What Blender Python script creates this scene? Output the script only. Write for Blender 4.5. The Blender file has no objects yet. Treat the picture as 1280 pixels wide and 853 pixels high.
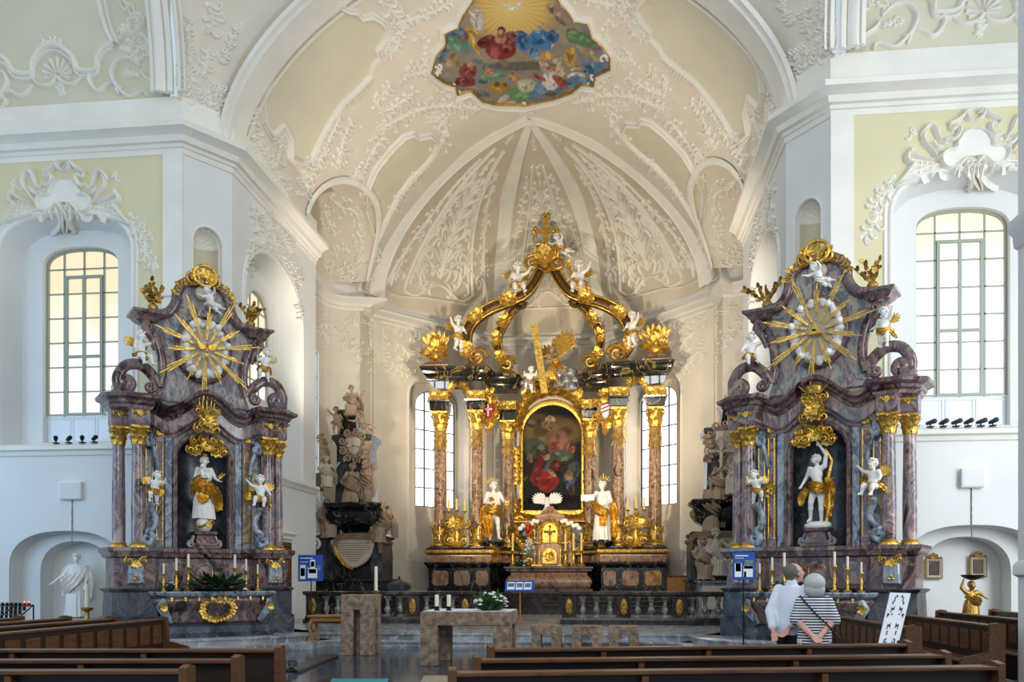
import bpy, bmesh, math, random
import numpy as np
from math import sin, cos, pi, sqrt, radians, atan2, tan, hypot
from mathutils import Vector, Matrix
from mathutils.bvhtree import BVHTree
from mathutils.geometry import tessellate_polygon
V = Vector
C = bpy.context.scene.collection
PI = pi
# ---------------------------------------------------------------- camera model (1280x853)
F, TH, YH, CX, CZ = 1070.0, radians(6.25), 724.0, 2.74, 1.6
_c, _s = cos(TH), sin(TH)
O = V((CX, 0, CZ))
def ray(px, py):
    u = (px - 640) / F
    return V((u * _c - _s, u * _s + _c, (YH - py) / F))
def atY(px, py, Y): d = ray(px, py); return O + d * (Y / d.y)
def atX(px, py, X): d = ray(px, py); return O + d * ((X - CX) / d.x)
def atZ(px, py, Z): d = ray(px, py); return O + d * ((Z - CZ) / d.z)
def onpl(px, py, o, n):
    d = ray(px, py); return O + d * ((o - O).dot(n) / d.dot(n))
# ---------------------------------------------------------------- mesh builder
class MB:
    def __init__(s, M=None): s.v = []; s.f = []; s.M = M
    def add(s, vs, fs, M=None):
        b = len(s.v); T = M if M is not None else s.M
        if T is not None: vs = [T @ V(p) for p in vs]
        s.v.extend([tuple(p) for p in vs]); s.f.extend([tuple(i + b for i in f) for f in fs])
    def box(s, x0, x1, y0, y1, z0, z1, M=None):
        s.add([(x0,y0,z0),(x1,y0,z0),(x1,y1,z0),(x0,y1,z0),(x0,y0,z1),(x1,y0,z1),(x1,y1,z1),(x0,y1,z1)],
              [(3,2,1,0),(4,5,6,7),(0,1,5,4),(1,2,6,5),(2,3,7,6),(3,0,4,7)], M)
    def bbox(s, x0, x1, y0, y1, z0, z1, b=.01, M=None):      # box with bevelled top and sides
        s.slab([(x0,y0),(x1,y0),(x1,y1),(x0,y1)], [(z0,-b),(z0+b,0),(z1-b,0),(z1,-b)], M)
    def slab(s, poly, prof, M=None):                          # stacked offsets of a plan polygon (ccw)
        n = len(poly); vs = []; fs = []
        for z, d in prof:
            q = offset_poly(poly, d) if abs(d) > 1e-6 else poly
            vs += [(p[0], p[1], z) for p in q]
        for k in range(len(prof) - 1):
            for i in range(n):
                j = (i + 1) % n
                fs.append((k*n+i, k*n+j, (k+1)*n+j, (k+1)*n+i))
        fs.append(tuple(range(n-1, -1, -1))); fs.append(tuple((len(prof)-1)*n + i for i in range(n)))
        s.add(vs, fs, M)
    def lathe(s, prof, seg=20, c=(0,0,0), M=None, sx=1, sy=1):
        vs = []; fs = []
        for r, z in prof:
            for k in range(seg):
                a = 2*pi*k/seg; vs.append((c[0]+r*cos(a)*sx, c[1]+r*sin(a)*sy, c[2]+z))
        for i in range(len(prof)-1):
            for k in range(seg):
                j = (k+1) % seg
                fs.append((i*seg+k, i*seg+j, (i+1)*seg+j, (i+1)*seg+k))
        fs.append(tuple(range(seg-1,-1,-1))); fs.append(tuple((len(prof)-1)*seg+k for k in range(seg)))
        s.add(vs, fs, M)
    def tube(s, pts, rad, seg=8, M=None, flat=None, up=None):
        pts = [V(p) for p in pts]; n = len(pts)
        if not hasattr(rad, '__len__'): rad = [rad]*n
        ts = [(pts[min(i+1,n-1)]-pts[max(i-1,0)]).normalized() for i in range(n)]
        u = up and V(up) or V((0,0,1))
        if abs(ts[0].dot(u)) > .95: u = V((1,0,0)) if abs(ts[0].x) < .9 else V((0,1,0))
        a = (u - ts[0]*u.dot(ts[0])).normalized(); vs = []; fs = []
        for i in range(n):
            a = a - ts[i]*a.dot(ts[i])
            a = a.normalized() if a.length > 1e-6 else ts[i].orthogonal().normalized()
            b = ts[i].cross(a)
            for k in range(seg):
                g = 2*pi*k/seg + pi/seg
                fl = flat if flat else 1
                vs.append(pts[i] + a*(cos(g)*rad[i]) + b*(sin(g)*rad[i]*fl))
        for i in range(n-1):
            for k in range(seg):
                j = (k+1) % seg
                fs.append((i*seg+k, i*seg+j, (i+1)*seg+j, (i+1)*seg+k))
        fs.append(tuple(range(seg-1,-1,-1))); fs.append(tuple((n-1)*seg+k for k in range(seg)))
        s.add(vs, fs, M)
    def ell(s, c, r, seg=12, rings=8, M=None, R=None):
        vs = []; fs = []; c = V(c)
        if not hasattr(r, '__len__'): r = (r,r,r)
        for i in range(1, rings):
            t = pi*i/rings
            for k in range(seg):
                a = 2*pi*k/seg; p = V((r[0]*sin(t)*cos(a), r[1]*sin(t)*sin(a), -r[2]*cos(t)))
                vs.append(c + (R @ p if R else p))
        b0 = V((0,0,-r[2])); b1 = V((0,0,r[2]))
        vs.append(c + (R @ b0 if R else b0)); vs.append(c + (R @ b1 if R else b1)); m = len(vs)
        for i in range(rings-2):
            for k in range(seg):
                j = (k+1) % seg; fs.append((i*seg+k, i*seg+j, (i+1)*seg+j, (i+1)*seg+k))
        for k in range(seg):
            j = (k+1) % seg; fs.append((m-2, j, k)); fs.append((m-1, (rings-2)*seg+k, (rings-2)*seg+j))
        s.add(vs, fs, M)
    def cone(s, p0, p1, r0, r1, seg=10, M=None):              # closed tapered capsule
        p0 = V(p0); p1 = V(p1); d = (p1-p0); L = d.length or 1e-6; d /= L
        pts = [p0 - d*r0*.92, p0 - d*r0*.6, p0, p1, p1 + d*r1*.6, p1 + d*r1*.92]
        s.tube(pts, [r0*.35, r0*.8, r0, r1, r1*.8, r1*.35], seg, M)
    def prism(s, poly, y0, y1, M=None, bev=0):                # poly in (x,z) extruded along y (front y0)
        n = len(poly)
        if bev:
            q = offset_poly(poly, -bev)
            rows = [[(p[0], y1, p[1]) for p in poly], [(p[0], y0+bev, p[1]) for p in poly], [(p[0], y0, p[1]) for p in q]]
        else:
            rows = [[(p[0], y1, p[1]) for p in poly], [(p[0], y0, p[1]) for p in poly]]
        vs = sum(rows, []); fs = []
        for k in range(len(rows)-1):
            for i in range(n):
                j = (i+1) % n; fs.append((k*n+i, k*n+j, (k+1)*n+j, (k+1)*n+i))
        tri = tessellate_polygon([[V((p[0], p[1], 0)) for p in (offset_poly(poly,-bev) if bev else poly)]])
        for t in tri:
            fs.append(tuple((len(rows)-1)*n + i for i in t)); fs.append(tuple(reversed(t)))
        s.add(vs, fs, M)
    def sweep(s, path, prof, closed=False, M=None, flip=1):   # prof: (outward, dz) around horizontal path
        n = len(path); m = len(prof); vs = []; fs = []; P = [V(p) for p in path]
        for i in range(n):
            a = P[(i-1) % n] if (closed or i > 0) else None; b = P[(i+1) % n] if (closed or i < n-1) else None
            t0 = (P[i]-a) if a is not None else (b-P[i]); t1 = (b-P[i]) if b is not None else (P[i]-a)
            t0.z = 0; t1.z = 0; t0.normalize(); t1.normalize()
            n0 = V((t0.y, -t0.x, 0)); n1 = V((t1.y, -t1.x, 0)); nn = n0+n1
            nn = nn.normalized() if nn.length > 1e-6 else n0
            k = 1/max(.35, nn.dot(n0))
            for o, dz in prof: vs.append(P[i] + nn*(o*k*flip) + V((0,0,dz)))
        for i in range(n if closed else n-1):
            j = (i+1) % n
            for q in range(m):
                r = (q+1) % m; fs.append((i*m+q, j*m+q, j*m+r, i*m+r))
        if not closed:
            for e in (0, n-1):
                idx = tuple(e*m+q for q in range(m)); fs.append(idx if e == 0 else idx[::-1])
        s.add(vs, fs, M)
    def grid(s, fn, nu, nv, M=None, wrap=False):
        vs = [fn(i/(nu if wrap else nu), j/nv) for j in range(nv+1) for i in range(nu if wrap else nu+1)]
        w = nu if wrap else nu+1; fs = []
        for j in range(nv):
            for i in range(nu):
                i2 = (i+1) % w if wrap else i+1
                fs.append((j*w+i, j*w+i2, (j+1)*w+i2, (j+1)*w+i))
        s.add(vs, fs, M)
    # --- ornament
    def leaf(s, p, d, n, L, W, curl=.6, lobes=3, nseg=7, tip=.08):
        """acanthus leaf: starts at p, runs along d, bows away along n and curls over"""
        p = V(p); d = V(d).normalized(); n = V(n); n = (n - d*n.dot(d))
        n = n.normalized() if n.length > 1e-5 else d.orthogonal().normalized()
        side = d.cross(n); vs = []; fs = []; q = p.copy(); a = 0; st = L/nseg
        for i in range(nseg+1):
            t = i/nseg; dd = d*cos(a) + n*sin(a); nn = n*cos(a) - d*sin(a)
            w = W*.5*(sin(pi*min(1,t*.86+.14))**.8)*(1 + .22*cos(2*pi*lobes*t)) + W*tip*(1-t)
            if i == nseg: w *= .35
            for k, (x, h) in enumerate(((-1,0),(-.5,.16),(0,-.04),(.5,.16),(1,0))):
                vs.append(q + side*(x*w) + nn*(h*W*.6*(1-t*.4)))
            q = q + dd*st; a += curl*2.6*t/nseg*1.6
        for i in range(nseg):
            for k in range(4): fs.append((i*5+k, i*5+k+1, (i+1)*5+k+1, (i+1)*5+k))
        # back side, a little behind
        m = len(vs); back = [v - n*(W*.07) for v in vs]
        vs2 = vs + back; fs += [tuple(x+m for x in reversed(f)) for f in fs]
        for i in range(nseg):
            fs.append((i*5, (i+1)*5, (i+1)*5+m, i*5+m)); fs.append((i*5+4+m, (i+1)*5+4+m, (i+1)*5+4, i*5+4))
        e = nseg*5
        for k in range(4): fs.append((e+k, e+k+1, e+k+1+m, e+k+m)); fs.append((k+m, k+1+m, k+1, k))
        s.add(vs2, fs)
    def stroke(s, pts, nrm, w, h, taper=True):
        """relief stroke lying on a surface: half-round ridge"""
        n = len(pts)
        if n < 2: return
        vs = []; fs = []
        pw = (.0, .62, 1)
        for i in range(n):
            t = (pts[min(i+1,n-1)] - pts[max(i-1,0)])
            if t.length < 1e-7: t = V((1,0,0))
            t.normalize(); N = nrm[i]; b = t.cross(N); u = i/(n-1)
            k = 1.0
            if taper == 1: k = .35 + .65*sin(pi*min(1,max(0,u)))**.6
            elif taper == 2: k = 1 - .8*u
            elif taper == 3: k = .3 + .7*u
            ww = w*k; hh = h*(.4+.6*k)
            for x, z in ((-1,-.25),(-.62,.72),(0,1),(.62,.72),(1,-.25)):
                vs.append(pts[i] + b*(x*ww) + N*(z*hh))
        for i in range(n-1):
            for k in range(4): fs.append((i*5+k, (i+1)*5+k, (i+1)*5+k+1, i*5+k+1))
        fs.append((0,1,2,3,4)); fs.append(tuple((n-1)*5+k for k in (4,3,2,1,0)))
        s.add(vs, fs)
    def build(s, name, mat, parent=None, smooth=40, M=None):
        me = bpy.data.meshes.new(name)
        me.from_pydata(s.v, [], s.f); me.update()
        bm = bmesh.new(); bm.from_mesh(me); bmesh.ops.recalc_face_normals(bm, faces=bm.faces); bm.to_mesh(me); bm.free()
        if smooth:
            me.shade_smooth()
            if smooth < 180: me.set_sharp_from_angle(angle=radians(smooth))
        if mat: me.materials.append(mat)
        o = bpy.data.objects.new(name, me); C.objects.link(o)
        if parent: o.parent = parent
        if M is not None: o.matrix_local = M
        return o
def offset_poly(poly, d):
    n = len(poly); out = []
    ar = sum(poly[i][0]*poly[(i+1)%n][1] - poly[(i+1)%n][0]*poly[i][1] for i in range(n))
    sg = 1 if ar > 0 else -1
    for i in range(n):
        a = V(poly[i-1][:2]); b = V(poly[i][:2]); c = V(poly[(i+1)%n][:2])
        t0 = (b-a); t1 = (c-b)
        t0 = t0.normalized() if t0.length > 1e-9 else t1.normalized()
        t1 = t1.normalized() if t1.length > 1e-9 else t0
        n0 = V((t0.y,-t0.x))*sg; n1 = V((t1.y,-t1.x))*sg; nn = n0+n1
        nn = nn.normalized() if nn.length > 1e-6 else n0
        k = min(2.2, 1/max(.3, nn.dot(n0)))
        out.append((b.x+nn.x*d*k, b.y+nn.y*d*k))
    return out
def cr(pts, n=8, closed=False):                                # Catmull-Rom
    P = [V(p) for p in pts]; m = len(P); out = []
    for i in range(m if closed else m-1):
        p1 = P[i]; p2 = P[(i+1)%m]
        p0 = P[i-1] if (closed or i > 0) else p1*2-p2
        p3 = P[(i+2)%m] if (closed or i < m-2) else p2*2-p1
        for k in range(n):
            t = k/n
            out.append(.5*((2*p1)+(p2-p0)*t+(2*p0-5*p1+4*p2-p3)*t*t+(3*p1-p0-3*p2+p3)*t**3))
    if not closed: out.append(P[-1])
    return out
def tag(o, label=None, cat=None, group=None, kind=None):
    if label: o['label'] = label
    if cat: o['category'] = cat
    if group: o['group'] = group
    if kind: o['kind'] = kind
    return o
def thing(name, label, cat, loc=(0,0,0), rz=0, group=None, sc=1):
    o = bpy.data.objects.new(name, None); C.objects.link(o); o.empty_display_size = .1
    o.location = loc; o.rotation_euler = (0,0,rz); o.scale = (sc,sc,sc)
    return tag(o, label, cat, group)
def dup(root, label=None, loc=None, rz=None, sc=None):
    def cp(o, par):
        c = o.copy(); C.objects.link(c)
        if par: c.parent = par
        for ch in o.children: cp(ch, c)
        return c
    r = cp(root, None)
    if label: r['label'] = label
    if loc is not None: r.location = loc
    if rz is not None: r.rotation_euler = (0,0,rz)
    if sc is not None: r.scale = (sc,sc,sc) if not hasattr(sc,'__len__') else sc
    return r
def Mx(loc=(0,0,0), rz=0, rx=0, ry=0, sc=1):
    S = Matrix.Scale(sc,4) if not hasattr(sc,'__len__') else Matrix.Diagonal((sc[0],sc[1],sc[2],1))
    return Matrix.Translation(loc) @ Matrix.Rotation(rz,4,'Z') @ Matrix.Rotation(rx,4,'X') @ Matrix.Rotation(ry,4,'Y') @ S
def struct(mb, name, mat, smooth=40, parent=None):
    o = mb.build(name, mat, parent, smooth); o['kind'] = 'structure'; return o
def spiral(c, r0, a0, turns, n=18, r1=.12, sg=1):
    out = []
    for i in range(n+1):
        t = i/n; r = r0*(1-t) + r0*r1*t; a = a0 + sg*2*pi*turns*t
        out.append((c[0]+r*cos(a), c[1]+r*sin(a)))
    return out
# ---------------------------------------------------------------- materials
def newmat(name):
    m = bpy.data.materials.new(name); m.use_nodes = True; nt = m.node_tree
    b = nt.nodes['Principled BSDF']; return m, nt, b
def lnk(nt, a, b): nt.links.new(a, b)
def rgb(h, k=1.0):
    if isinstance(h, str):
        c = [int(h[i:i+2],16)/255 for i in (0,2,4)]
        return tuple([((x/12.92) if x <= .04045 else ((x+.055)/1.055)**2.4)*k for x in c]) + (1,)
    return tuple(h)+(1,)
def plain(name, col, rough=.6, metal=0, noise=.12, nscale=4, bump=0, bscale=30, spec=.5):
    m, nt, b = newmat(name); N = nt.nodes
    b.inputs['Roughness'].default_value = rough; b.inputs['Metallic'].default_value = metal
    b.inputs['Specular IOR Level'].default_value = spec
    g = N.new('ShaderNodeNewGeometry'); c = rgb(col)
    if noise:
        t = N.new('ShaderNodeTexNoise'); t.inputs['Scale'].default_value = nscale; t.inputs['Detail'].default_value = 5
        lnk(nt, g.outputs['Position'], t.inputs['Vector'])
        r = N.new('ShaderNodeValToRGB'); e = r.color_ramp.elements
        e[0].position = .3; e[1].position = .72
        e[0].color = tuple(x*(1-noise) for x in c[:3])+(1,); e[1].color = tuple(min(1,x*(1+noise)) for x in c[:3])+(1,)
        lnk(nt, t.outputs['Fac'], r.inputs['Fac']); lnk(nt, r.outputs['Color'], b.inputs['Base Color'])
    else: b.inputs['Base Color'].default_value = c
    if bump:
        t2 = N.new('ShaderNodeTexNoise'); t2.inputs['Scale'].default_value = bscale; t2.inputs['Detail'].default_value = 4
        lnk(nt, g.outputs['Position'], t2.inputs['Vector'])
        bp = N.new('ShaderNodeBump'); bp.inputs['Strength'].default_value = bump; bp.inputs['Distance'].default_value = .03
        lnk(nt, t2.outputs['Fac'], bp.inputs['Height']); lnk(nt, bp.outputs['Normal'], b.inputs['Normal'])
    return m
def marble(name, cols, vein, rough=.18, scale=1.6, vscale=1.3, vw=.035, dist=2.2, vamt=.85, stretch=(1,1,.6)):
    m, nt, b = newmat(name); N = nt.nodes
    g = N.new('ShaderNodeNewGeometry'); mp = N.new('ShaderNodeMapping'); mp.inputs['Scale'].default_value = stretch
    mp.inputs['Rotation'].default_value = (.5,.4,.3)
    lnk(nt, g.outputs['Position'], mp.inputs['Vector'])
    t = N.new('ShaderNodeTexNoise'); t.inputs['Scale'].default_value = scale; t.inputs['Detail'].default_value = 9
    t.inputs['Roughness'].default_value = .62; t.inputs['Distortion'].default_value = dist
    lnk(nt, mp.outputs['Vector'], t.inputs['Vector'])
    r = N.new('ShaderNodeValToRGB'); e = r.color_ramp.elements; n = len(cols)
    for i, c in enumerate(cols):
        p = .36 + .28*i/max(1,n-1)
        if i == 0: el = e[0]; el.position = p
        elif i == n-1: el = e[len(e)-1]; el.position = p
        else: el = e.new(p)
        el.color = rgb(c)
    lnk(nt, t.outputs['Fac'], r.inputs['Fac'])
    t2 = N.new('ShaderNodeTexNoise'); t2.inputs['Scale'].default_value = vscale; t2.inputs['Detail'].default_value = 7
    t2.inputs['Distortion'].default_value = dist*1.3; lnk(nt, mp.outputs['Vector'], t2.inputs['Vector'])
    a = N.new('ShaderNodeMath'); a.operation = 'SUBTRACT'; a.inputs[1].default_value = .5; lnk(nt, t2.outputs['Fac'], a.inputs[0])
    ab = N.new('ShaderNodeMath'); ab.operation = 'ABSOLUTE'; lnk(nt, a.outputs[0], ab.inputs[0])
    vr = N.new('ShaderNodeValToRGB'); ve = vr.color_ramp.elements
    ve[0].position = 0; ve[0].color = (vamt,)*3+(1,); ve[1].position = vw; ve[1].color = (0,0,0,1)
    lnk(nt, ab.outputs[0], vr.inputs['Fac'])
    mx = N.new('ShaderNodeMix'); mx.data_type = 'RGBA'
    lnk(nt, vr.outputs['Color'], mx.inputs['Factor']); lnk(nt, r.outputs['Color'], mx.inputs['A']); mx.inputs['B'].default_value = rgb(vein)
    lnk(nt, mx.outputs['Result'], b.inputs['Base Color']); b.inputs['Roughness'].default_value = rough
    return m
def wood(name, c1, c2, rough=.4):
    m, nt, b = newmat(name); N = nt.nodes
    g = N.new('ShaderNodeTexCoord'); mp = N.new('ShaderNodeMapping'); mp.inputs['Scale'].default_value = (2,14,14)
    lnk(nt, g.outputs['Object'], mp.inputs['Vector'])
    t = N.new('ShaderNodeTexNoise'); t.inputs['Scale'].default_value = 2.2; t.inputs['Detail'].default_value = 6; t.inputs['Distortion'].default_value = .8
    lnk(nt, mp.outputs['Vector'], t.inputs['Vector'])
    r = N.new('ShaderNodeValToRGB'); e = r.color_ramp.elements; e[0].position = .3; e[1].position = .7
    e[0].color = rgb(c1); e[1].color = rgb(c2); lnk(nt, t.outputs['Fac'], r.inputs['Fac']); lnk(nt, r.outputs['Color'], b.inputs['Base Color'])
    b.inputs['Roughness'].default_value = rough; return m
def emit(name, col, st):
    m, nt, b = newmat(name); b.inputs['Base Color'].default_value = (0,0,0,1) ; b.inputs['Roughness'].default_value = .3
    b.inputs['Emission Color'].default_value = rgb(col); b.inputs['Emission Strength'].default_value = st; return m
M = {}
M['stucco'] = plain('white_stucco', 'ebe6da', .75, noise=.05, nscale=1.2, spec=.25)
M['vault'] = plain('warm_white_plaster', 'dfd5c3', .8, noise=.06, nscale=.8, spec=.2)  # ground tint, darkened to stand in for shade around the stucco relief
M['dome'] = plain('beige_dome_plaster', 'd3c7b2', .8, noise=.07, nscale=.8, spec=.2)  # beige ground, toned darker in place of shade between the relief
M['field'] = plain('cream_green_plaster', 'd6cfb6', .8, noise=.05, nscale=.7, spec=.2)
M['wallyel'] = plain('pale_yellow_plaster', 'dbd1aa', .8, noise=.04, nscale=.6, spec=.2)
M['wall'] = plain('white_plaster', 'e2e1dc', .8, noise=.04, nscale=.6, spec=.2)
M['apse'] = plain('cream_apse_plaster', 'e2d8c6', .8, noise=.1, nscale=.5, spec=.2)
M['niche'] = plain('beige_niche_plaster', 'd0c5ac', .85, noise=.04, spec=.2)
M['stone'] = plain('rough_grey_brown_travertine', '8c7662', .9, noise=.5, nscale=9, bump=1.0, bscale=13)
M['stonetop'] = plain('smooth_travertine', '978a7b', .6, noise=.2, nscale=9)
M['gold'] = plain('gilding', 'dfb050', .3, .8, noise=.42, nscale=9, bump=.55, bscale=16)
M['goldd'] = plain('aged_gilding', 'b08a40', .38, .8, noise=.4, nscale=9, bump=.5, bscale=18)
M['bronze'] = plain('brown_gilt_wood', '6a4d28', .4, .6, noise=.5, nscale=6, bump=.3, bscale=10)
M['silver'] = plain('silvered_wood', 'b9b9b5', .35, .85, noise=.2)
M['whitefig'] = plain('polished_white_stucco', 'eeeae2', .35, noise=.04)
M['alab'] = plain('tinted_alabaster', 'a18b73', .5, noise=.15, nscale=3)
M['alabw'] = plain('pale_marble_sculpture', 'c6bba9', .5, noise=.1, nscale=3)
M['redm'] = marble('violet_red_marble', ['2f2830','6c4f50','a98f86','5f6675','8d6a66','b5a59c'], 'b3a79c', .16, 1.5, 1.3, .022, 1.6, .45)
M['redm2'] = marble('red_brown_marble', ['241a1e','543a3c','8f7065','4f4e5a','6e4e4a','a08a7c'], 'a59488', .16, 1.6, 1.3, .022, 1.6, .45)
M['greym'] = marble('blue_grey_marble', ['2f3742','6e7b88','a3abb3','566370','8b8588'], 'c8ccd0', .16, 1.5, 1.2, .022, 1.6, .5)
M['mixm'] = marble('grey_pink_marble', ['454a57','8d7a74','b3a79c','66707f','8a6c66','aaa09a'], 'cfc3b6', .2, 1.4, 1.2, .022, 1.6, .45)
M['darkm'] = marble('dark_grey_marble', ['12151a','2c3039','4b4f58','3a3036'], '7b8088', .32, 1.5, 1.1, .014, 1.4, .5)
M['blackm'] = marble('black_marble', ['0b0b0d','17171b','24242a'], '9a9686', .26, .9, .8, .012, vamt=.8)
M['blackgold'] = marble('black_marble_with_gold_veins', ['15140f','24231d','35332a'], 'b3974c', .13, .7, .55, .016)
M['breccia'] = marble('tan_breccia_marble', ['3a261e','7d573b','b99470','5c4034','a37a58','cbb090'], 'd5bd9a', .13, 2.2, 1.6, .025, 1.6, .6)
M['pink'] = marble('rose_tan_marble', ['7d5a45','a87e62','c5a284','94694f'], 'd8c0a6', .2, 2.2, 1.5, .02, 1.6, .5)
M['orange'] = marble('ochre_marble', ['8a5c28','b5803c','c99a58'], 'd8b98a', .2, 2.2, 1.5)
M['greybal'] = marble('grey_green_marble', ['54554c','77786d','94948a'], 'b5b4a8', .25, 2.5, 1.5)
M['raild'] = marble('brown_black_marble', ['1d1816','332a28','4a3d39'], '84766c', .15, 1.4, 1.2, .015, 1.2, .5)
M['slate'] = plain('dark_slate', '2b2d31', .3, noise=.2)
M['step'] = marble('grey_marble_steps', ['6f7378','8e9296','a5a8aa'], 'bfc2c4', .2, .6, .7)
M['wood'] = wood('dark_oak', '170c06', '2c190d', .5)
M['woodl'] = wood('mid_oak', '452812', '6b4524', .4)
M['woodh'] = wood('honey_oak', '8a5a28', 'b07a3c', .4)
M['glow'] = emit('bright_frosted_glass', 'fffaf0', 1.0)
M['frame'] = plain('grey_green_painted_wood', '9ba394', .5, noise=0)
M['lead'] = plain('dark_iron_bar', '343a42', .5, noise=0)
M['candle'] = plain('ivory_wax', 'efe6cf', .5, noise=0)
M['candley'] = plain('yellow_wax', 'e3c77a', .5, noise=0)
M['green'] = plain('leaf_green', '2f5a23', .5, noise=.4, nscale=14)
M['greend'] = plain('dark_leaf_green', '1f3a1c', .5, noise=.4, nscale=14)
M['white'] = plain('white_petals', 'eeeade', .6, noise=0)
M['redfl'] = plain('red_petals', 'a03038', .6, noise=.2, nscale=30)
M['blue'] = plain('royal_blue_board', '1b4aa8', .45, noise=.05)
M['paper'] = plain('white_paper', 'e8ecf0', .6, noise=.05)
M['ink'] = plain('dark_blue_ink', '1c2a4a', .6, noise=0)
M['photo'] = plain('grey_photo_print', '6f7f88', .5, noise=.5, nscale=18)
M['black'] = plain('black_fabric', '101114', .8, noise=.1)
M['iron'] = plain('black_iron', '1c1c1e', .45, .6, noise=.1)
M['skin'] = plain('skin', 'd3a08a', .5, noise=.05)
M['teal'] = plain('blue_carpet', '2b5a8c', .9, noise=.1)
M['redglass'] = plain('red_glass', 'b01218', .15, noise=0)
M['whitepaint'] = plain('white_enamel', 'e2e6e8', .4, noise=0)
# ---------------------------------------------------------------- room shell
SV, SF = [], []
def shell(mb, name, mat, smooth=40):
    b = len(SV); SV.extend([V(p) for p in mb.v]); SF.extend([tuple(i+b for i in f) for f in mb.f])
    return struct(mb, name, mat, smooth)
def arch(cx, hw, z0, zs, rise, p=2.0, n=16):
    out = [(cx-hw, z0), (cx+hw, z0)]
    for i in range(n+1):
        t = pi*i/n; c = cos(t); s = sin(t)
        out.append((cx + hw*abs(c)**(2/p)*(1 if c >= 0 else -1), zs + rise*s**(2/p)))
    return out
def tess(mb, loops, mp, flip=False):
    tri = tessellate_polygon([[V((p[0],p[1],0)) for p in l] for l in loops])
    flat = [mp(p) for l in loops for p in l]
    mb.add(flat, [tuple(t) for t in tri])
class Face:
    """vertical wall plane: o origin, u horizontal direction, n towards the room"""
    def __init__(s, o, u, n): s.o = V(o); s.u = V(u).normalized(); s.n = V(n).normalized()
    def p(s, q, d=0): return s.o + s.u*q[0] + V((0,0,q[1])) + s.n*d
    def wall(s, mb, outer, holes):
        tess(mb, [outer]+[h['c'] for h in holes], lambda q: s.p(q))
        for h in holes:
            c = h['c']; i = h.get('inner', c); d = -h['d']; n = len(c)
            vs = [s.p(q) for q in c] + [s.p(q, d) for q in i]
            mb.add(vs, [(k, (k+1)%n, (k+1)%n+n, k+n) for k in range(n)])
            if 'hole' in h:
                tess(mb, [i, h['hole']], lambda q: s.p(q, d)); hh = h['hole']; d2 = d-h['hd']; m = len(hh)
                vs = [s.p(q, d) for q in hh] + [s.p(q, d2) for q in hh]
                mb.add(vs, [(k, (k+1)%m, (k+1)%m+m, k+m) for k in range(m)])
                if h.get('back'): tess(mb, [hh], lambda q: s.p(q, d2))
            elif h.get('back'): tess(mb, [i], lambda q: s.p(q, d))
    def trimline(s, mb, pts, w, h, closed=False):
        P = [s.p(q) for q in pts]
        if closed: P.append(P[0])
        mb.stroke(P, [s.n]*len(P), w, h, taper=0)
WN = [0]
def window(face, cont, d, cols, zrows, mf, fw=.07, mw=.022, casement=None, glass=None, bar=True):
    """glazed window filling a contour at depth d behind the wall face"""
    WN[0] += 1; nm = 'window_%d' % WN[0]
    root = bpy.data.objects.new(nm, None); C.objects.link(root); root['kind'] = 'structure'
    xs = [p[0] for p in cont]; x0, x1 = min(xs), max(xs)
    def top(x):
        best = 0
        for k in range(len(cont)):
            a = cont[k]; b = cont[(k+1)%len(cont)]
            if (a[0]-x)*(b[0]-x) <= 0 and abs(a[0]-b[0]) > 1e-9:
                best = max(best, a[1]+(b[1]-a[1])*(x-a[0])/(b[0]-a[0]))
        return best
    def ext(z):
        r = []
        for k in range(len(cont)):
            a = cont[k]; b = cont[(k+1)%len(cont)]
            if (a[1]-z)*(b[1]-z) <= 0 and abs(a[1]-b[1]) > 1e-9: r.append(a[0]+(b[0]-a[0])*(z-a[1])/(b[1]-a[1]))
        return (min(r), max(r)) if r else (x0, x1)
    z0 = min(p[1] for p in cont)
    g = MB(); tess(g, [cont], lambda q: face.p(q, -d-.03)); g.build('pane', glass or M['glow'], root, 0)
    f = MB(); inn = offset_poly(cont, -fw); n = len(cont)
    vs = [face.p(q,-d+.05) for q in cont]+[face.p(q,-d+.05) for q in inn]+[face.p(q,-d-.02) for q in inn]
    f.add(vs, [(k,(k+1)%n,(k+1)%n+n,k+n) for k in range(n)]+[(k+n,(k+1)%n+n,(k+1)%n+2*n,k+2*n) for k in range(n)])
    f.build('window_frame', mf, root, 30)
    m = MB()
    def bar_(a, b, w, dep=.05):
        A, B = V(a), V(b); t = (B-A).normalized(); s_ = V((-t.y, t.x))*w
        q = [A+s_, A-s_, B-s_, B+s_]
        m.add([face.p(p,-d+dep-.02) for p in q]+[face.p(p,-d-.02) for p in q], [(0,1,2,3),(0,1,5,4),(1,2,6,5),(2,3,7,6),(3,0,4,7)])
    for x in cols: bar_((x, z0), (x, top(x)), mw)
    for z in zrows:
        a, b = ext(z); bar_((a, z), (b, z), mw*.8)
    m.build('muntin', mf, root, 0)
    if casement:
        cm = MB(); ca, cb, cz0, cz1 = casement; r = MB()
        m = cm
        for x in (ca, cb): bar_((x, cz0), (x, cz1), .036, .08)
        bar_(((ca+cb)/2, cz0), ((ca+cb)/2, cz1), .036, .08)
        zz = (cz0+(cz1-cz0)*.42, cz0, cz1)
        for z in zz: bar_((ca-.04, z), (cb+.04, z), .034, .085)
        cm.build('casement', mf, root, 0)
    return root
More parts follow.
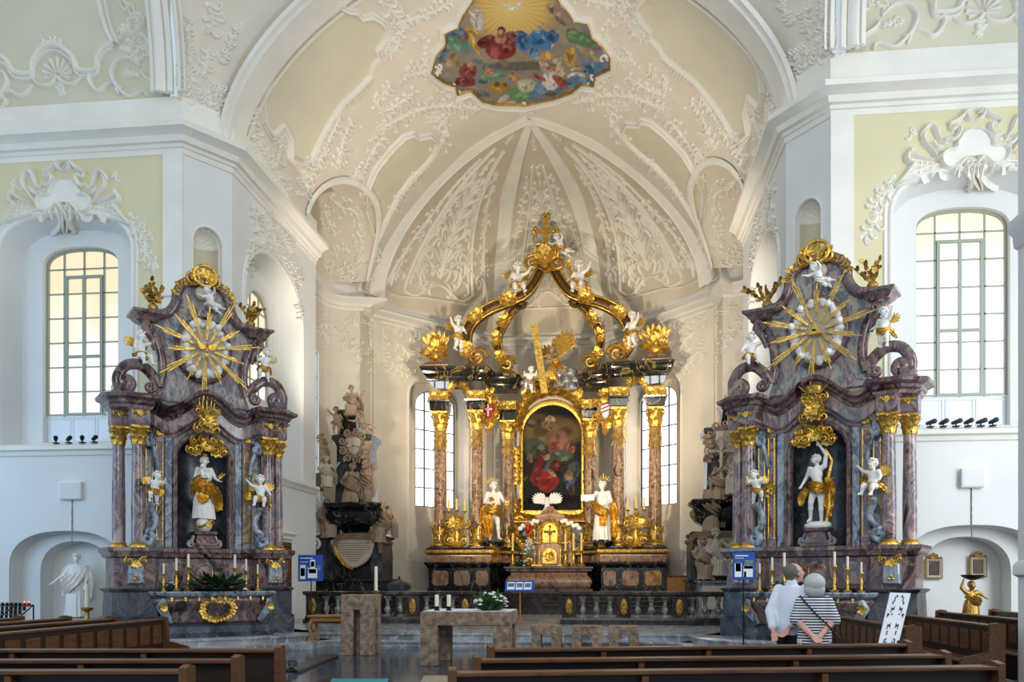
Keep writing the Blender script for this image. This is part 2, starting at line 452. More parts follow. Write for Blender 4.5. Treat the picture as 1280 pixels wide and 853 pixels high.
# plan of the walls, left half (mirrored for the right)
A_ = (-8.0, 20.8); B_ = (-7.2, 21.95); C_ = (-7.2, 28.6); XR = -8.6
rec = [(XR, 28.6)] + [(XR + 1.3*(1-cos(t*pi/2)), 33.1 + 1.2*sin(t*pi/2)) for t in (0,.2,.4,.6,.8,1)]
D_ = (-7.3, 34.3); E_ = (-7.25, 35.6); G_ = (-2.65, 40.9)
ZT = 13.9
def mir(p): return (-p[0],) + tuple(p[1:])
CORN = [(-.1,12.45),(.03,12.45),(.05,12.58),(.09,12.6),(.11,12.68),(.2,12.7),(.24,12.84),(.3,12.88),(.38,12.93),(.46,12.96),(.46,13.09),(.4,13.13),(.12,13.22),(.05,13.26),(.05,ZT),(-.1,ZT)]
CORN2 = [(-.1,12.62),(.03,12.62),(.06,12.72),(.16,12.76),(.2,12.86),(.34,12.95),(.4,12.98),(.4,13.09),(.34,13.12),(.1,13.18),(.06,13.2),(.06,13.75),(-.1,13.8)]
def seg_face(a, b):
    t = V((b[0]-a[0], b[1]-a[1], 0)); L = t.length; t.normalize()
    return Face((a[0], a[1], 0), t, (t.y, -t.x, 0)), L
def frosted(name, top, low, st, z0, z1):
    m = emit(name, low, st); nt = m.node_tree; N = nt.nodes; g = N.new('ShaderNodeNewGeometry'); s = N.new('ShaderNodeSeparateXYZ'); lnk(nt, g.outputs['Position'], s.inputs[0])
    t = N.new('ShaderNodeTexNoise'); t.inputs['Scale'].default_value = .9; lnk(nt, g.outputs['Position'], t.inputs['Vector'])
    a = N.new('ShaderNodeMath'); a.operation = 'MULTIPLY_ADD'; a.inputs[1].default_value = 3.0; lnk(nt, t.outputs['Fac'], a.inputs[0]); lnk(nt, s.outputs['Z'], a.inputs[2])
    r = N.new('ShaderNodeMapRange'); r.inputs['From Min'].default_value = z0+1.5; r.inputs['From Max'].default_value = z1+1.5; lnk(nt, a.outputs[0], r.inputs['Value'])
    mx = N.new('ShaderNodeMix'); mx.data_type = 'RGBA'; lnk(nt, r.outputs['Result'], mx.inputs['Factor']); mx.inputs['A'].default_value = rgb(low); mx.inputs['B'].default_value = rgb(top); lnk(nt, mx.outputs['Result'], nt.nodes['Principled BSDF'].inputs['Emission Color']); return m
glassL = frosted('frosted_glass_left', 'ecdcb8', 'fbf6ee', .8, 7.6, 9.2); glassR = frosted('frosted_glass_right', 'f0dfb8', 'fffdf8', 1.05, 8.6, 10.2); glassA = emit('frosted_glass_choir', 'f4f8ff', 1.7)
def half(sd):
    S = 'left' if sd < 0 else 'right'
    X = (lambda p: p) if sd < 0 else mir
    def sf(a, b):                                               # faces run left to right as seen from the nave
        return seg_face(X(a), X(b)) if sd < 0 else seg_face(X(b), X(a))
    # transept east wall with tall window recess above and floor niche below
    fa, L = sf((-17, 20.8), A_)
    cx = L - 3.2 if sd < 0 else 3.2
    mb = MB(); up = arch(cx, 1.8, 4.98, 10.0, 1.05, 2.6, 24); upi = arch(cx, 1.66, 4.98, 9.9, 1.0, 2.6, 24)
    win = arch(cx, 1.07, 5.25, 9.95, .52, 2.5, 20)
    lo = arch(cx, 1.56, -.05, 1.9, .95, 2.4, 20); loi = arch(cx, 1.5, -.05, 1.9, .9, 2.4, 20)
    lo2 = arch(cx, 1.0, -.05, 1.75, .85, 2.3, 20)
    fa.wall(mb, [(0,-.05),(L,-.05),(L,ZT),(0,ZT)], [dict(c=up, inner=upi, d=.65, hole=win, hd=.25, back=False), dict(c=lo, inner=loi, d=.45, hole=lo2, hd=.55, back=True)])
    shell(mb, 'wall_'+S+'_transept', M['wall'])
    # yellow wall field between the white strips (a shallow raised coat)
    yf = MB(); x0, x1 = (0, L-.5) if sd < 0 else (.5, L)
    f2 = Face(fa.p((0,0), .012), fa.u, fa.n)
    up2 = arch(cx, 2.0, 5.14, 10.0, 1.25, 2.6, 24)
    tess(yf, [[(x0,5.14),(cx-2.0,5.14)] + [p for p in reversed(up2[2:])] + [(cx+2.0,5.14),(x1,5.14),(x1,12.5),(x0,12.5)]], lambda q: f2.p(q))
    o = struct(yf, 'wall_'+S+'_field', M['wallyel'], 0)
    rows = [5.25+ (9.95-5.25)*k/7 for k in (1,2,3,4,5,6)] + [9.95]
    zz = 5.98
    window(fa, arch(cx, 1.07, zz, 9.95, .52, 2.5, 20), .85, [cx-.57, cx, cx+.57], [zz+.66*k for k in range(1,7)], M['frame'], .06, .02, (cx-.5, cx+.5, zz+.05, 9.72), glassL if sd < 0 else glassR)
    pn = MB(); pn.add([fa.p(q,-.84) for q in ((cx-1.07,5.2),(cx+1.07,5.2),(cx+1.07,zz),(cx-1.07,zz))], [(0,1,2,3)])
    for k in range(3):
        a = cx-1.02+k*.7; rect = [(a,5.3),(a+.62,5.3),(a+.62,zz-.07),(a,zz-.07)]
        fb = Face(fa.p((0,0),-.84), fa.u, fa.n); fb.trimline(pn, rect, .03, .025, True)
    struct(pn, 'trim_'+S+'_window_parapet', M['whitepaint'])
    t = MB()
    for dw, w_ in ((.06,.055),(.2,.035)):
        q = arch(cx, 1.8+dw, 4.98, 10.0, 1.05+dw, 2.6, 30); fa.trimline(t, q[2:][::-1] if 0 else [ (cx+1.8+dw,4.98)]+q[2:]+[(cx-1.8-dw,4.98)], w_, .05)
    struct(t, 'trim_'+S+'_window_surround', M['stucco'])
    # string course
    st = MB(); xx = (-17, A_[0])
    st.sweep([X(p)+(0,) for p in ([(-17,20.8),(-8.0,20.8)] if sd < 0 else [(-8.0,20.8),(-17,20.8)])], [(-.05,4.8),(.05,4.8),(.08,4.9),(.16,4.94),(.16,5.04),(.02,5.1),(-.05,5.1)])
    struct(st, 'trim_'+S+'_string_course', M['stucco'])
    # corner pilaster strip with small capital
    ps = MB(); a0, a1 = (L-.5, L+.02) if sd < 0 else (-.02, .5)
    ps.add([], []); P4 = lambda z, d: [fa.p((a0,z),d), fa.p((a1,z),d)]
    for z0_, z1_, d in ((9.05,12.5,.05),(5.14,8.5,.05),(8.5,8.62,.1),(8.62,8.8,.07),(8.8,8.92,.14),(8.92,9.05,.1)):
        q = [fa.p((a0,z0_),d), fa.p((a1,z0_),d), fa.p((a1,z1_),d), fa.p((a0,z1_),d), fa.p((a0,z0_),-.02), fa.p((a1,z0_),-.02), fa.p((a1,z1_),-.02), fa.p((a0,z1_),-.02)]
        ps.add(q, [(0,1,2,3),(0,1,5,4),(1,2,6,5),(2,3,7,6),(3,0,4,7)])
    struct(ps, 'trim_'+S+'_corner_pilaster', M['stucco'], 0)
    # canted pier face with shell-headed niche
    fb, L2 = sf(A_, B_); mb = MB(); c2 = L2*.5
    nz = arch(c2, .40, 7.6, 10.35, .42, 2, 16)
    fb.wall(mb, [(0,-.05),(L2,-.05),(L2,ZT),(0,ZT)], [dict(c=nz, inner=offset_poly(nz,-.02), d=.1, hole=arch(c2,.36,7.66,10.35,.38,2,16), hd=.02, back=False)])
    shell(mb, 'wall_'+S+'_pier', M['wall'])
    nb = MB()
    def nich(u, v):
        a = pi*u; z = 7.66 + v*2.69
        return fb.p((c2-.36*cos(a), z), -.12-.36*sin(a))
    nb.grid(nich, 14, 4)
    struct(nb, 'wall_'+S+'_niche', M['niche'])
    sh = MB(); R_ = .37
    def shellf(u, v):
        a = pi*u; r = v; rip = 1+.06*abs(sin(a*7))*(.3+.7*r)
        x = -cos(a)*R_*r*rip; zz_ = sin(a)*R_*r*rip
        return fb.p((c2+x, 10.35+zz_), -.12-.36*sqrt(max(0,1-r*r))*.95 + (.06*abs(sin(a*7))*r))
    sh.grid(shellf, 56, 8)
    struct(sh, 'trim_'+S+'_niche_shell', M['stucco'])
    tr = MB(); fb.trimline(tr, [(c2+.43,7.6)]+arch(c2,.43,7.6,10.35,.45,2,18)[2:]+[(c2-.43,7.6),(c2+.43,7.6)], .03, .035)
    struct(tr, 'trim_'+S+'_niche_surround', M['stucco'])
    # choir side wall with deep window bay
    fc, L3 = sf(B_, C_); mb = MB()
    cc = (24.95-21.95) if sd < 0 else L3-(24.95-21.95); wc = cc + (.55 if sd < 0 else -.55)
    bay = arch(cc, 2.15, 4.8, 9.6, 1.6, 2.2, 24); win = arch(wc, .95, 7.2, 9.75, .72, 2.1, 18)
    bi = arch(cc, 2.05, 4.8, 9.6, 1.5, 2.2, 24)
    door = arch(cc, .62, -.05, 2.9, .5, 2.2, 10)
    fc.wall(mb, [(0,-.05),(L3,-.05),(L3,ZT),(0,ZT)], [dict(c=bay, inner=bi, d=.7, hole=win, hd=.2, back=False)])
    shell(mb, 'wall_'+S+'_choir', M['wall'])
    window(fc, win, .9, [wc-.32, wc+.32], [7.2+.55*k for k in range(1,6)], M['frame'], .05, .02, None, glassL if sd < 0 else glassR)
    t = MB()
    for dw, w_ in ((.06,.05),(.18,.03)):
        fc.trimline(t, [(cc+2.15+dw,4.8)]+arch(cc,2.15+dw,4.8,9.6,1.6+dw,2.2,30)[2:]+[(cc-2.15-dw,4.8)], w_, .05)
    st = [X(p)+(0,) for p in ([(-7.2,22.2),(-7.2,28.6)] if sd < 0 else [(-7.2,28.6),(-7.2,22.2)])]
    t.sweep(st, [(-.05,4.5),(.04,4.5),(.1,4.62),(.16,4.66),(.16,4.75),(.02,4.8),(-.05,4.8)])
    struct(t, 'trim_'+S+'_choir_window_surround', M['stucco'])
    # end of pier towards the recess and recess wall
    mb = MB(); pts = [C_] + rec + [D_, E_]; pts = [X(p) for p in pts]
    W0 = (XR, 29.6); W1 = (XR, 31.2)
    full = [C_, (XR,28.6), (XR,31.6)] + [(XR,33.0)] + rec[1:] + [D_, E_]
    for k in range(len(full)-1):
        a, b = full[k], full[k+1]
        if k == 2:                                              # window strip
            for z0_, z1_ in ((-.05,5.6),(10.6,18)):
                mb.add([X(a)+(z0_,), X(b)+(z0_,), X(b)+(z1_,), X(a)+(z1_,)], [(0,1,2,3)])
            fw, Lw = sf(a, b)
            window(fw, [(0,5.6),(Lw,5.6),(Lw,10.6),(0,10.6)], .1, [Lw/2], [6.4,7.2,8,8.8,9.6], M['frame'], .06, .02, None, glassA)
        else:
            zt_ = ZT if k == 0 else 16
            mb.add([X(a)+(-.05,), X(b)+(-.05,), X(b)+(zt_,), X(a)+(zt_,)], [(0,1,2,3)])
    mb.add([X((XR,27.2))+(13,), X((XR,28.6))+(13,), X((XR,28.6))+(16,), X((XR,27.2))+(16,)], [(0,1,2,3)])
    shell(mb, 'wall_'+S+'_choir_recess', M['apse'])
    # apse facet with window
    fd, L4 = sf(E_, G_); mb = MB()
    wc = L4*.53 if sd < 0 else L4*.47
    aw = arch(wc, 1.65, 2.4, 9.6, 1.15, 2.4, 20)
    awi = arch(wc + (.25 if sd < 0 else -.25), 1.15, 4.9, 9.5, .75, 2.2, 20)
    n_ = len(aw); 
    fd.wall(mb, [(0,-.05),(L4,-.05),(L4,13.8),(0,13.8)], [dict(c=aw, inner=arch(wc,1.5,4.9,9.5,1.05,2.4,20), d=.55, hole=awi, hd=.1, back=False)])
    shell(mb, 'wall_'+S+'_apse', M['apse'])
    wx = wc + (.25 if sd < 0 else -.25)
    window(fd, awi, .66, [wx-.6, wx, wx+.6], [4.9+.88*k for k in range(1,6)], M['lead'], .04, .028, None, glassA)
    t = MB(); fd.trimline(t, [(wc+1.72,2.4)]+arch(wc,1.72,2.4,9.6,1.22,2.4,24)[2:]+[(wc-1.72,2.4)], .06, .06)
    struct(t, 'trim_'+S+'_apse_window_surround', M['stucco'])
    # pilaster strips in the apse
    t = MB()
    for q in (.12, L4-.5):
        P = [fd.p((q,0),.08), fd.p((q+.4,0),.08)]
        b = len(t.v)
        vs = [fd.p((q,0),-.02), fd.p((q,0),.08), fd.p((q+.4,0),.08), fd.p((q+.4,0),-.02)]
        t.add([v+V((0,0,0)) for v in vs]+[v+V((0,0,12.7)) for v in vs], [(0,1,5,4),(1,2,6,5),(2,3,7,6)])
    struct(t, 'trim_'+S+'_apse_pilasters', M['apse'], 0)
    # cornices
    cn = MB(); path = [(-17,20.8), A_, B_, C_]; path = [X(p)+(0,) for p in path]
    cn.sweep(path if sd < 0 else path[::-1], CORN)
    struct(cn, 'trim_'+S+'_main_cornice', M['stucco'], 30)
    cn = MB(); path = [(XR,28.6)]+rec[1:]+[D_, E_, G_, (0,40.9)]; path = [X(p)+(0,) for p in path]
    cn.sweep(path if sd < 0 else path[::-1], CORN2)
    struct(cn, 'trim_'+S+'_apse_cornice', M['stucco'], 30)
    # transept upper wall (lunette above the cornice)
    mb = MB(); q = [X(p) for p in ((-17,20.85),(-8.35,20.85))]
    mb.add([q[0]+(ZT-.1,), q[1]+(ZT-.1,), q[1]+(21,), q[0]+(21,)], [(0,1,2,3)])
    shell(mb, 'wall_'+S+'_lunette', M['field'])
    # pendentive between the transept arch and the choir arch
    mb = MB()
    def tA(t): a = t*.75; return V((-8.05, 12.3+8.35*cos(a), ZT-.1+8.35*sin(a)))
    def cA(t):
        z = ZT-.1 + t*4.2; return V(X((-xb(z, 21.9), 21.9)) + (z,))
    mb.grid(lambda u, v: V(X(tuple(tA(v)))).lerp(cA(v), u), 6, 16)
    shell(mb, 'ceiling_'+S+'_pendentive', M['vault'])
    t = MB()                                                    # transept arch bands
    for dx, dr, w_, h_ in ((-.02,0,.09,.12),(-.28,.05,.16,.1),(-.55,.05,.05,.12),(.3,0,.05,.1),(.48,-.02,.03,.08)):
        pts = []; 
        for k in range(18):
            a = k/17*.8; pts.append(V(X((-8.2+dx*.8, 12.3+(8.3-dr)*cos(a)-abs(dx)*.1, ZT+8.3*sin(a)))))
        t.stroke(pts, [V((sd*-.5,-.85,0)).normalized()]*18, w_, h_, 0)
    struct(t, 'trim_'+S+'_transept_arch', M['stucco'])
# ---- vault profile
def RY(Y): return 6.9 + max(0, (31-Y))*.0556
def HY(Y): return 5.05 + max(0, (31-Y))*.061
Z0 = 13.3
def zb(x, Y): k = min(1, abs(x)/RY(Y)); return Z0 + HY(Y)*(1-k**1.7)**(1/1.7)
def xb(z, Y): k = min(1, max(0, (z-Z0)/HY(Y))); return RY(Y)*(1-k**1.7)**(1/1.7)
def gprof(x, p): return (1-min(1,x)**p)**(1/p)
half(-1); half(1)
mb = MB(); mb.add([(-2.65,40.9,-.05),(2.65,40.9,-.05),(2.65,40.9,13.8),(-2.65,40.9,13.8)], [(0,1,2,3)])
shell(mb, 'wall_back_apse', M['apse'])
# barrel over the choir, with a lunette cut on either side
LUNY, LUNW, LUNZ, LUNR = 30.5, 3.2, 13.6, 2.0
def in_lun(Y, z): 
    k = (Y-LUNY)/LUNW
    return abs(k) < 1 and z < LUNZ + LUNR*(1-abs(k)**2.2)**(1/2.2)
def yrib(x): return 31 + 3.5*min(1, abs(x)/6.9)
mb = MB(); NX, NYb = 90, 60; idx = {}
xs = []
for i in range(NX+1):
    a = -pi/2 + pi*i/NX; xs.append(sin(a))
vs = []
for j in range(NYb+1):
    for i in range(NX+1):
        x0_ = xs[i]*6.9; Y = 21.7 + (yrib(x0_)-21.7)*j/NYb; x = xs[i]*RY(Y); vs.append((x, Y, zb(x, Y)))
fs = []
for j in range(NYb):
    for i in range(NX):
        q = (j*(NX+1)+i, j*(NX+1)+i+1, (j+1)*(NX+1)+i+1, (j+1)*(NX+1)+i)
        m_ = [sum(vs[k][c] for k in q)/4 for c in range(3)]
        if abs(m_[0]) > 3 and in_lun(m_[1], m_[2]): continue
        fs.append(q)
mb.add(vs, fs); shell(mb, 'ceiling_choir_vault', M['vault'], 60)
for sd in (-1, 1):
    S = 'left' if sd < 0 else 'right'; mb = MB()
    def lun(u, v):
        a = pi*u; Y = LUNY - LUNW*cos(a)*1.0; k = abs(cos(a)); z = LUNZ + LUNR*(1-k**2.2)**(1/2.2)
        xi = xb(z, Y)-.03; return V((sd*(xi + (8.65-xi)*v), Y, z))
    mb.grid(lun, 28, 4); shell(mb, 'ceiling_'+S+'_lunette', M['vault'])
    t = MB(); pts = [lun(k/40, 0)+V((-sd*.02,0,0)) for k in range(41)]
    t.stroke(pts, [V((-sd*.7,0,-.7))]*41, .14, .08, 0)
    struct(t, 'trim_'+S+'_lunette_rib', M['stucco'])
# apse half dome: three fields between four ribs
AP = V((0, 31.0, 18.35))
RB = [((-6.9,34.5),1.75), ((-2.52,40.6),2.9), ((2.52,40.6),2.9), ((6.9,34.5),1.75)]
RB0 = [(-6.9,34.6),(-2.52,40.6),(2.52,40.6),(6.9,34.6)]
def dome(k, u, s):
    a, pa = RB[k]; b, pb_ = RB[k+1]; p = pa+(pb_-pa)*u
    x = (a[0]+(b[0]-a[0])*u); y = a[1]+(b[1]-a[1])*u
    if k != 1:                                                # plinth of the outer facets follows the wall bend
        e = (u if k == 0 else 1-u); bend = max(0, .22-e)/.22; y += .55*max(0, 1-abs(e-.2)/.2)*(1 if e < .4 else 0)
    return V((x*(1-s), y+(31-y)*s, Z0 + 5.05*gprof(1-s, p)))
for k, nm in enumerate(('left','middle','right')):
    mb = MB()
    def sm(v): return v**1.9
    mb.grid(lambda u, v: dome(k, u, sm(v)), 14, 40); shell(mb, 'ceiling_apse_'+nm, M['dome'], 60)
DOMEV = dome
mb = MB()
for k in range(4):
    kk = min(k, 2); uu = 0 if k < 3 else 1
    pts = [dome(kk, uu, (i/40)**1.9) for i in range(41)]
    mid = V((0, 30, 11)); 
    for i in range(41): pass
    nr = [(mid-p).normalized() for p in pts]
    n_ = len(pts); vs = []; fs = []
    for i in range(n_):
        t = (pts[min(i+1,n_-1)]-pts[max(0,i-1)]).normalized(); N = (nr[i]-t*nr[i].dot(t)).normalized(); b = t.cross(N)
        w_ = .74*(1-.8*(i/(n_-1))**.9)
        for x, h in ((-1,-.1),(-1,.09),(-.86,.13),(-.8,.1),(.8,.1),(.86,.13),(1,.09),(1,-.1)): vs.append(pts[i]+b*(x*w_)+N*h)
    for i in range(n_-1):
        for q in range(7): fs.append((i*8+q,(i+1)*8+q,(i+1)*8+q+1,i*8+q+1))
    mb.add(vs, fs)
struct(mb, 'trim_apse_ribs', M['stucco'], 40)
# choir arch band
mb = MB()
def archband(Y0, Y1, off, mat, nm):
    mb = MB(); pts = []
    for i in range(61):
        a = -pi/2+pi*i/60; x = sin(a)*RY(Y0)*1.0
        pts.append((x, zb(x, Y0)))
    q = offset_poly(pts+[(RY(Y0),12),( -RY(Y0),12)], -off)[:61]
    vs = []; fs = []
    for (x, z), (x2, z2) in zip(pts, q):
        vs += [(x,Y0,z),(x2,Y0,z2),(x2,Y1,z2),(x,Y1,z)]
    for i in range(60):
        for k in range(3): fs.append((i*4+k,(i+1)*4+k,(i+1)*4+k+1,i*4+k+1))
    mb.add(vs, fs); struct(mb, nm, mat, 40)
archband(21.75, 22.65, .22, M['stucco'], 'trim_choir_arch')
archband(21.6, 21.95, .12, M['stucco'], 'trim_choir_arch_moulding')
archband(22.9, 23.02, .07, M['stucco'], 'trim_choir_arch_fillet')
# floors
mb = MB(); mb.add([(-18,-4,0),(18,-4,0),(18,22,0),(-18,22,0)], [(0,1,2,3)])
m, nt, b = newmat('polished_dark_stone_tiles'); N = nt.nodes
g = N.new('ShaderNodeNewGeometry'); br = N.new('ShaderNodeTexBrick'); br.offset = 0; br.inputs['Scale'].default_value = 1
br.inputs['Brick Width'].default_value = .9; br.inputs['Row Height'].default_value = .9; br.inputs['Mortar Size'].default_value = .008
br.inputs['Color1'].default_value = rgb('414a58'); br.inputs['Color2'].default_value = rgb('4e586a'); br.inputs['Mortar'].default_value = rgb('8b9196')
lnk(nt, g.outputs['Position'], br.inputs['Vector']); nz_ = N.new('ShaderNodeTexNoise'); nz_.inputs['Scale'].default_value = 2.5; nz_.inputs['Detail'].default_value = 6
lnk(nt, g.outputs['Position'], nz_.inputs['Vector']); mx = N.new('ShaderNodeMix'); mx.data_type = 'RGBA'; mx.blend_type = 'MULTIPLY'; mx.inputs['Factor'].default_value = .6
lnk(nt, br.outputs['Color'], mx.inputs['A']); lnk(nt, nz_.outputs['Color'], mx.inputs['B']); lnk(nt, mx.outputs['Result'], b.inputs['Base Color']); b.inputs['Roughness'].default_value = .12
M['floor'] = m
struct(mb, 'floor', M['floor'], 0)
mb = MB()                                                     # two steps up to the choir, choir floor
def stepslab(mb, poly, z0, z1): mb.slab(poly, [(z0,-.03),(z1-.06,-.03),(z1-.05,0),(z1-.01,0),(z1,-.01)])
stepslab(mb, [(-9,19.8),(-3.6,19.6),(3.9,19.9),(9,19.0),(9,41),(-9,41)], -.05, .15)
struct(mb, 'floor_lower_step', M['step'])
mb = MB(); stepslab(mb, [(-8.5,20.3),(-3.4,20.1),(3.7,20.4),(8.5,19.6),(8.5,41),(-8.5,41)], .15, .3)
struct(mb, 'floor_choir', M['step'])
BV = BVHTree.FromPolygons(SV, SF)
def hit(px, py):
    d = ray(px, py).normalized(); r = BV.ray_cast(O, d)
    if r[0] is None: return None, None
    n = r[1]
    if n.dot(d) > 0: n = -n
    return r[0], n
# ---------------------------------------------------------------- stucco relief, fresco
from mathutils.geometry import delaunay_2d_cdt
rng = random.Random(7)
def curl(p, a, L, k0, k1, k2, n=18):
    """2-D curve from p with heading a, length L and curvature k0 -> k1 -> k2 (turns per length)"""
    x, y = p; out = [(x, y)]; st = L/n
    for i in range(n):
        t = (i+.5)/n
        k = k0*(1-t)**3*1.0 + k1*(1-(1-t)**3-t**3) + k2*t**3
        a += k*2*pi/L*st; x += cos(a)*st; y += sin(a)*st; out.append((x, y))
    return out
class Rel:
    """relief strokes on any surface S(x,y) -> (point, normal); mirrored twin optional"""
    def __init__(s, S, mirror=False): s.S = S; s.L = MB(); s.R = MB() if mirror else None
    def st(s, pts, w, h=None, taper=1, n=0):
        if n: pts = [tuple(q)[:2] for q in cr([V((p[0],p[1],0)) for p in pts], n)]
        h = (h or w)*1.45
        run = []; runs = [run]; last = None
        for q in pts:
            P, N = s.S(*q)
            if P is None or (last is not None and (P-last).length > .7): run = []; runs.append(run); last = None
            if P is None: continue
            run.append((P, N)); last = P
        for r in runs:
            if len(r) < 2: continue
            P = [a for a, b in r]; N = [b for a, b in r]
            s.L.stroke(P, N, w, h, taper)
            if s.R: s.R.stroke([V((-p.x,p.y,p.z)) for p in P][::-1], [V((-q.x,q.y,q.z)) for q in N][::-1], w, h, taper if taper < 2 else 5-taper)
    def blob(s, q, r, h=.6):
        P, N = s.S(*q)
        if P is None: return
        R = N.to_track_quat('Z','Y').to_matrix()
        s.L.ell(P, (r,r,r*h), 8, 5, R=R)
        if s.R:
            N2 = V((-N.x,N.y,N.z)); s.R.ell(V((-P.x,P.y,P.z)), (r,r,r*h), 8, 5, R=N2.to_track_quat('Z','Y').to_matrix())
    def flower(s, q, r, w, pet=5):
        for k in range(pet):
            a = 2*pi*k/pet + .3; s.blob((q[0]+r*.6*cos(a), q[1]+r*.6*sin(a)), w*.8)
        s.blob(q, w*.7, 1)
    def garland(s, guide, width, w, dens=1.0, curls=.5, rg=rng, fl=.2):
        """leafy rocaille running along a guide"""
        G = [tuple(p)[:2] for p in cr([V((p[0],p[1],0)) for p in guide], 10)]
        d = [0]
        for a, b in zip(G, G[1:]): d.append(d[-1]+hypot(b[0]-a[0], b[1]-a[1]))
        tot = d[-1]; step = width*.42/dens; t = 0; sg = 1
        s.st(G, w*.75, w*.7, 1)
        while t < tot:
            i = max(k for k in range(len(d)) if d[k] <= t); j = min(i+1, len(G)-1)
            a = atan2(G[j][1]-G[max(i-1,0)][1], G[j][0]-G[max(i-1,0)][0]); p = G[i]; r = rg.random(); sz = width*(.55+.6*rg.random())
            if r < curls: s.st(curl(p, a+sg*.5, sz*1.7, sg*.1, sg*.25, sg*2.0, 16), w*.9, w, 1)
            elif r < 1-fl:
                for q in range(3): s.st(curl(p, a+sg*(.35+.45*q), sz*(1-.2*q), 0, sg*.15, sg*.7, 7), w*.9, w*.9, 2)
            else: s.flower((p[0]-sin(a)*sg*sz*.5, p[1]+cos(a)*sg*sz*.5), width*.22, w*1.1)
            t += step*(.7+.6*rg.random()); sg = -sg
    def shell(s, c, r, w, n=9, a0=-pi*.05, a1=pi*1.05, down=1):
        for k in range(n):
            a = a0+(a1-a0)*k/(n-1); e = r*(.8+.25*sin(pi*k/(n-1)))
            s.st([(c[0]+cos(a)*e*t, c[1]-sin(a)*e*t*down) for t in (.15,.45,.7,.9,1)], w*1.3, w*1.4, 3)
    def lattice(s, quad, n, m, w):
        A,B,Cc,D = quad; L = lambda a,b,t: (a[0]+(b[0]-a[0])*t, a[1]+(b[1]-a[1])*t)
        for k in range(n+1): s.st([L(L(A,B,k/n),L(D,Cc,k/n),t/4) for t in range(5)], w, w*.8, 0)
        for k in range(m+1): s.st([L(L(A,D,k/m),L(B,Cc,k/m),t/4) for t in range(5)], w, w*.8, 0)
    def bouquet(s, c, sc, ang, w, rows=4, rg=rng):
        """symmetrical acanthus: c base, grows along ang"""
        ca, sa = cos(ang), sin(ang)
        def T(p): return (c[0]+(p[0]*ca-p[1]*sa)*sc, c[1]+(p[0]*sa+p[1]*ca)*sc)
        s.st([T((t/8,0)) for t in range(9)], w, w, 2)
        for r in range(rows):
            x = r/rows; e = (1-.55*x)
            for sg in (1,-1):
                s.st([T(p) for p in curl((x,0), sg*.9, .62*e, -sg*.05, sg*.1, sg*1.5, 16)], w, w*1.1, 1)
                for q in range(3): s.st([T(p) for p in curl((x+.05,0), sg*(.35+.5*q), .33*e*(1-.15*q), 0, -sg*.1, sg*.5, 6)], w*.8, w*.9, 2)
    def out(s, name, mat, mats=None, lr=True):
        if s.R: struct(s.L, 'trim_left_'+name, mat, 50); struct(s.R, 'trim_right_'+name, mat, 50)
        else: struct(s.L, 'trim_'+name, mat, 50)
def inside(poly, x, y):
    r = False; n = len(poly)
    for i in range(n):
        a = poly[i]; b = poly[i-1]
        if (a[1] > y) != (b[1] > y) and x < (b[0]-a[0])*(y-a[1])/(b[1]-a[1]+1e-12)+a[0]: r = not r
    return r
def patch(mb, poly, step, off, S=hit, keep=None):
    """a coat over part of a curved surface, bounded by a polygon"""
    xs = [p[0] for p in poly]; ys = [p[1] for p in poly]; pts = [V(p[:2]) for p in poly]; n = len(poly); inn = offset_poly(poly, -step*.5)
    y = min(ys)
    while y < max(ys):
        x = min(xs)
        while x < max(xs):
            if inside(inn, x, y): pts.append(V((x, y)))
            x += step
        y += step
    r = delaunay_2d_cdt(pts, [], [list(range(n))], 1, 1e-5)
    b = {}; vs = []; px = []
    for i, q in enumerate(r[0]):
        P, N = S(q.x, q.y)
        if P is not None: b[i] = len(vs); vs.append(P+N*off); px.append((q.x, q.y))
    fs = [tuple(b[i] for i in f) for f in r[2] if all(i in b for i in f)]
    fs = [f for f in fs if max((vs[f[k]]-vs[f[k-1]]).length for k in range(len(f))) < 2.5]
    mb.add(vs, fs); return px
def X5(q): return [(p[0]*.2344, p[1]*.2344) for p in q]         # drawing scales of the details
def X1(q): return [(p[0]*.2814, 170+p[1]*.2814) for p in q]
def X6(q): return [(260+p[0]*.2344, p[1]*.2344) for p in q]
def X3(q): return [(380+p[0]*.2227, p[1]*.2227) for p in q]
# --- big cream fields of the choir vault
fieldA = X6([(300,650),(290,510),(340,400),(430,270),(520,180),(600,110),(700,35),(745,60),(790,62),(815,97),(870,85),(925,115),(950,150),(930,215),(895,262),(910,300),(870,350),(860,400),(790,470),(710,545),(640,650),(580,760),(540,850),(500,880),(440,850),(440,740),(400,660),(340,720)])
fieldB = [(388,250),(400,220),(420,185),(450,160),(478,140)]
fieldB = [(458,262),(460,235),(470,212),(490,187),(505,172),(516,168),(522,173),(538,170),(546,178),(541,192),(530,205),(512,222),(495,245),(478,280),(470,300)]
R = Rel(hit, True)
for poly in (fieldA, fieldB):
    mbL = MB(); mbR = MB(); patch(mbL, poly, 9, .012); mbR.add([(-v[0],v[1],v[2]) for v in mbL.v], mbL.f)
    struct(mbL, 'ceiling_left_field', M['field'], 60); struct(mbR, 'ceiling_right_field', M['field'], 60)
    ring = poly+[poly[0]]
    def dens(r): 
        o = []
        for a, b in zip(r, r[1:]):
            for k in range(3): o.append((a[0]+(b[0]-a[0])*k/3, a[1]+(b[1]-a[1])*k/3))
        return o+[r[-1]]
    R.st(dens(ring), .07, .09, 0); q = offset_poly(poly, 3.6); R.st(dens(q+[q[0]]), .045, .06, 0)
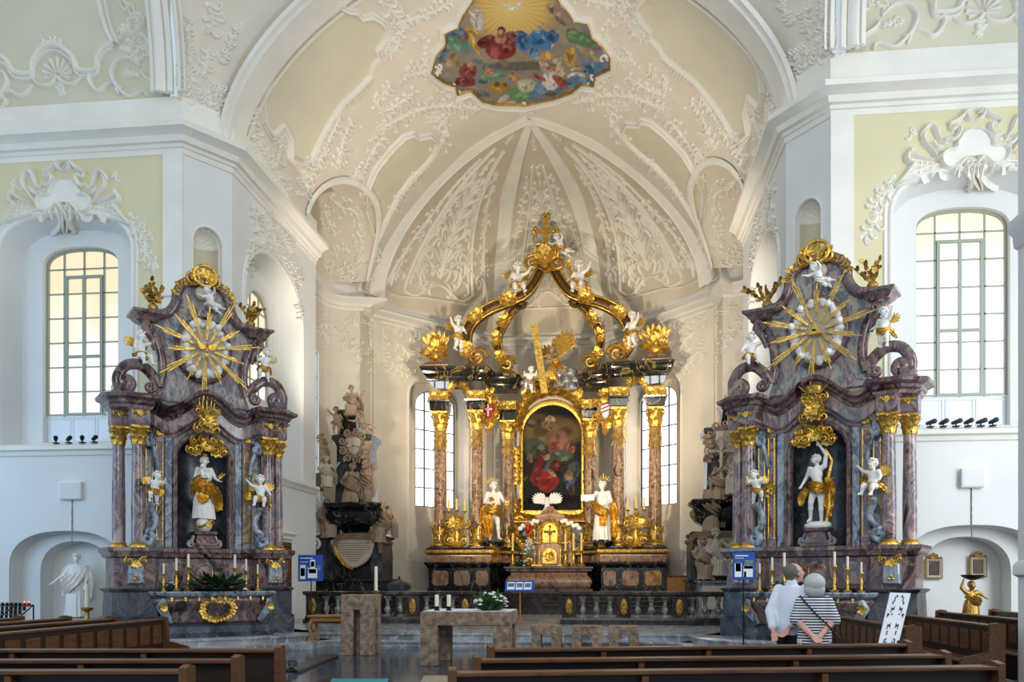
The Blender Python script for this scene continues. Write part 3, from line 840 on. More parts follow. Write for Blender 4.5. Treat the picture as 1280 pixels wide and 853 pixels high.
GAR = [([(312,150),(318,120),(338,85),(362,52),(395,20),(430,-5)],9),([(318,165),(326,180),(340,208),(352,225)],11),
 ([(352,165),(350,185),(345,210)],8),([(478,-5),(490,14),(505,30),(498,42)],11),([(500,50),(490,66),(478,72)],8),
 ([(497,28),(520,22),(545,12),(565,0)],10),([(520,40),(535,60),(530,80),(510,82)],10),([(505,95),(525,90),(545,80)],8),
 ([(488,104),(478,118),(470,130),(480,138),(500,128),(520,112)],9),([(425,145),(415,165),(405,185),(396,205),(388,222)],9),([(440,150),(430,170),(425,190),(418,210)],8),
 ([(545,105),(560,112),(575,130),(600,138)],9),([(478,160),(495,150),(515,140),(535,134),(560,132),(590,138)],11),([(560,146),(548,160),(556,172),(545,190)],9),
 ([(452,215),(462,195),(476,172)],9),([(536,205),(520,222),(505,240),(492,262)],7),([(372,222),(384,232),(380,246)],10),([(440,225),(448,212),(455,230),(452,250)],8),
 ([(470,310),(473,330),(470,350),(466,368)],7),([(318,150),(316,170),(328,200),(346,226),(362,250)],8),([(378,215),(392,196),(402,175)],10)]
for g, wd in GAR: R.garland(g, wd, .06, 1.15)
# leaf bands running beside the ribs and shells
R.lattice([(487,45),(500,47),(494,60),(480,58)],3,3,.025); R.lattice([(530,143),(548,140),(544,152),(530,153)],3,2,.02); R.lattice([(470,160),(486,150),(490,158),(476,168)],3,2,.02)
for a, b in (((428,133),(466,97)),((398,22),(425,3))):
    for k in range(12):
        t = k/11; x = a[0]+(b[0]-a[0])*t; y = a[1]+(b[1]-a[1])*t; e = 3+9*sin(pi*t)**.7
        R.st([(x+e*.5*q, y+e*.75*q+1.5*(1-q*q)) for q in (-1,-.5,0,.5,1)], .03, .05, 1)
R.shell((496,34), 14, .045, 8, .3, pi*.9); R.shell((352,178), 14, .04, 7)
# scattered leaves between the fields
rg = random.Random(3)
band = [(395,215),(440,150),(480,120),(505,95),(540,110),(560,128),(520,135),(480,155),(455,190),(430,225)]
for k in range(60):
    x = rg.uniform(390,565); y = rg.uniform(95,230)
    if inside(band, x, y):
        a = rg.uniform(0,6.3); sg = rg.choice((-1,1)); R.st(curl((x,y), a, rg.uniform(6,13), 0, sg*.3, sg*1.4, 10), .03, .04, 1)
R.out('vault_stucco', M['stucco'])
# lunette, walls under the apse cornice
R = Rel(hit, True)
for g, wd in (([(412,245),(425,258),(440,262),(448,275),(445,290),(452,300)],11),([(452,300),(448,318),(452,330),(440,338),(432,350)],9),([(405,262),(412,280),(420,295)],8),([(432,355),(438,340),(428,330)],8),([(408,330),(420,342),(436,348),(446,352)],7),([(415,320),(425,310),(440,312)],6),
   ([(398,402),(412,405),(420,415),(432,420),(440,432)],12),([(402,412),(410,425),(416,440)],10),([(430,402),(442,400),(450,408)],7),([(436,430),(446,440),(452,452)],8),
   ([(470,398),(478,415),(474,435),(480,455)],9),([(485,410),(500,402),(515,408),(530,420)],13),([(490,425),(505,435),(515,450),(530,445)],14),([(535,428),(545,440),(540,455)],10),([(488,450),(498,462),(512,470)],11),([(466,402),(467,425),(466,450),(467,470)],6)):
    R.garland(g, wd, .05, 1.2, .65)
R.out('apse_stucco', M['stucco'])
# choir side wall stucco above the bay and on the pier
R = Rel(hit, True)
for g, wd in (([(316,258),(320,275),(325,290),(330,305),(338,318)],9),([(330,262),(338,278),(342,295),(345,312),(352,322)],9),([(345,285),(355,300),(362,318)],8),([(318,300),(314,320),(311,345)],7),([(360,325),(368,340),(374,360)],7),([(372,380),(376,400)],4)):
    R.garland(g, wd, .05, 1.2)
# rocaille cluster at the springing of the arches
for g, wd in (([(207,92),(206,105),(209,118)],11),([(222,88),(222,104),(226,118)],11),([(238,98),(240,112),(244,124)],11),([(252,112),(256,124),(262,134)],10),([(270,122),(272,134),(276,142)],9),([(282,122),(288,134),(292,146)],11),([(296,128),(302,140),(306,152)],10),([(212,84),(232,88),(246,100)],8),([(258,108),(272,114),(290,120)],8),([(262,62),(258,80),(254,98)],9),([(235,20),(236,50),(240,78)],5),([(262,5),(266,25),(262,42)],12),([(300,30),(288,55),(278,80)],5)):
    R.garland(g, wd, .055, 1.4, .55)
R.out('pier_stucco', M['stucco'])
# transept lunette: wavy moulding with a shell
R = Rel(hit, True)
w1 = [(-260,390),(-180,395),(-175,340),(-110,260),(-60,250),(0,300),(40,330),(85,392),(172,395),(180,340),(215,280),(270,250),(330,260),(390,310),(425,380),(520,374),(525,320),(560,262),(610,238)]
def D1(q): return [(a[0]+(b[0]-a[0])*k/4, a[1]+(b[1]-a[1])*k/4) for a, b in zip(q, q[1:]) for k in range(4)]+[q[-1]]
w1s = [tuple(p)[:2] for p in cr([V((p[0],p[1],0)) for p in w1], 5)]
R.st(X5(w1s), .075, .1, 0); R.st(X5([(p[0], p[1]+26) for p in w1s]), .05, .08, 0); R.st(X5([(p[0], p[1]-14) for p in w1s]), .03, .05, 0)
R.st(X5(D1([(610,238),(580,180),(550,90),(525,-40)])), .08, .1, 0); R.st(X5(D1([(635,240),(605,180),(578,90),(555,-40)])), .05, .08, 0)
for q in ([(180,430),(220,460),(280,455),(312,420),(340,445),(400,450),(455,405)],[(465,408),(490,400),(480,430),(500,470),(530,490),(570,460),(610,440)],[(750,360),(700,318),(640,322),(600,380),(612,440),(650,490),(700,520),(770,490),(790,520)],[(760,380),(775,410),(800,430),(830,445),(868,470)],[(640,510),(630,480),(660,470)],[(180,455),(150,500),(110,515),(60,490),(30,500)],[(-20,360),(30,400),(45,450),(10,520),(40,540),(20,580),(-10,570)],[(650,190),(720,190),(770,130),(792,60),(775,-10)],[(640,20),(672,62),(694,40),(672,18),(640,-20)],[(625,235),(660,190),(640,150)],[(700,310),(720,230),(760,190),(800,230),(840,290)]):
    R.st(X5(q), .06, .09, 1, n=6)
R.shell(X5([(312,405)])[0], 20, .05, 9, -.25, pi+.25)
for g, wd in (([(650,250),(690,270),(720,300),(750,330)],9),([(690,205),(720,230),(760,260),(800,270),(830,290)],9),([(660,200),(690,110),(720,60)],10),([(670,370),(700,400),(740,405)],7),([(322,440),(325,470),(330,515)],5),([(225,238),(270,228),(325,232)],6)):
    R.garland(X5(g), wd, .05, 1.3, .5)
R.out('lunette_stucco', M['stucco'])
# cartouche over the transept window: a thing of its own on either side
def mc(q): return [(580-p[0], p[1]) for p in q]
R = Rel(hit, True); plate = Rel(hit, True)
half_ = [[(290,116),(318,120),(342,145),(380,163),(362,150)],[(380,168),(372,188),(350,178),(344,200),(362,226),(388,222),(398,240)],[(398,242),(418,214),(428,182),(446,160),(472,178),(482,205)],[(418,305),(442,262),(468,228),(472,200),(452,168)],[(404,262),(424,258),(444,226)],[(300,132),(320,128),(312,152),(290,160)],
  [(290,192),(325,203),(350,240),(356,264),(386,268),(408,290),(398,328),(365,338),(335,316),(310,300)],[(420,352),(398,362),(360,346),(322,308),(300,332),(318,340)],[(430,300),(480,286),(522,262),(532,290),(512,310),(540,352),(576,392)],[(430,352),(480,368),(540,382),(576,396)],[(300,300),(322,330),(308,372),(328,412),(352,426)],[(288,330),(302,370),(296,422)],[(512,240),(520,262),(504,268)],[(340,348),(352,340),(346,360)]]
for q in half_:
    for f in (lambda z: z, mc): R.st(X1(f(q)), .06, .11, 1, n=6)
for f in (lambda z: z, mc):
    R.lattice(X1(f([(440,305),(515,285),(530,350),(440,350)])), 4, 3, .028)
    R.garland(X1(f([(385,232),(415,250),(440,235)])), 5, .035, 1.2)
R.garland(X1([(590,350),(590,395),(622,430),(650,462),(640,500),(655,540),(690,595)]), 10, .05, 1.4, .4, fl=.35)
R.garland(X1([(500,165),(520,170),(505,190)]), 7, .04); R.garland(X1([(70,210),(62,200),(80,235)]), 7, .04)
pl = [(290,196),(322,207),(346,242),(352,270),(384,273),(402,292),(393,324),(365,332),(335,312),(310,298),(290,300)]
poly = X1([tuple(p)[:2] for p in cr([V((p[0],p[1],0)) for p in pl + mc(pl)[::-1][1:-1]], 3, True)])
pm = MB(); patch(pm, poly, 5, .06)
pmr = MB(); pmr.add([(-v[0],v[1],v[2]) for v in pm.v], pm.f)
for sd, a, b in ((-1, R.L, pm), (1, R.R, pmr)):
    t = thing('stucco_cartouche', 'white shell-topped stucco cartouche with net panels over the %s transept window' % ('left' if sd < 0 else 'right'), 'stucco ornament', (sd*11.2, 20.8, 11.1), group='cartouches over the transept windows')
    mi = Matrix.Translation((-sd*11.2, -20.8, -11.1))
    for m_, nm in ((a,'scrollwork'),(b,'shield')):
        m_.v = [tuple(mi @ V(p)) for p in m_.v]; m_.build(nm, M['stucco'], t, 50)
# --- relief of the apse fields, laid out on the dome itself
def domeS(k):
    def S(u, s):
        u = min(1, max(0, u)); s = min(.995, max(0, s)); e = 1e-3
        P = dome(k, u, s); a = dome(k, min(1,u+e), s)-dome(k, max(0,u-e), s); b = dome(k, u, min(.999,s+e))-dome(k, u, max(0,s-e))
        N = a.cross(b); N = N.normalized() if N.length > 1e-12 else V((0,-1,0))
        if N.dot(V((0,28,10))-P) < 0: N = -N
        return P, N
    return S
for k, nm in enumerate(('left','middle','right')):
    base = domeS(k)
    # chart: x across in metres at the base, y = height parameter (0..1) eased so that rows look even
    def S(x, y, base=base): return base(.5+x, max(0,y)**1.9)
    R = Rel(S)
    def fr(x0, y0, y1, w): 
        for sg in (1,-1): R.st([(sg*x0*(1-(i/16)*.62), y0+(y1-y0)*i/16) for i in range(17)], w, w, 0)
    W_ = .075
    fr(.29,.10,.84,W_); fr(.25,.13,.80,.045); fr(.43,.06,.95,.05)
    R.st([(.29*(i/8-1), .10-.03*sin(i/16*pi*3)) for i in range(17)], W_, W_, 0)
    R.st([(.43*(i/8-1), .06) for i in range(17)], .06, .08, 0)
    rgk = random.Random(11+k)
    R.bouquet((0,.16), .5, pi/2, .075, 7)
    R.shell((0,.22), .1, .085, 9, down=-1)
    for sg in (1,-1):
        R.garland([(sg*.04,.14),(sg*.15,.15),(sg*.22,.22),(sg*.2,.32)], .075, .07, 1.2, .7, rgk)
        R.garland([(sg*.05,.36),(sg*.13,.38),(sg*.17,.46),(sg*.1,.56)], .065, .065, 1.2, .7, rgk)
        R.garland([(sg*.03,.58),(sg*.08,.62),(sg*.06,.7)], .05, .055, 1.2, .7, rgk)
        R.garland([(sg*.36,.14),(sg*.35,.3),(sg*.31,.45),(sg*.26,.6),(sg*.21,.75)], .05, .055, 1.2, .5, rgk)
        R.st(curl((sg*.22,.24), pi/2+sg*.5, .2, 0, sg*.4, sg*1.8, 18), .07, .09, 1)
        R.st(curl((sg*.38,.09), pi/2-sg*.3, .2, 0, sg*.5, sg*1.8, 18), .07, .09, 1)
        R.st(curl((sg*.1,.1), pi/2-sg*1.2, .2, 0, sg*.5, sg*1.8, 18), .07, .09, 1)
    R.garland([(0,.70),(.01,.74),(0,.78)], .04, .05, 1.2, .5, rgk)
    R.shell((0,.88), .035, .045, 7, down=-1)
    R.out('apse_%s_stucco' % nm, M['stucco'])
# keystone knot where the ribs meet
R = Rel(hit)
for g, wd in (([(650,138),(660,134),(670,138)],7),([(652,146),(660,150),(668,146)],6),([(655,130),(660,142),(662,152)],5),([(536,92),(545,90),(550,88)],7),([(765,72),(775,70),(762,66)],7)): R.garland(g, wd, .06, 1.5, .6)
R.out('vault_keystone', M['stucco'])
# --- painted surfaces
def vnoise(x, y, s):
    def h(i, j): return (math.sin(i*127.1+j*311.7+s*74.7)*43758.5453) % 1
    i, j = math.floor(x), math.floor(y); fx, fy = x-i, y-j; fx = fx*fx*(3-2*fx); fy = fy*fy*(3-2*fy)
    return (h(i,j)*(1-fx)+h(i+1,j)*fx)*(1-fy)+(h(i,j+1)*(1-fx)+h(i+1,j+1)*fx)*fy
def hx(c): return rgb(c)[:3]
def paint(x, y, layers, base):
    c = base(x, y)
    n1 = vnoise(x*.16, y*.16, 1)-.5; n2 = vnoise(x*.5, y*.5, 2)-.5
    for (cx, cy, rx, ry, rot, col, soft) in layers:
        R_ = max(rx,ry)*1.7+2
        if abs(x-cx) > R_ or abs(y-cy) > R_: continue
        q_ = min(2.4, .45*min(rx,ry)); dx, dy = x-cx+n1*1.4*q_, y-cy+n2*q_; soft_ = soft*.55; ca, sa = cos(rot), sin(rot)
        d = sqrt(((dx*ca+dy*sa)/rx)**2+((-dx*sa+dy*ca)/ry)**2)
        t = min(1, max(0, (1-d)/soft_+.5)) if d < 1+soft_ else 0
        if t > 0:
            k = .82+.36*((dx*.3-dy*.7)/(max(rx,ry)+.1)*-.5+.5) + .35*(vnoise(x*.9+cx, y*.35, 5)-.5)
            c = tuple(a*(1-t)+b*k*t for a, b in zip(c, col))
    k = 1+.16*(vnoise(x*1.2, y*1.2, 9)-.5)
    return tuple(max(0, a*k) for a in c)
def paintmat(name, rough):
    m, nt, b = newmat(name); a = nt.nodes.new('ShaderNodeVertexColor'); a.layer_name = 'paint'
    lnk(nt, a.outputs['Color'], b.inputs['Base Color']); b.inputs['Roughness'].default_value = rough; b.inputs['Specular IOR Level'].default_value = .15; return m
def setcol(o, cols):
    at = o.data.color_attributes.new('paint', 'FLOAT_COLOR', 'POINT')
    at.data.foreach_set('color', [q for c in cols for q in (c[0],c[1],c[2],1)])
FRO = [(590,0),(578,18),(571.5,33),(556,40),(557,53),(545,67),(539,89),(545,95),(556,102),(569,106),(571.5,117),(588,111),(603,125),(620.5,129),(656,130),(693,122),(715,114),(727,104),(742,106),(745,93),(763,85),(763,69),(751.5,53),(740,44),(735,28),(718,25),(711,14),(699,0),(690,-25),(672,-46),(648,-52),(620,-46),(600,-25)]
def dense(r, k=4): return [(a[0]+(b[0]-a[0])*i/k, a[1]+(b[1]-a[1])*i/k) for a, b in zip(r, r[1:]+[r[0]]) for i in range(k)]
def fbase(x, y):
    d = hypot((x-640), (y-8)*1.25)
    g = hx('f6d878'); ye = hx('d9a83a'); cl = hx('8f8a80'); bl = hx('5f8099'); br = hx('8a6a48')
    a = atan2(y-8, x-640); ra = .5+.5*sin(a*36)
    t = min(1, d/62); c = tuple(p*(1-t)+q*t for p, q in zip(g, ye)); c = tuple(v*(.86+.18*ra) for v in c)
    if d > 40:
        n = vnoise(x*.06, y*.09, 4); n2 = vnoise(x*.14, y*.16, 8)
        o = tuple(p*(1-n)+q*n for p, q in zip(cl, bl)); o = tuple(p*(1-n2*.6)+q*n2*.6 for p, q in zip(o, hx('b39468')))
        k = min(1, (d-40)/22); k = max(k, 0)*(1 if y > 55 else .8); c = tuple(p*(1-k)+q*k for p, q in zip(c, o))
    return c
def ly(l): return [(520+a*.2031, b*.2031, c*.2031, d*.2031, e, hx(f), g) for a,b,c,d,e,f,g in l]
FL = ly([(600,345,260,60,0,'a09078',.7),(640,400,220,28,0,'6b665c',.6),(250,260,75,50,.2,'5f8a72',.4),(290,215,35,30,0,'8a5a44',.5),(375,120,35,70,-.2,'c9c2b4',.5),(370,60,60,22,.6,'b7a890',.5),
 (350,240,14,100,-.38,'d9a428',.25),(330,187,80,12,.1,'d9a428',.25),(520,300,95,62,0,'8e2a28',.25),(430,250,60,36,-.4,'7c2624',.3),(590,240,55,40,.4,'7a2c28',.3),(525,225,38,38,0,'c08a62',.35),(522,180,24,22,0,'6a4028',.3),(520,190,14,14,0,'c99a72',.4),
 (760,250,75,80,.15,'3f7fb4',.25),(840,220,40,40,.6,'356a9c',.35),(655,255,45,60,-.3,'3d76a8',.3),(650,200,40,14,.3,'33658f',.3),(752,178,22,24,0,'a8a090',.3),(785,330,60,30,.2,'c99a3a',.35),(735,320,40,30,0,'5a92c0',.35),
 (960,190,38,24,0,'8a6040',.4),(1020,235,100,45,.3,'5c8258',.35),(890,120,50,14,.7,'8a6848',.5),(860,60,70,30,.5,'a58a70',.6),(950,340,40,58,0,'c2953c',.35),(1060,320,90,18,.55,'b8a078',.4),(1000,410,90,14,.3,'c0a060',.5),(985,465,55,26,0,'d8d6cc',.4),
 (1100,420,80,50,.3,'5a7fa4',.7),(1000,500,90,35,0,'557ba0',.7),(780,560,120,45,-.1,'4f80b0',.7),(215,370,70,45,-.3,'a88a68',.6),(320,430,55,50,.3,'94413a',.3),(300,500,70,30,0,'8a3832',.3),(335,390,24,20,0,'b98462',.4),(470,470,110,30,-.3,'6f927c',.4),(420,440,20,50,.1,'76967e',.4),
 (510,535,65,35,0,'b0882e',.35),(450,440,30,24,0,'c07a48',.45),(610,470,50,30,.2,'b58a58',.5),(640,575,75,45,0,'6a9a62',.4),(680,520,60,40,0,'c4c2a8',.5),(830,490,55,62,0,'d9d2cc',.35),(890,500,60,28,.7,'b3553f',.3),(760,470,45,18,.5,'b45548',.35),(830,420,40,18,0,'c98a68',.4),(775,390,14,50,-.3,'c9b48a',.4),(880,390,14,50,.3,'c9b48a',.4),
 (240,190,60,30,0,'4c6c8c',.6),(150,320,40,60,0,'607c90',.7),(850,580,110,22,-.1,'8a8478',.6),(400,570,60,20,.2,'7d7a74',.6),(595,45,30,10,0,'e6e6e6',.4),(560,28,34,8,.6,'dcdcdc',.4),(630,25,34,8,-.7,'dcdcdc',.4)])
def folds(layers, seed, n=5, skip=0):
    rg_ = random.Random(seed); out = []
    for i, l in enumerate(layers):
        out.append(l); cx, cy, rx, ry, rot, col, soft = l
        if i < skip or max(rx,ry) > 40: continue
        for k in range(n):
            u, v = rg_.uniform(-.65,.65)*rx, rg_.uniform(-.65,.65)*ry; f = rg_.choice((1.5,1.35,.5,.62,.8)); p = (.75,.68,.55) if f > 1.3 else (0,0,0)
            out.append((cx+u*cos(rot)-v*sin(rot), cy+u*sin(rot)+v*cos(rot), max(.5,rx*rg_.uniform(.1,.34)), max(.5,ry*rg_.uniform(.18,.5)), rot+rg_.uniform(-.7,.7), tuple(min(1,c*f*.85+q*.1) for c, q in zip(col,p)), .9))
    return out
rg_ = random.Random(21)
for k in range(90):
    x, y = rg_.uniform(545,760), rg_.uniform(38,128); FL.insert(2, (x, y, rg_.uniform(3,9), rg_.uniform(1.5,4), rg_.uniform(-.6,.6), hx(rg_.choice(('c9b592','a8906c','8a7858','6f7f88','b59a74','d2c4a6','7d6a55','8b6a5a'))), .9))
FL = folds(FL, 5, 5, 92)
mb = MB(); px = patch(mb, dense(FRO, 5), 1.1, .03)
fr = mb.build('ceiling_fresco', paintmat('fresco_paint', .7), None, 60)
setcol(fr, [tuple(.82*(.84*v+.16*sum(c_)/3) for v in c_) for c_ in [paint(x, y, FL, fbase) for x, y in px]])
tag(fr, 'multi-lobed ceiling fresco with red and blue robed figures under a golden sunburst', 'fresco')
R = Rel(hit); q = dense(FRO, 4); q2 = dense(offset_poly(FRO, 2.4), 4); q3 = dense(offset_poly(FRO, 5.2), 4)
g2 = Rel(hit); g2.st(q+[q[0]], .06, .07, 0); go = g2.L.build('gilt_moulding', M['goldd'], fr, 50)
R.st(q2+[q2[0]], .05, .08, 0); R.st(q3+[q3[0]], .07, .1, 0); R.L.build('stucco_moulding', M['stucco'], fr, 50)
# ---------------------------------------------------------------- figures, gilded ornament
def remesh(mb, name, vox, mat, parent, it=4, M_=None):
    me = bpy.data.meshes.new('tmp'); me.from_pydata(mb.v, [], mb.f); me.update()
    bm = bmesh.new(); bm.from_mesh(me); bmesh.ops.recalc_face_normals(bm, faces=bm.faces); bm.to_mesh(me); bm.free()
    o = bpy.data.objects.new('tmp', me); C.objects.link(o)
    r = o.modifiers.new('r', 'REMESH'); r.mode = 'VOXEL'; r.voxel_size = vox
    if it: sm_ = o.modifiers.new('s', 'SMOOTH'); sm_.factor = .5; sm_.iterations = it
    dg = bpy.context.evaluated_depsgraph_get(); m2 = bpy.data.meshes.new_from_object(o.evaluated_get(dg))
    bpy.data.objects.remove(o); bpy.data.meshes.remove(me)
    m2.name = name; m2.shade_smooth(); m2.materials.clear(); m2.materials.append(mat)
    o = bpy.data.objects.new(name, m2); C.objects.link(o)
    if parent: o.parent = parent
    return o
ADULT = dict(pel=(0,0,.52), chest=(0,.0,.71), neck=(0,.005,.825), head=(0,-.012,.915), look=(0,-1,0),
  shA=(-.103,.0,.795), elA=(-.135,.01,.64), haA=(-.14,-.03,.50), shB=(.103,.0,.795), elB=(.135,.01,.64), haB=(.14,-.03,.50),
  hiA=(-.05,0,.50), knA=(-.056,-.015,.275), anA=(-.056,.01,.04), toA=(-.065,-.085,.018), hiB=(.05,0,.50), knB=(.056,-.015,.275), anB=(.056,.01,.04), toB=(.065,-.085,.018))
CHILD = dict(pel=(0,0,.40), chest=(0,.0,.59), neck=(0,.0,.715), head=(0,-.015,.85), look=(0,-1,0),
  shA=(-.125,.0,.68), elA=(-.18,.0,.53), haA=(-.18,-.06,.41), shB=(.125,.0,.68), elB=(.18,.0,.53), haB=(.18,-.06,.41),
  hiA=(-.07,0,.38), knA=(-.085,-.03,.21), anA=(-.08,.01,.045), toA=(-.09,-.08,.022), hiB=(.07,0,.38), knB=(.085,-.03,.21), anB=(.08,.01,.045), toB=(.09,-.08,.022))
def fig_mb(J, child=False, fat=1.0, fingers=True, feet=True):
    B = dict(CHILD if child else ADULT); B.update(J or {}); P = {k: V(v) for k, v in B.items()}; mb = MB()
    f = fat*(1.42 if child else 1)
    pel, ch, nk, hd = P['pel'], P['chest'], P['neck'], P['head']; up = (ch-pel).normalized()
    sx = (P['shB']-P['shA']).normalized(); bk = sx.cross(up).normalized()
    R = Matrix((sx, up.cross(sx)*1.0, up)).transposed()
    mb.ell(pel, (.082*f,.064*f,.07*f), 14, 9, R=R); mb.ell(ch, (.092*f,.064*f,.098*f), 14, 9, R=R)
    mb.cone(pel, ch, .066*f, .07*f, 12); mb.cone(ch+up*.05, nk, .06*f, .034*f, 10)
    for s in 'AB': mb.ell(P['sh'+s], .04*f, 10, 7); mb.cone(ch+up*.04, P['sh'+s], .055*f, .037*f)
    if child: mb.ell(pel+up*.07-R@V((0,.028,0)), .072*f, 12, 8)
    mb.cone(nk, hd, .031*f, .031*f, 10)
    lk = V(P['look']).normalized(); hs = .108 if child else HS
    zz = V((0,0,1)); hx_ = lk.cross(zz).normalized() if abs(lk.z) < .95 else V((1,0,0)); hu = hx_.cross(lk).normalized()
    T = lambda a, b, c: hd + hx_*(a*hs) + lk*(b*hs) + hu*(c*hs)
    HR = Matrix((hx_, lk, hu)).transposed()
    mb.ell(T(0,-.1,.12), (.74*hs,.86*hs,.84*hs), 14, 10, R=HR); mb.ell(T(0,.22,-.38), (.55*hs,.5*hs,.6*hs), 12, 8, R=HR)
    mb.cone(T(0,.74,.12), T(0,.93,-.2), .07*hs, .14*hs, 6); mb.ell(T(0,.66,-.5), (.24*hs,.13*hs,.06*hs), 8, 6, R=HR); mb.ell(T(0,.6,-.84), (.2*hs,.18*hs,.16*hs), 8, 6, R=HR)
    mb.ell(T(0,.66,.24), (.5*hs,.12*hs,.1*hs), 8, 6, R=HR)
    for q in (-1,1):
        mb.ell(T(q*.72,-.05,-.08), (.1*hs,.2*hs,.26*hs), 8, 6, R=HR); mb.ell(T(q*.3,.62,-.22), .22*hs, 8, 6)
    for s in 'AB':
        sh, el, ha = P['sh'+s], P['el'+s], P['ha'+s]
        mb.cone(sh, el, .037*f, .029*f); mb.cone(el, ha, .029*f, .019*f)
        d = (ha-el).normalized(); k = .9 if child else 1; sg = -1 if s == 'A' else 1
        w = P.get('pw'+s); w = V(w).normalized() if w is not None else V((sg*.3,-1,.1)); w = (w - d*w.dot(d)).normalized(); sd = d.cross(w)*1.0
        c = ha+d*.03*k; mb.ell(c, (.013*k,.034*k,.026*k), 8, 6, R=Matrix((w, d, sd)).transposed())
        if fingers:
            for i in range(4):
                o = c + d*.026*k + sd*((i-1.5)*.0125*k); L = (.030,.036,.034,.026)[i]*k
                m1 = o+d*L*.6+w*L*.15; mb.cone(o, m1, .0075*k, .007*k, 6); mb.cone(m1, m1+d*L*.35+w*L*.45, .0068*k, .0055*k, 6)
            o = c - sd*.02*k; m1 = o+(d*.5-sd*.75+w*.4).normalized()*.022*k; mb.cone(o, m1, .009*k, .0078*k, 6); mb.cone(m1, m1+(d*.85+w*.4).normalized()*.02*k, .0075*k, .006*k, 6)
        hi, kn, an = P['hi'+s], P['kn'+s], P['an'+s]
        mb.cone(hi, kn, .06*f, .04*f, 12); mb.cone(kn, an, .039*f, .024*f, 12); mid = kn.lerp(an, .3); mb.ell(mid, (.04*f,.044*f,.06*f), 10, 7)
        if feet:
            to = P['to'+s]; mb.cone(an, to, .027*f, .019*f, 8); mb.ell(an+V((0,.01,-.012)), .026*f, 8, 6)
    return mb
def loft(mb, rings, k=9, amp=.12, tw=.6, seg=48, cap=True, seed=0, n=5):
    """draped cloth: rings (x,y,z,rx,ry); folds deepen downwards"""
    C_ = cr([V((r[0],r[1],r[2])) for r in rings], n); Rr = cr([V((r[3],r[4],0)) for r in rings], n); m = len(C_); rg = random.Random(seed); ph = [rg.uniform(0,6.3) for _ in range(3)]
    vs = []; fs = []
    for i in range(m):
        t = i/(m-1)
        for j in range(seg):
            a = 2*pi*j/seg; w = sin(k*a+ph[0]+tw*3*t)*.6+sin((k*.5+1.5)*a+ph[1]-tw*2*t)*.4; w = abs(w)*1.6-.5
            g = 1+amp*w*(.25+.75*t)
            vs.append(C_[i]+V((cos(a)*Rr[i].x*g, sin(a)*Rr[i].y*g, amp*.05*sin(2*a+ph[2])*t)))
    for i in range(m-1):
        for j in range(seg): q = (j+1)%seg; fs.append((i*seg+j, i*seg+q, (i+1)*seg+q, (i+1)*seg+j))
    if cap: fs.append(tuple(range(seg-1,-1,-1))); fs.append(tuple((m-1)*seg+j for j in range(seg)))
    mb.add(vs, fs)
def swag(mb, pts, w, th=.02, folds=3, seed=0, n=6):
    """flying or slung cloth: a thick rippled ribbon"""
    P = cr(pts, n); m = len(P); W = cr([V((q,0,0)) for q in w], n); rg = random.Random(seed); ph = rg.uniform(0,6); K = 12
    t0 = (P[1]-P[0]).normalized(); u = V((0,-1,.2)); s_ = t0.cross(u).normalized(); vs = []; fs = []
    for i in range(m):
        t = (P[min(i+1,m-1)]-P[max(i-1,0)]).normalized(); s_ = (s_-t*s_.dot(t)).normalized(); nn = t.cross(s_)
        for side in (1,-1):
            for k in range(K+1):
                x = (k/K-.5)*W[i].x; r = sin(folds*2*pi*k/K+ph+i*.25)*W[i].x*.13
                vs.append(P[i]+s_*x+nn*(r+side*th))
    R_ = 2*(K+1)
    for i in range(m-1):
        for k in range(K):
            a = i*R_+k; b = a+R_; fs.append((a,a+1,b+1,b)); a += K+1; b += K+1; fs.append((b,b+1,a+1,a))
        a = i*R_; b = a+R_; fs.append((a,b,b+K+1,a+K+1)); fs.append((a+K,a+2*K+1,b+2*K+1,b+K))
    mb.add(vs, fs)
def wing(mb, root, out, up, L, n=8):
    out = V(out).normalized(); up = V(up).normalized(); nn = out.cross(up)
    for k in range(n):
        a = 1.25-1.4*k/(n-1); d = out*cos(a)+up*sin(a); l = L*(.72+.28*sin(pi*k/(n-1)))
        p = V(root)+out*(L*.05*k)*.6; mb.leaf(p, d, nn, l, L*.19, .12, 1, 5, .3)
    for k in range(n-2):
        a = 1.25-1.1*k/(n-3); d = out*cos(a)+up*sin(a); mb.leaf(V(root)-nn*.01*L, d, nn, L*.5, L*.18, .15, 1, 4, .3)
    mb.cone(V(root), V(root)+up*L*.42+out*L*.12, L*.06, L*.04, 8)
def hairball(mb, c, r, n=26, seed=1, look=(0,-1,0)):
    rg = random.Random(seed); lk = V(look).normalized()
    while n:
        d = V((rg.uniform(-1,1), rg.uniform(-1,1), rg.uniform(-.4,1))).normalized()
        if d.dot(lk) > .45 - .4*max(0,d.z): 
            if d.z < .55: continue
        mb.ell(V(c)+d*r*.86, r*.28, 7, 5); n -= 1
CACHE = {}; HS = .068
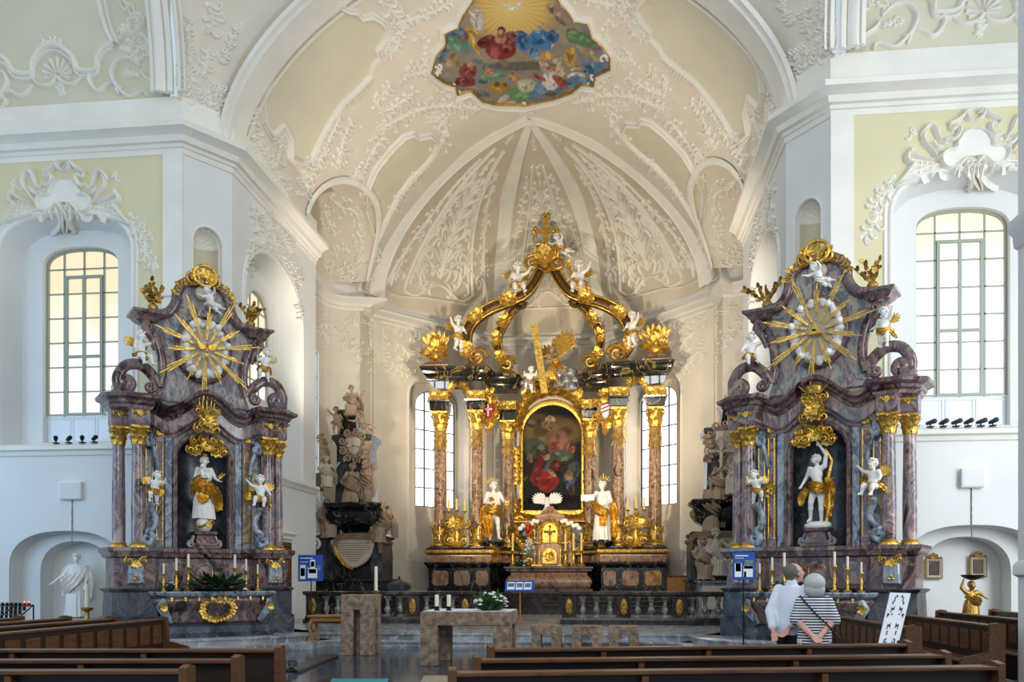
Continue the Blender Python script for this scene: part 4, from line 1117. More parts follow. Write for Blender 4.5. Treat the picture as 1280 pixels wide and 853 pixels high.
PUT = {  # poses of the putti
 'stand': dict(elB=(.2,-.02,.74), haB=(.24,-.05,.88), elA=(-.2,.02,.56), haA=(-.27,-.06,.5), knB=(.1,-.08,.22), look=(.4,-1,.1)),
 'reach': dict(elA=(-.22,-.05,.72), haA=(-.3,-.12,.82), elB=(.2,-.04,.55), haB=(.16,-.14,.5), knA=(-.1,-.1,.24), anA=(-.1,.04,.1), look=(-.5,-1,.2), head=(-.02,-.02,.85)),
 'sit': dict(pel=(0,0,.2), chest=(0,.01,.4), neck=(0,0,.525), head=(0,-.02,.66), shA=(-.125,0,.49), shB=(.125,0,.49), elA=(-.2,-.04,.38), haA=(-.24,-.14,.3), elB=(.22,-.03,.52), haB=(.3,-.08,.62), hiA=(-.07,-.02,.18), hiB=(.07,-.02,.18), knA=(-.11,-.2,.18), knB=(.11,-.19,.2), anA=(-.09,-.22,.0), anB=(.13,-.24,.02), toA=(-.1,-.3,-.02), toB=(.15,-.32,0), look=(.3,-1,.1)),
 'climb': dict(pel=(0,.02,.36), chest=(.03,-.04,.54), neck=(.05,-.06,.665), head=(.08,-.09,.79), shA=(-.09,-.05,.63), shB=(.16,-.04,.64), elA=(-.17,-.12,.56), haA=(-.18,-.2,.66), elB=(.24,-.1,.58), haB=(.26,-.18,.7), hiA=(-.07,.02,.34), hiB=(.07,.02,.34), knA=(-.12,-.12,.26), anA=(-.12,-.02,.1), knB=(.1,.02,.17), anB=(.12,.08,.03), toB=(.13,0,.0), toA=(-.13,-.1,.06), look=(.6,-1,.2)),
 'fly': dict(pel=(0,.05,.42), chest=(-.07,-.02,.57), neck=(-.12,-.06,.67), head=(-.17,-.1,.78), shA=(-.2,-.03,.61), shB=(-.02,-.06,.68), elA=(-.32,-.08,.56), haA=(-.42,-.14,.58), elB=(.04,-.16,.76), haB=(.0,-.26,.84), hiA=(-.03,.06,.4), hiB=(.07,.06,.42), knA=(.1,.0,.28), anA=(.24,.08,.22), knB=(.2,-.02,.38), anB=(.34,.08,.36), toA=(.3,.06,.16), toB=(.42,.04,.34), look=(-.5,-1,0)),
}
def putto(pose, loc, rz, h, label, mat='whitefig', drape='gold', wings=True, group=None, name='putto', flip=False, wmat=None, cat='putto statue'):
    key = (pose, mat, drape, wings, flip, wmat)
    if key in CACHE:
        r = dup(CACHE[key], label, loc, rz, h)
        if group: r['group'] = group
        return r
    J = dict(PUT[pose])
    if flip:
        K = {}
        for k, v in {**CHILD, **J}.items():
            k2 = k[:-1]+('B' if k[-1] == 'A' else 'A') if k[-1] in 'AB' and len(k) <= 3 else k
            K[k2] = (-v[0], v[1], v[2])
        J = K
    t = thing(name, label, cat, loc, rz, group, h)
    remesh(fig_mb(J, True), 'body', .0135, M[mat], t, 3)
    B = {**CHILD, **J}; hm = MB(); hairball(hm, V(B['head'])+V((0,0,.03)), .108, 30, 2, B['look']); hm.build('hair', M[mat], t, 180)
    if drape:
        d = MB(); p = V(B['pel']); swag(d, [p+V((-.2,.06,-.02)), p+V((-.1,-.12,.02)), p+V((.06,-.13,-.03)), p+V((.16,0,.0)), p+V((.2,.12,-.1)), p+V((.26,.14,-.2))], [.08,.13,.15,.12,.12,.03], .008, 2, 4); d.build('drape', M[drape], t, 60)
    if wings:
        c = V(B['chest']); 
        for sg in (-1,1):
            w = MB(); wing(w, c+V((sg*.06,.09,.03)), (sg,.25,.1), (0,.15,1), .31, 6); w.build('wing', M[wmat or drape or mat], t, 60)
    CACHE[key] = t; return t
def statue(name, label, cat, loc, rz, h, J, mat, rings, robe, mantle=None, mantmat=None, hair=None, extra=None, group=None, seed=1, k=9, amp=.14, child=False, vox=.0105):
    t = thing(name, label, cat, loc, rz, group, h)
    remesh(fig_mb(J, child), 'body', vox, M[mat], t, 3); B = {**ADULT, **(J or {})}
    if rings: m = MB(); loft(m, rings, k, amp, .7, 56, True, seed); m.build('robe', M[robe], t, 70)
    if mantle:
        m = MB()
        for i, (pts, w) in enumerate(mantle): swag(m, pts, w, .012, 3, seed+i)
        m.build('mantle', M[mantmat], t, 60)
    if hair != 0: hm = MB(); hairball(hm, V(B['head'])+V((0,0,.016)), .068, 34, seed, B['look']); hm.build('hair', M[hair or mat], t, 180)
    if extra: extra(t)
    return t
# gilded foliage
def gcluster(mb, c, u, v, n_, W, H, n=14, seed=0, lw=.5, curlk=.5):
    """burst of leaves around c in the plane u,v facing n_"""
    rg = random.Random(seed); c = V(c); u = V(u).normalized(); v = V(v).normalized(); n_ = V(n_).normalized()
    for k in range(n):
        a = 2*pi*k/n+rg.uniform(-.25,.25); r = rg.uniform(.05,.3)
        d = u*cos(a)*W+v*sin(a)*H; L = d.length*rg.uniform(.7,1.05)
        mb.leaf(c+d*r*.5+n_*rg.uniform(0,.06)*W, d.normalized()+n_*.25, n_, L*(1-r*.3), L*lw*rg.uniform(.7,1.1), curlk*rg.uniform(.4,1.2), 3, 6)
    mb.ell(c+n_*.05*W, (W*.22, W*.2, H*.22), 8, 6, R=Matrix((u, n_, v)).transposed())
def gscroll(mb, c, u, v, n_, r, turns, a0, sg, th):
    c = V(c); pts = [c+V(u)*p[0]+V(v)*p[1]+V(n_)*(.25*r*(i/22)) for i, p in enumerate(spiral((0,0), r, a0, turns, 22, .12, sg))]
    mb.tube(pts, [th*(1-.5*i/22) for i in range(23)], 6)
def gstrip(mb, path, nrm, w, seed=0, dens=1.0, curlk=.6):
    """run of gilt leaves along a path"""
    rg = random.Random(seed); P = cr(path, 6); n_ = V(nrm).normalized(); d = 0; last = -9; sg = 1
    for i in range(len(P)-1):
        t = (P[i+1]-P[i]); d += t.length
        if d-last > w*.5/dens:
            last = d; t = t.normalized(); s_ = t.cross(n_).normalized(); sg = -sg
            for a in (.45,-.35):
                mb.leaf(P[i]+n_*.02*w, t*.6*(1 if a > 0 else 1)+s_*sg*(.8 if a > 0 else -.5)+n_*.35, n_, w*rg.uniform(.7,1.1), w*.5, curlk*rg.uniform(.6,1.2), 3, 6)
            if rg.random() < .5: gscroll(mb, P[i]+s_*sg*w*.3, s_, t, n_, w*.28, 1.3, rg.uniform(0,6), sg, w*.07)
    mb.tube([p+n_*.02*w for p in P], w*.11, 6)
def capital(mb, c, r, h, hang=0, seed=0):
    """gilded Corinthian capital: bell, two rows of leaves, volutes, abacus"""
    x, y, z = c
    mb.lathe([(r*1.08,0),(r*1.1,.03*h),(r*.95,.06*h),(r*.98,.3*h),(r*1.15,.7*h),(r*1.4,.86*h),(r*1.3,.88*h)], 16, c)
    for row, (n, hh, z0, out) in enumerate(((8,.5,.02,1.0),(8,.72,.16,1.02))):
        for k in range(n):
            a = 2*pi*(k+row*.5)/n; d = V((cos(a), sin(a), 0))
            mb.leaf(V(c)+d*r*out+V((0,0,z0*h)), V((0,0,1))+d*.12, d, h*hh, r*.85, .75, 3, 7)
    for k in range(4):
        a = pi/4+k*pi/2; d = V((cos(a), sin(a), 0)); s_ = V((0,0,1))
        gscroll(mb, V(c)+d*r*1.55+V((0,0,.76*h)), d, s_, d.cross(s_), r*.42, 1.5, pi*.5, 1, r*.13)
        a2 = k*pi/2; d2 = V((cos(a2), sin(a2), 0)); mb.ell(V(c)+d2*r*1.4+V((0,0,.86*h)), r*.22, 7, 5)
    q = []
    for k in range(4):
        a = pi/4+k*pi/2; q.append((x+cos(a)*r*2.0, y+sin(a)*r*2.0)); b = a+pi/4; q.append((x+cos(b)*r*1.22, y+sin(b)*r*1.22))
    mb.slab(q, [(z+.88*h,-.02*r),(z+.92*h,0),(z+h,.04*r)])
    if hang:
        rg = random.Random(seed)
        for k in range(18):
            a = 2*pi*k/9+rg.uniform(-.2,.2); d = V((cos(a), sin(a), 0)); L = hang*rg.uniform(.5,1.0)
            mb.leaf(V(c)+d*r*.92+V((0,0,.05*h*(k%2)-.3*hang*(k//9))), V((0,0,-1))+d*.1, d, L*.7, r*.5, .35, 3, 6)
def candlestick(root_args, h, mat, cm, group=None, candle=.45, nm='candlestick', cat='candlestick'):
    label, loc = root_args
    key = ('cs', h, mat, cm, candle)
    if key in CACHE:
        o = dup(CACHE[key], label, loc)
        if group: o['group'] = group
        return o
    t = thing(nm, label, cat, loc, 0, group); b = h*(1-candle); m = MB(); r = h*.1
    m.lathe([(r*1.1,0),(r*1.15,.02*h),(r*.8,.05*h),(r*.45,.09*h),(r*.3,.14*h),(r*.5,.2*b),(r*.32,.3*b),(r*.55,.5*b),(r*.3,.62*b),(r*.28,.8*b),(r*.5,.88*b),(r*.8,.94*b),(r*.75,b),(r*.3,b)], 14)
    for k in range(3):
        a = k*2*pi/3+.5; m.leaf((cos(a)*r*.6, sin(a)*r*.6, .06*h), (cos(a),sin(a),-.2), (0,0,1), r*1.1, r*.7, .5, 3, 5)
    m.build('stem', M[mat], t, 60); c = MB(); c.lathe([(r*.34,b-.01),(r*.33,b+h*candle),(r*.1,b+h*candle+.005)], 10); c.build('candle', M[cm], t, 60)
    wk = MB(); wk.tube([(0,0,h),(0,.002,h+.02)], .004, 5); wk.build('wick', M['iron'], t, 0)
    CACHE[key] = t; return t
def bunch(name, label, cat, loc, r, h, n, flower, leafm, seed=0, fl=18, group=None, sx=1.0, fr=.12):
    t = thing(name, label, cat, loc, 0, group); rg = random.Random(seed); m = MB()
    for k in range(n):
        a = rg.uniform(0,2*pi); e = rg.uniform(.05,1.2); d = V((cos(a)*cos(e)*sx, sin(a)*cos(e), sin(e)*h/r))
        m.leaf(d*r*rg.uniform(.15,.55), d.normalized()+V((0,0,.2)), V((0,0,1)), r*rg.uniform(.4,.75), r*.22, rg.uniform(-.3,.4), 1, 5)
    m.build('foliage', M[leafm], t, 60)
    for k in range(fl):
        a = rg.uniform(0,2*pi); e = rg.uniform(.15,1.4); d = V((cos(a)*cos(e)*sx, sin(a)*cos(e), sin(e)*h/r)); f = MB(); c = d*r*rg.uniform(.8,1.0); q = r*fr*rg.uniform(.8,1.2)
        for j in range(7):
            b = 2*pi*j/7; f.ell(c+V((cos(b)*q*.6, sin(b)*q*.6, 0)), (q*.5,q*.5,q*.35), 6, 4)
        f.ell(c+V((0,0,q*.2)), q*.5, 6, 4); f.build('flower', M[flower[k % len(flower)]], t, 180)
    return t
# ---------------------------------------------------------------- high altar
def put(mb, name, mat, parent, root, smooth=40):
    l = root.location; mb.v = [(v[0]-l.x, v[1]-l.y, v[2]-l.z) for v in mb.v]
    return mb.build(name, mat if not isinstance(mat, str) else M[mat], parent, smooth)
XC = .2
HA = thing('high_altar', 'tall baldachin high altar with six tan marble columns and gilded volute crown in the apse', 'altar', (XC, 38, 1.05))
def rect(x0, x1, y0, y1): return [(x0,y0),(x1,y0),(x1,y1),(x0,y1)]
def sgp(poly, sg): 
    q = [(XC+sg*p[0], p[1]) for p in poly]; return q if sg > 0 else q[::-1]
ZP = 2.93                                                     # top of the pedestals
COLS = [(4.62,36.75,.275,8.86),(3.1,37.25,.26,8.98),(1.86,38.55,.26,8.75)]
for sg in (-1, 1):
    base = sgp([(5.02,36.15),(5.02,37.7),(3.4,38.6),(2.0,39.3),(1.35,39.3),(1.35,38.1),(1.9,37.7),(2.35,36.6),(2.35,36.15)], sg)
    base = base if sum(base[i][0]*base[(i+1)%len(base)][1]-base[(i+1)%len(base)][0]*base[i][1] for i in range(len(base))) > 0 else base[::-1]
    p = MB(); p.slab(base, [(1.0,.06),(1.16,.06),(1.2,0),(2.06,0),(2.08,.05),(2.16,.08),(2.22,.16),(2.3,.17),(2.32,.02)])
    ped = put(p, 'pedestal', 'blackm', HA, HA)
    q = MB(); q.slab(base, [(2.3,-.02),(2.34,.0),(2.52,.06),(2.62,.05),(2.66,-.02)]); put(q, 'pedestal_moulding', 'pink', ped, HA)
    g = MB(); g.slab(base, [(2.64,.04),(2.68,.14),(2.74,.16),(2.84,.14),(2.86,.04)]); put(g, 'gilt_moulding', 'goldd', ped, HA)
    g = MB(); n = len(base)                                    # bead-and-leaf band
    for i in range(n):
        a = V(base[i]+(0,)); b = V(base[(i+1)%n]+(0,)); t = b-a
        if ((a+b)/2).y > 38.4: continue
        nn = V((t.y,-t.x,0)).normalized(); N = int(t.length/.12); t.normalize()
        for k in range(N):
            c = a+t*(.06+.12*k)+nn*.15+V((0,0,2.76)); g.ell(c, (.045,.045,.055), 6, 5); g.leaf(c+nn*.01+V((0,0,.06)), V((0,0,-1))+nn*.3, nn, .12, .08, .4, 1, 4)
    put(g, 'gilt_beading', 'gold', ped, HA)
    q = MB(); q.slab(base, [(2.84,.05),(2.88,.09),(2.93,.06)]); put(q, 'pedestal_top', 'blackm', ped, HA)
    for k, (x0, x1, mt) in enumerate(((4.86,4.16,'pink'),(3.92,3.22,'pink'),(2.98,2.44,'pink' if sg < 0 else 'orange'))):
        if sg > 0: mt = ('orange','pink','pink')[k]
        m = MB(); a, b = sorted((XC+sg*x0, XC+sg*x1)); c = .1; f_ = [(a+c,1.3),(b-c,1.3),(b,1.3+c),(b,1.95-c),(b-c,1.95),(a+c,1.95),(a,1.95-c),(a,1.3+c)]
        m.prism(f_, 36.125, 36.16, bev=.02); put(m, 'inlay_panel', mt, ped, HA)
    for k, (cx, cy, r, zt) in enumerate(COLS):
        cx = XC+sg*cx; rise = .0
        col = bpy.data.objects.new('column', None); C.objects.link(col); col.parent = HA; col.location = (cx-XC, cy-38, ZP-1.05)
        zb_ = 0; zc = zt-ZP-.82
        s = MB(); s.bbox(-r*1.45, r*1.45, -r*1.45, r*1.45, 0, .09, .012); s.build('plinth', M['blackm'], col)
        s = MB(); s.lathe([(r*1.35,.09),(r*1.4,.14),(r*1.32,.19),(r*1.14,.21),(r*1.14,.24),(r*1.25,.27),(r*1.2,.31),(r*1.04,.33)], 28); s.build('gilt_base', M['gold'], col, 60)
        s = MB(); s.lathe([(r*1.02,.3),(r*1.02,1.6),(r*.99,zc*.6),(r*.9,zc)], 28); s.build('shaft', M['breccia'], col, 60)
        s = MB(); rg = random.Random(k+5*sg)
        for j in range(14):                                    # gilt foliage climbing the foot of the shaft
            a = 2*pi*j/14*1.0+rg.uniform(-.1,.1); d = V((cos(a), sin(a), 0))
            s.leaf(d*r*1.03+V((0,0,.34+.22*(j%2))), V((0,0,1))+d*.1+V((-d.y,d.x,0))*rg.uniform(-.5,.5), d, rg.uniform(.35,.75), r*.7, .3, 3, 6)
            gscroll(s, d*r*1.06+V((0,0,.42+.3*(j%3))), V((-d.y,d.x,0)), V((0,0,1)), d, r*.36, 1.4, rg.uniform(0,6), rg.choice((-1,1)), r*.09)
        s.build('gilt_foot_foliage', M['gold'], col, 60)
        s = MB(); capital(s, (0,0,zc), r*.92, .82, 1.05, k+3); s.build('capital', M['gold'], col, 60)
        s = MB(); w = r*1.6; s.slab(rect(-w*.9,w*.9,-w*.9,w*.9), [(zc+.82,-.05),(zc+.86,0),(zc+1.16,.02),(zc+1.2,.1),(zc+1.26,.12)]); s.build('impost_block', M['blackgold'], col)
        s = MB(); w *= .95; s.box(-w, w, -w, w, zc+1.26, zc+1.66)
        for f_ in ((0,-1),(1,0),(-1,0)):
            fv = V((f_[0],f_[1],0)); uv = V((-f_[1],f_[0],0))
            for j in (-1,1): gcluster(s, fv*w+uv*w*.5*j+V((0,0,zc+1.46)), uv, (0,0,1), fv, w*.5, .22, 7, j+3, .6)
        s.build('gilt_frieze', M['gold'], col, 60)
    # gilt arch between outer and second column
    s = MB(); a, b = V((XC+sg*4.2,36.7,0)), V((XC+sg*3.5,37.0,0))
    pts = [a.lerp(b, t)+V((0,0,10.12-.0+.28*sin(pi*t)-.42)) for t in [i/10 for i in range(11)]]
    gstrip(s, [a+V((0,0,9.75)), a.lerp(b,.25)+V((0,0,10.1)), a.lerp(b,.75)+V((0,0,10.1)), b+V((0,0,9.85))], (0,-1,0), .26, 3, 1.6); put(s, 'gilt_arch', 'gold', HA, HA, 60)
    # black entablature: forward block over two columns, stepping back to a block over the inner column
    ent = sgp([(5.22,36.1),(5.22,37.6),(3.6,38.5),(2.45,39.3),(1.35,39.3),(1.35,38.0),(1.8,37.75),(2.45,37.6),(2.55,36.45),(2.9,36.25)], sg)
    if sum(ent[i][0]*ent[(i+1)%len(ent)][1]-ent[(i+1)%len(ent)][0]*ent[i][1] for i in range(len(ent))) < 0: ent = ent[::-1]
    s = MB(); s.slab(ent, [(10.12,-.16),(10.16,-.12),(10.3,-.1),(10.36,-.02),(10.42,.02),(10.55,.06),(10.58,.14),(10.68,.16),(10.72,.1),(10.74,-.2)])
    put(s, 'entablature', 'blackgold', HA, HA)
    for (x, y, w, h) in ((3.1,37.2,.55,.5),(1.95,38.5,.5,.45)):
        s = MB(); X0 = XC+sg*x; s.slab(rect(X0-w*.5,X0+w*.5,y-w*.5,y+w*.5), [(10.72,.34),(10.78,.34),(10.82,.26),(10.72+h*.6,.06),(10.72+h,-.02),(10.76+h,.05),(10.82+h,.05)]); put(s, 'volute_plinth', 'pink', HA, HA)
    # gilded volute ribs of the crown
    def rib(pp, y0, y1, w, nm):
        P = [atY(px, py, y0+(y1-y0)*i/(len(pp)-1)) for i, (px, py) in enumerate(pp)]
        if sg > 0: P = [V((2*XC-p.x, p.y, p.z)) for p in P]
        Q = cr(P, 7); r_ = MB(); n = len(Q)
        r_.tube(Q, [w*(1.0-.25*i/n) for i in range(n)], 10, flat=.8, up=(0,-1,0)); b_ = put(r_, 'crown_rib', 'bronze', HA, HA, 60)
        g = MB()
        for o in (-1,1):
            ring = []
            for i in range(n):
                t = (Q[min(i+1,n-1)]-Q[max(0,i-1)]).normalized(); s_ = t.cross(V((0,-1,0))).normalized(); ring.append(Q[i]+s_*o*w*.62+V((0,-w*.8,0)))
            g.tube(ring, w*.13, 6)
        put(g, 'gilt_edge', 'gold', b_, HA, 60); g = MB()
        for (i, k) in ((int(n*.12),0),(int(n*.38),1),(int(n*.62),2)):
            t = (Q[min(i+2,n-1)]-Q[max(0,i-2)]).normalized(); s_ = t.cross(V((0,-1,0))).normalized()
            gcluster(g, Q[i]+V((0,-w*.9,0)), t, s_, (0,-1,0), w*1.5, w*1.2, 11, k, .55)
            gstrip(g, [Q[max(0,i-3)]+V((0,-w*.8,0)), Q[i]+V((0,-w,0)), Q[min(n-1,i+3)]+V((0,-w*.8,0))], (0,-1,0), w*1.0, k+7, 1.0)
        gscroll(g, Q[1]+V((0,-w*.9,0))-V((sg*w*.6,0,0)), (sg*-1,0,0), (0,0,1), (0,-1,0), w*1.25, 1.6, 0, 1, w*.3)
        put(g, 'gilt_foliage', 'gold', b_, HA, 60)
        return Q
    rib([(594,452),(584,437),(585,415),(596,399),(614,387),(637,378),(656,369),(668,355),(676,340)], 37.2, 37.6, .34, 0)
    Q = rib([(631,460),(624,441),(622.5,423),(630,406),(639,392),(650,381)], 38.4, 38.0, .29, 1)
    g = MB(); gscroll(g, Q[-1]+V((0,-.3,0)), (sg*-1,0,0), (0,0,1), (0,-1,0), .3, 1.7, 0, -1, .09); put(g, 'volute_scroll', 'bronze', HA, HA, 60)
# top of the crown
g = MB(); c = V((XC-.08, 37.5, 15.5))
gcluster(g, c+V((0,-.2,0)), (1,0,0), (0,0,1), (0,-1,0), .8, .75, 18, 4, .5); gcluster(g, c+V((0,-.35,.1)), (1,0,0), (0,0,1), (0,-1,0), .5, .6, 12, 5, .5)
for sg in (-1,1): gscroll(g, c+V((sg*.55,-.2,-.1)), (sg,0,0), (0,0,1), (0,-1,0), .38, 1.6, 2, sg, .1); gscroll(g, c+V((sg*.25,-.3,.4)), (sg,0,0), (0,0,1), (0,-1,0), .3, 1.6, 1, -sg, .08)
g.lathe([(.15,0),(.4,.2),(.3,.45),(.12,.6),(.16,.7),(.05,.8)], 14, c+V((0,0,.1))); put(g, 'crown_finial', 'gold', HA, HA, 60)
g = MB(); b = atY(682, 325, 37.5); t = atY(682, 272, 37.5); H_ = t.z-b.z
def crossmb(g, b, H_, th, arm=.3, za=.72):
    g.bbox(b.x-th, b.x+th, b.y-th, b.y+th, b.z-.1, b.z+H_, th*.4); g.bbox(b.x-H_*arm, b.x+H_*arm, b.y-th*.9, b.y+th*.9, b.z+H_*za-th, b.z+H_*za+th, th*.4)
    for p in ((-arm,za),(arm,za),(0,1.0)):
        for k in range(3):
            a = {0:pi,1:0,2:pi/2}[(0 if p[0] < 0 else 1 if p[0] > 0 else 2)]+(k-1)*1.1; g.ell(V((b.x+p[0]*H_+cos(a)*th*1.5, b.y, b.z+p[1]*H_+sin(a)*th*1.5)), th*1.2, 8, 6)
crossmb(g, b, H_, .085, .22, .68)
for k in range(4):
    a = pi/4+k*pi/2; g.tube([b+V((0,0,H_*.68)), b+V((cos(a)*.3, 0, H_*.68+sin(a)*.3))], [.035,.01], 5)
put(g, 'crown_cross', 'gold', HA, HA)
# altarpiece
PY = 38.95
pc = XC+.12
fr_out = arch(pc, 1.62, 4.35, 8.2, 1.75, 2.0, 24); fr_in = arch(pc, 1.33, 4.72, 8.15, 1.35, 2.0, 24)
bk = MB(); bk.prism(arch(pc, 1.75, 2.2, 8.2, 2.0, 2, 24), PY+.05, PY+.35); put(bk, 'retable_wall', 'mixm', HA, HA)
AP_ = thing('altarpiece_painting', 'arched dark oil painting of a red-robed figure in a gilded frame above the high altar', 'painting', (pc, PY, 4.35))
PNT = [(690,540,40,18,0,hx('7a6034'),.8),(676,527,22,10,.2,hx('58452c'),.6),(688,525,6,5,0,hx('b89a6a'),.5),(688,533,12,6,.3,hx('8a6a4a'),.5),
 (700,552,10,14,.2,hx('9a6a50'),.5),(695,560,10,8,-.4,hx('8a4638'),.5),(706,558,6,10,0,hx('a8745a'),.5),(716,562,4,5,.5,hx('a0442c'),.4),(697,572,20,9,-.2,hx('57604e'),.7),(715,590,8,14,.5,hx('4d5a58'),.7),(668,560,14,12,.3,hx('4f553f'),.7),
 (680,586,9,18,.1,hx('2c3030'),.4),(681,571,5,5,0,hx('b08868'),.4),(680,566,5,3.5,0,hx('4a2a1c'),.4),(674,598,10,12,-.5,hx('8e1c20'),.3),(685,602,12,14,.7,hx('a51f22'),.3),(672,584,5,16,.3,hx('7a181c'),.4),(696,582,9,7,.4,hx('6a1a1e'),.4),(690,592,7,3,.7,hx('b08868'),.4),
 (662,573,3,6,-.3,hx('8a6a4e'),.4),(659,590,5,14,0,hx('2a2620'),.5),(713,606,6,9,.2,hx('26406e'),.35),(712,596,4,5,0,hx('a8805c'),.4),(712,593,5,2.5,0,hx('8e6a34'),.4),(715,614,4,10,0,hx('5a3a2a'),.5),(705,584,5,8,0,hx('3a2a26'),.5),(690,625,34,8,0,hx('1d1a17'),.7)]
def pbase(x, y):
    n = vnoise(x*.07, y*.07, 3); return tuple(a*(1-n)+b*n for a, b in zip(hx('100f0e'), hx('2b2c26')))
def S_paint(x, y):
    return atY(x, y, PY+.02), V((0,-1,0))
inv = []
def w2p(p):
    d = V(p)-O; X_ = d.x*_c+d.y*_s; Z_ = -d.x*_s+d.y*_c; return (640+F*X_/Z_, YH-F*d.z/Z_)
poly = [w2p((q[0], PY+.02, q[1])) for q in arch(pc, 1.38, 4.68, 8.15, 1.4, 2, 30)]
inv.append(folds(PNT, 8)); m = MB(); px = patch(m, dense(poly, 2), .6, 0, S_paint); l = AP_.location; m.v = [(v[0]-l.x, v[1]-l.y, v[2]-l.z) for v in m.v]
o = m.build('canvas', paintmat('oil_paint', .6), AP_, 60); setcol(o, [tuple(.62*v+.08*sum(c_)/3*.62 for v in c_) for c_ in [paint(x, y, folds(PNT, 8) if not inv else inv[0], pbase) for x, y in px]])
def ringm(a, b, y0, y1):
    n = len(a); m = MB(); vs = [(p[0],y1,p[1]) for p in a]+[(p[0],y0,p[1]) for p in a]+[(p[0],y0-.04,p[1]) for p in [((q[0]+r_[0])/2,(q[1]+r_[1])/2) for q, r_ in zip(a,b)]]+[(p[0],y0,p[1]) for p in b]+[(p[0],y1,p[1]) for p in b]
    m.add(vs, [(k*n+i, k*n+(i+1)%n, (k+1)*n+(i+1)%n, (k+1)*n+i) for k in range(4) for i in range(n)]); return m
m = ringm(fr_out, arch(pc, 1.48, 4.5, 8.18, 1.56, 2, 24), PY-.12, PY+.06); put(m, 'frame', 'alabw', AP_, AP_)
m = ringm(arch(pc, 1.5, 4.5, 8.18, 1.58, 2, 24), fr_in, PY-.16, PY+.06); put(m, 'gilt_inner_frame', 'gold', AP_, AP_)
g = MB(); top = fr_out[2:]
pts = [V((p[0]*1.0, PY-.15, p[1]+.1)) for p in arch(pc, 1.6, 4.5, 8.3, 1.72, 2, 16)[2:]]
gstrip(g, pts, (0,-1,0), .42, 5, 1.3)
gstrip(g, [p+V((0,-.05,.16)) for p in pts[3:14]], (0,-1,0), .46, 9, 1.3)
gcluster(g, (pc, PY-.25, 10.4), (1,0,0), (0,0,1), (0,-1,0), .7, .5, 14, 3)
for k in range(9):
    a = pi*(k+.5)/9; g.leaf((pc+cos(a)*1.75, PY-.12, 8.5+sin(a)*1.85), (cos(a),-.2,sin(a)), (0,-1,0), .45, .3, .5)
for sg in (-1,1):
    gstrip(g, [V((pc+sg*1.6, PY-.18, z)) for z in (5.9,6.5,7.1,7.6)], (0,-1,0), .34, 8+sg, 1.5)
    gstrip(g, [V((pc+sg*1.62, PY-.18, z)) for z in (4.3,4.6,4.9,5.2)], (0,-1,0), .36, 3+sg, 1.4)
    gscroll(g, (pc+sg*1.5, PY-.2, 4.3), (sg,0,0), (0,0,1), (0,-1,0), .3, 1.5, 1, sg, .08)
gstrip(g, [V((pc-1.5,PY-.2,4.38)), V((pc-.8,PY-.25,4.3)), V((pc,PY-.3,4.36)), V((pc+.8,PY-.25,4.3)), V((pc+1.5,PY-.2,4.38))], (0,-1,0), .34, 6, 1.5)
put(g, 'gilt_carving', 'gold', AP_, AP_, 60)
m = MB(); m.slab(rect(pc-1.7,pc+1.7,PY-.35,PY+.1), [(3.95,-.08),(4.02,0),(4.1,.02),(4.16,.1),(4.22,.1)]); put(m, 'gilt_ledge', 'goldd', HA, HA)
# gilt bracket volutes below the painting
for sg in (-1,1): g = MB(); gstrip(g, [V((pc+sg*1.5,PY-.3,4.0)), V((pc+sg*1.7,PY-.35,3.6)), V((pc+sg*1.35,PY-.4,3.2)), V((pc+sg*1.5,PY-.4,2.7))], (0,-1,0), .36, 4, 1.3); put(g, 'gilt_bracket', 'gold', HA, HA, 60)
# cartouches with coats of arms between the columns
for sg, px_, c1, c2 in ((-1,611,'b01c24','dfe3ea'),(1,757,'dfe3ea','a8202a')):
    c = atY(px_, 514, 37.6); t = thing('heraldic_cartouche', 'gilded coat of arms cartouche hung between the %s columns of the high altar' % ('left' if sg < 0 else 'right'), 'coat of arms', c)
    g = MB(); gcluster(g, (0,0,0), (1,0,0), (0,0,1), (0,-1,0), .55, .75, 14, 3, .5); gcluster(g, (0,0,.75), (1,0,0), (0,0,1), (0,-1,0), .4, .4, 10, 4, .5); gcluster(g, (0,0,-.7), (1,0,0), (0,0,1), (0,-1,0), .3, .4, 8, 5, .5)
    for q in (-1,1):
        for zz in (.35,-.25): gscroll(g, (q*.36,-.12,zz), (q,0,0), (0,0,1), (0,-1,0), .22, 1.6, 1, q, .06)
    g.build('gilt_frame', M['gold'], t, 60)
    s = MB(); s.prism([(-.2,.28),(-.22,0),(-.1,-.3),(0,-.36),(.1,-.3),(.22,0),(.2,.28)][::-1], -.24, -.1, bev=.04); s.build('shield', plain('shield_%s' % c1, c1, .4, noise=0), t)
    s = MB()
    if sg < 0: s.box(-.025,.025,-.27,-.23,-.28,.26); s.box(-.19,.19,-.27,-.23,.0,.06)
    else:
        for k in range(3): s.add([(-.19,-.26,-.15+.16*k),(.19,-.26,.0+.16*k),(.19,-.26,.06+.16*k),(-.19,-.26,-.09+.16*k),(-.19,-.22,-.15+.16*k),(.19,-.22,.0+.16*k),(.19,-.22,.06+.16*k),(-.19,-.22,-.09+.16*k)], [(0,1,2,3),(4,5,6,7),(0,1,5,4),(2,3,7,6)])
    s.build('charge', plain('charge_%s' % c2, c2, .4, noise=0), t)
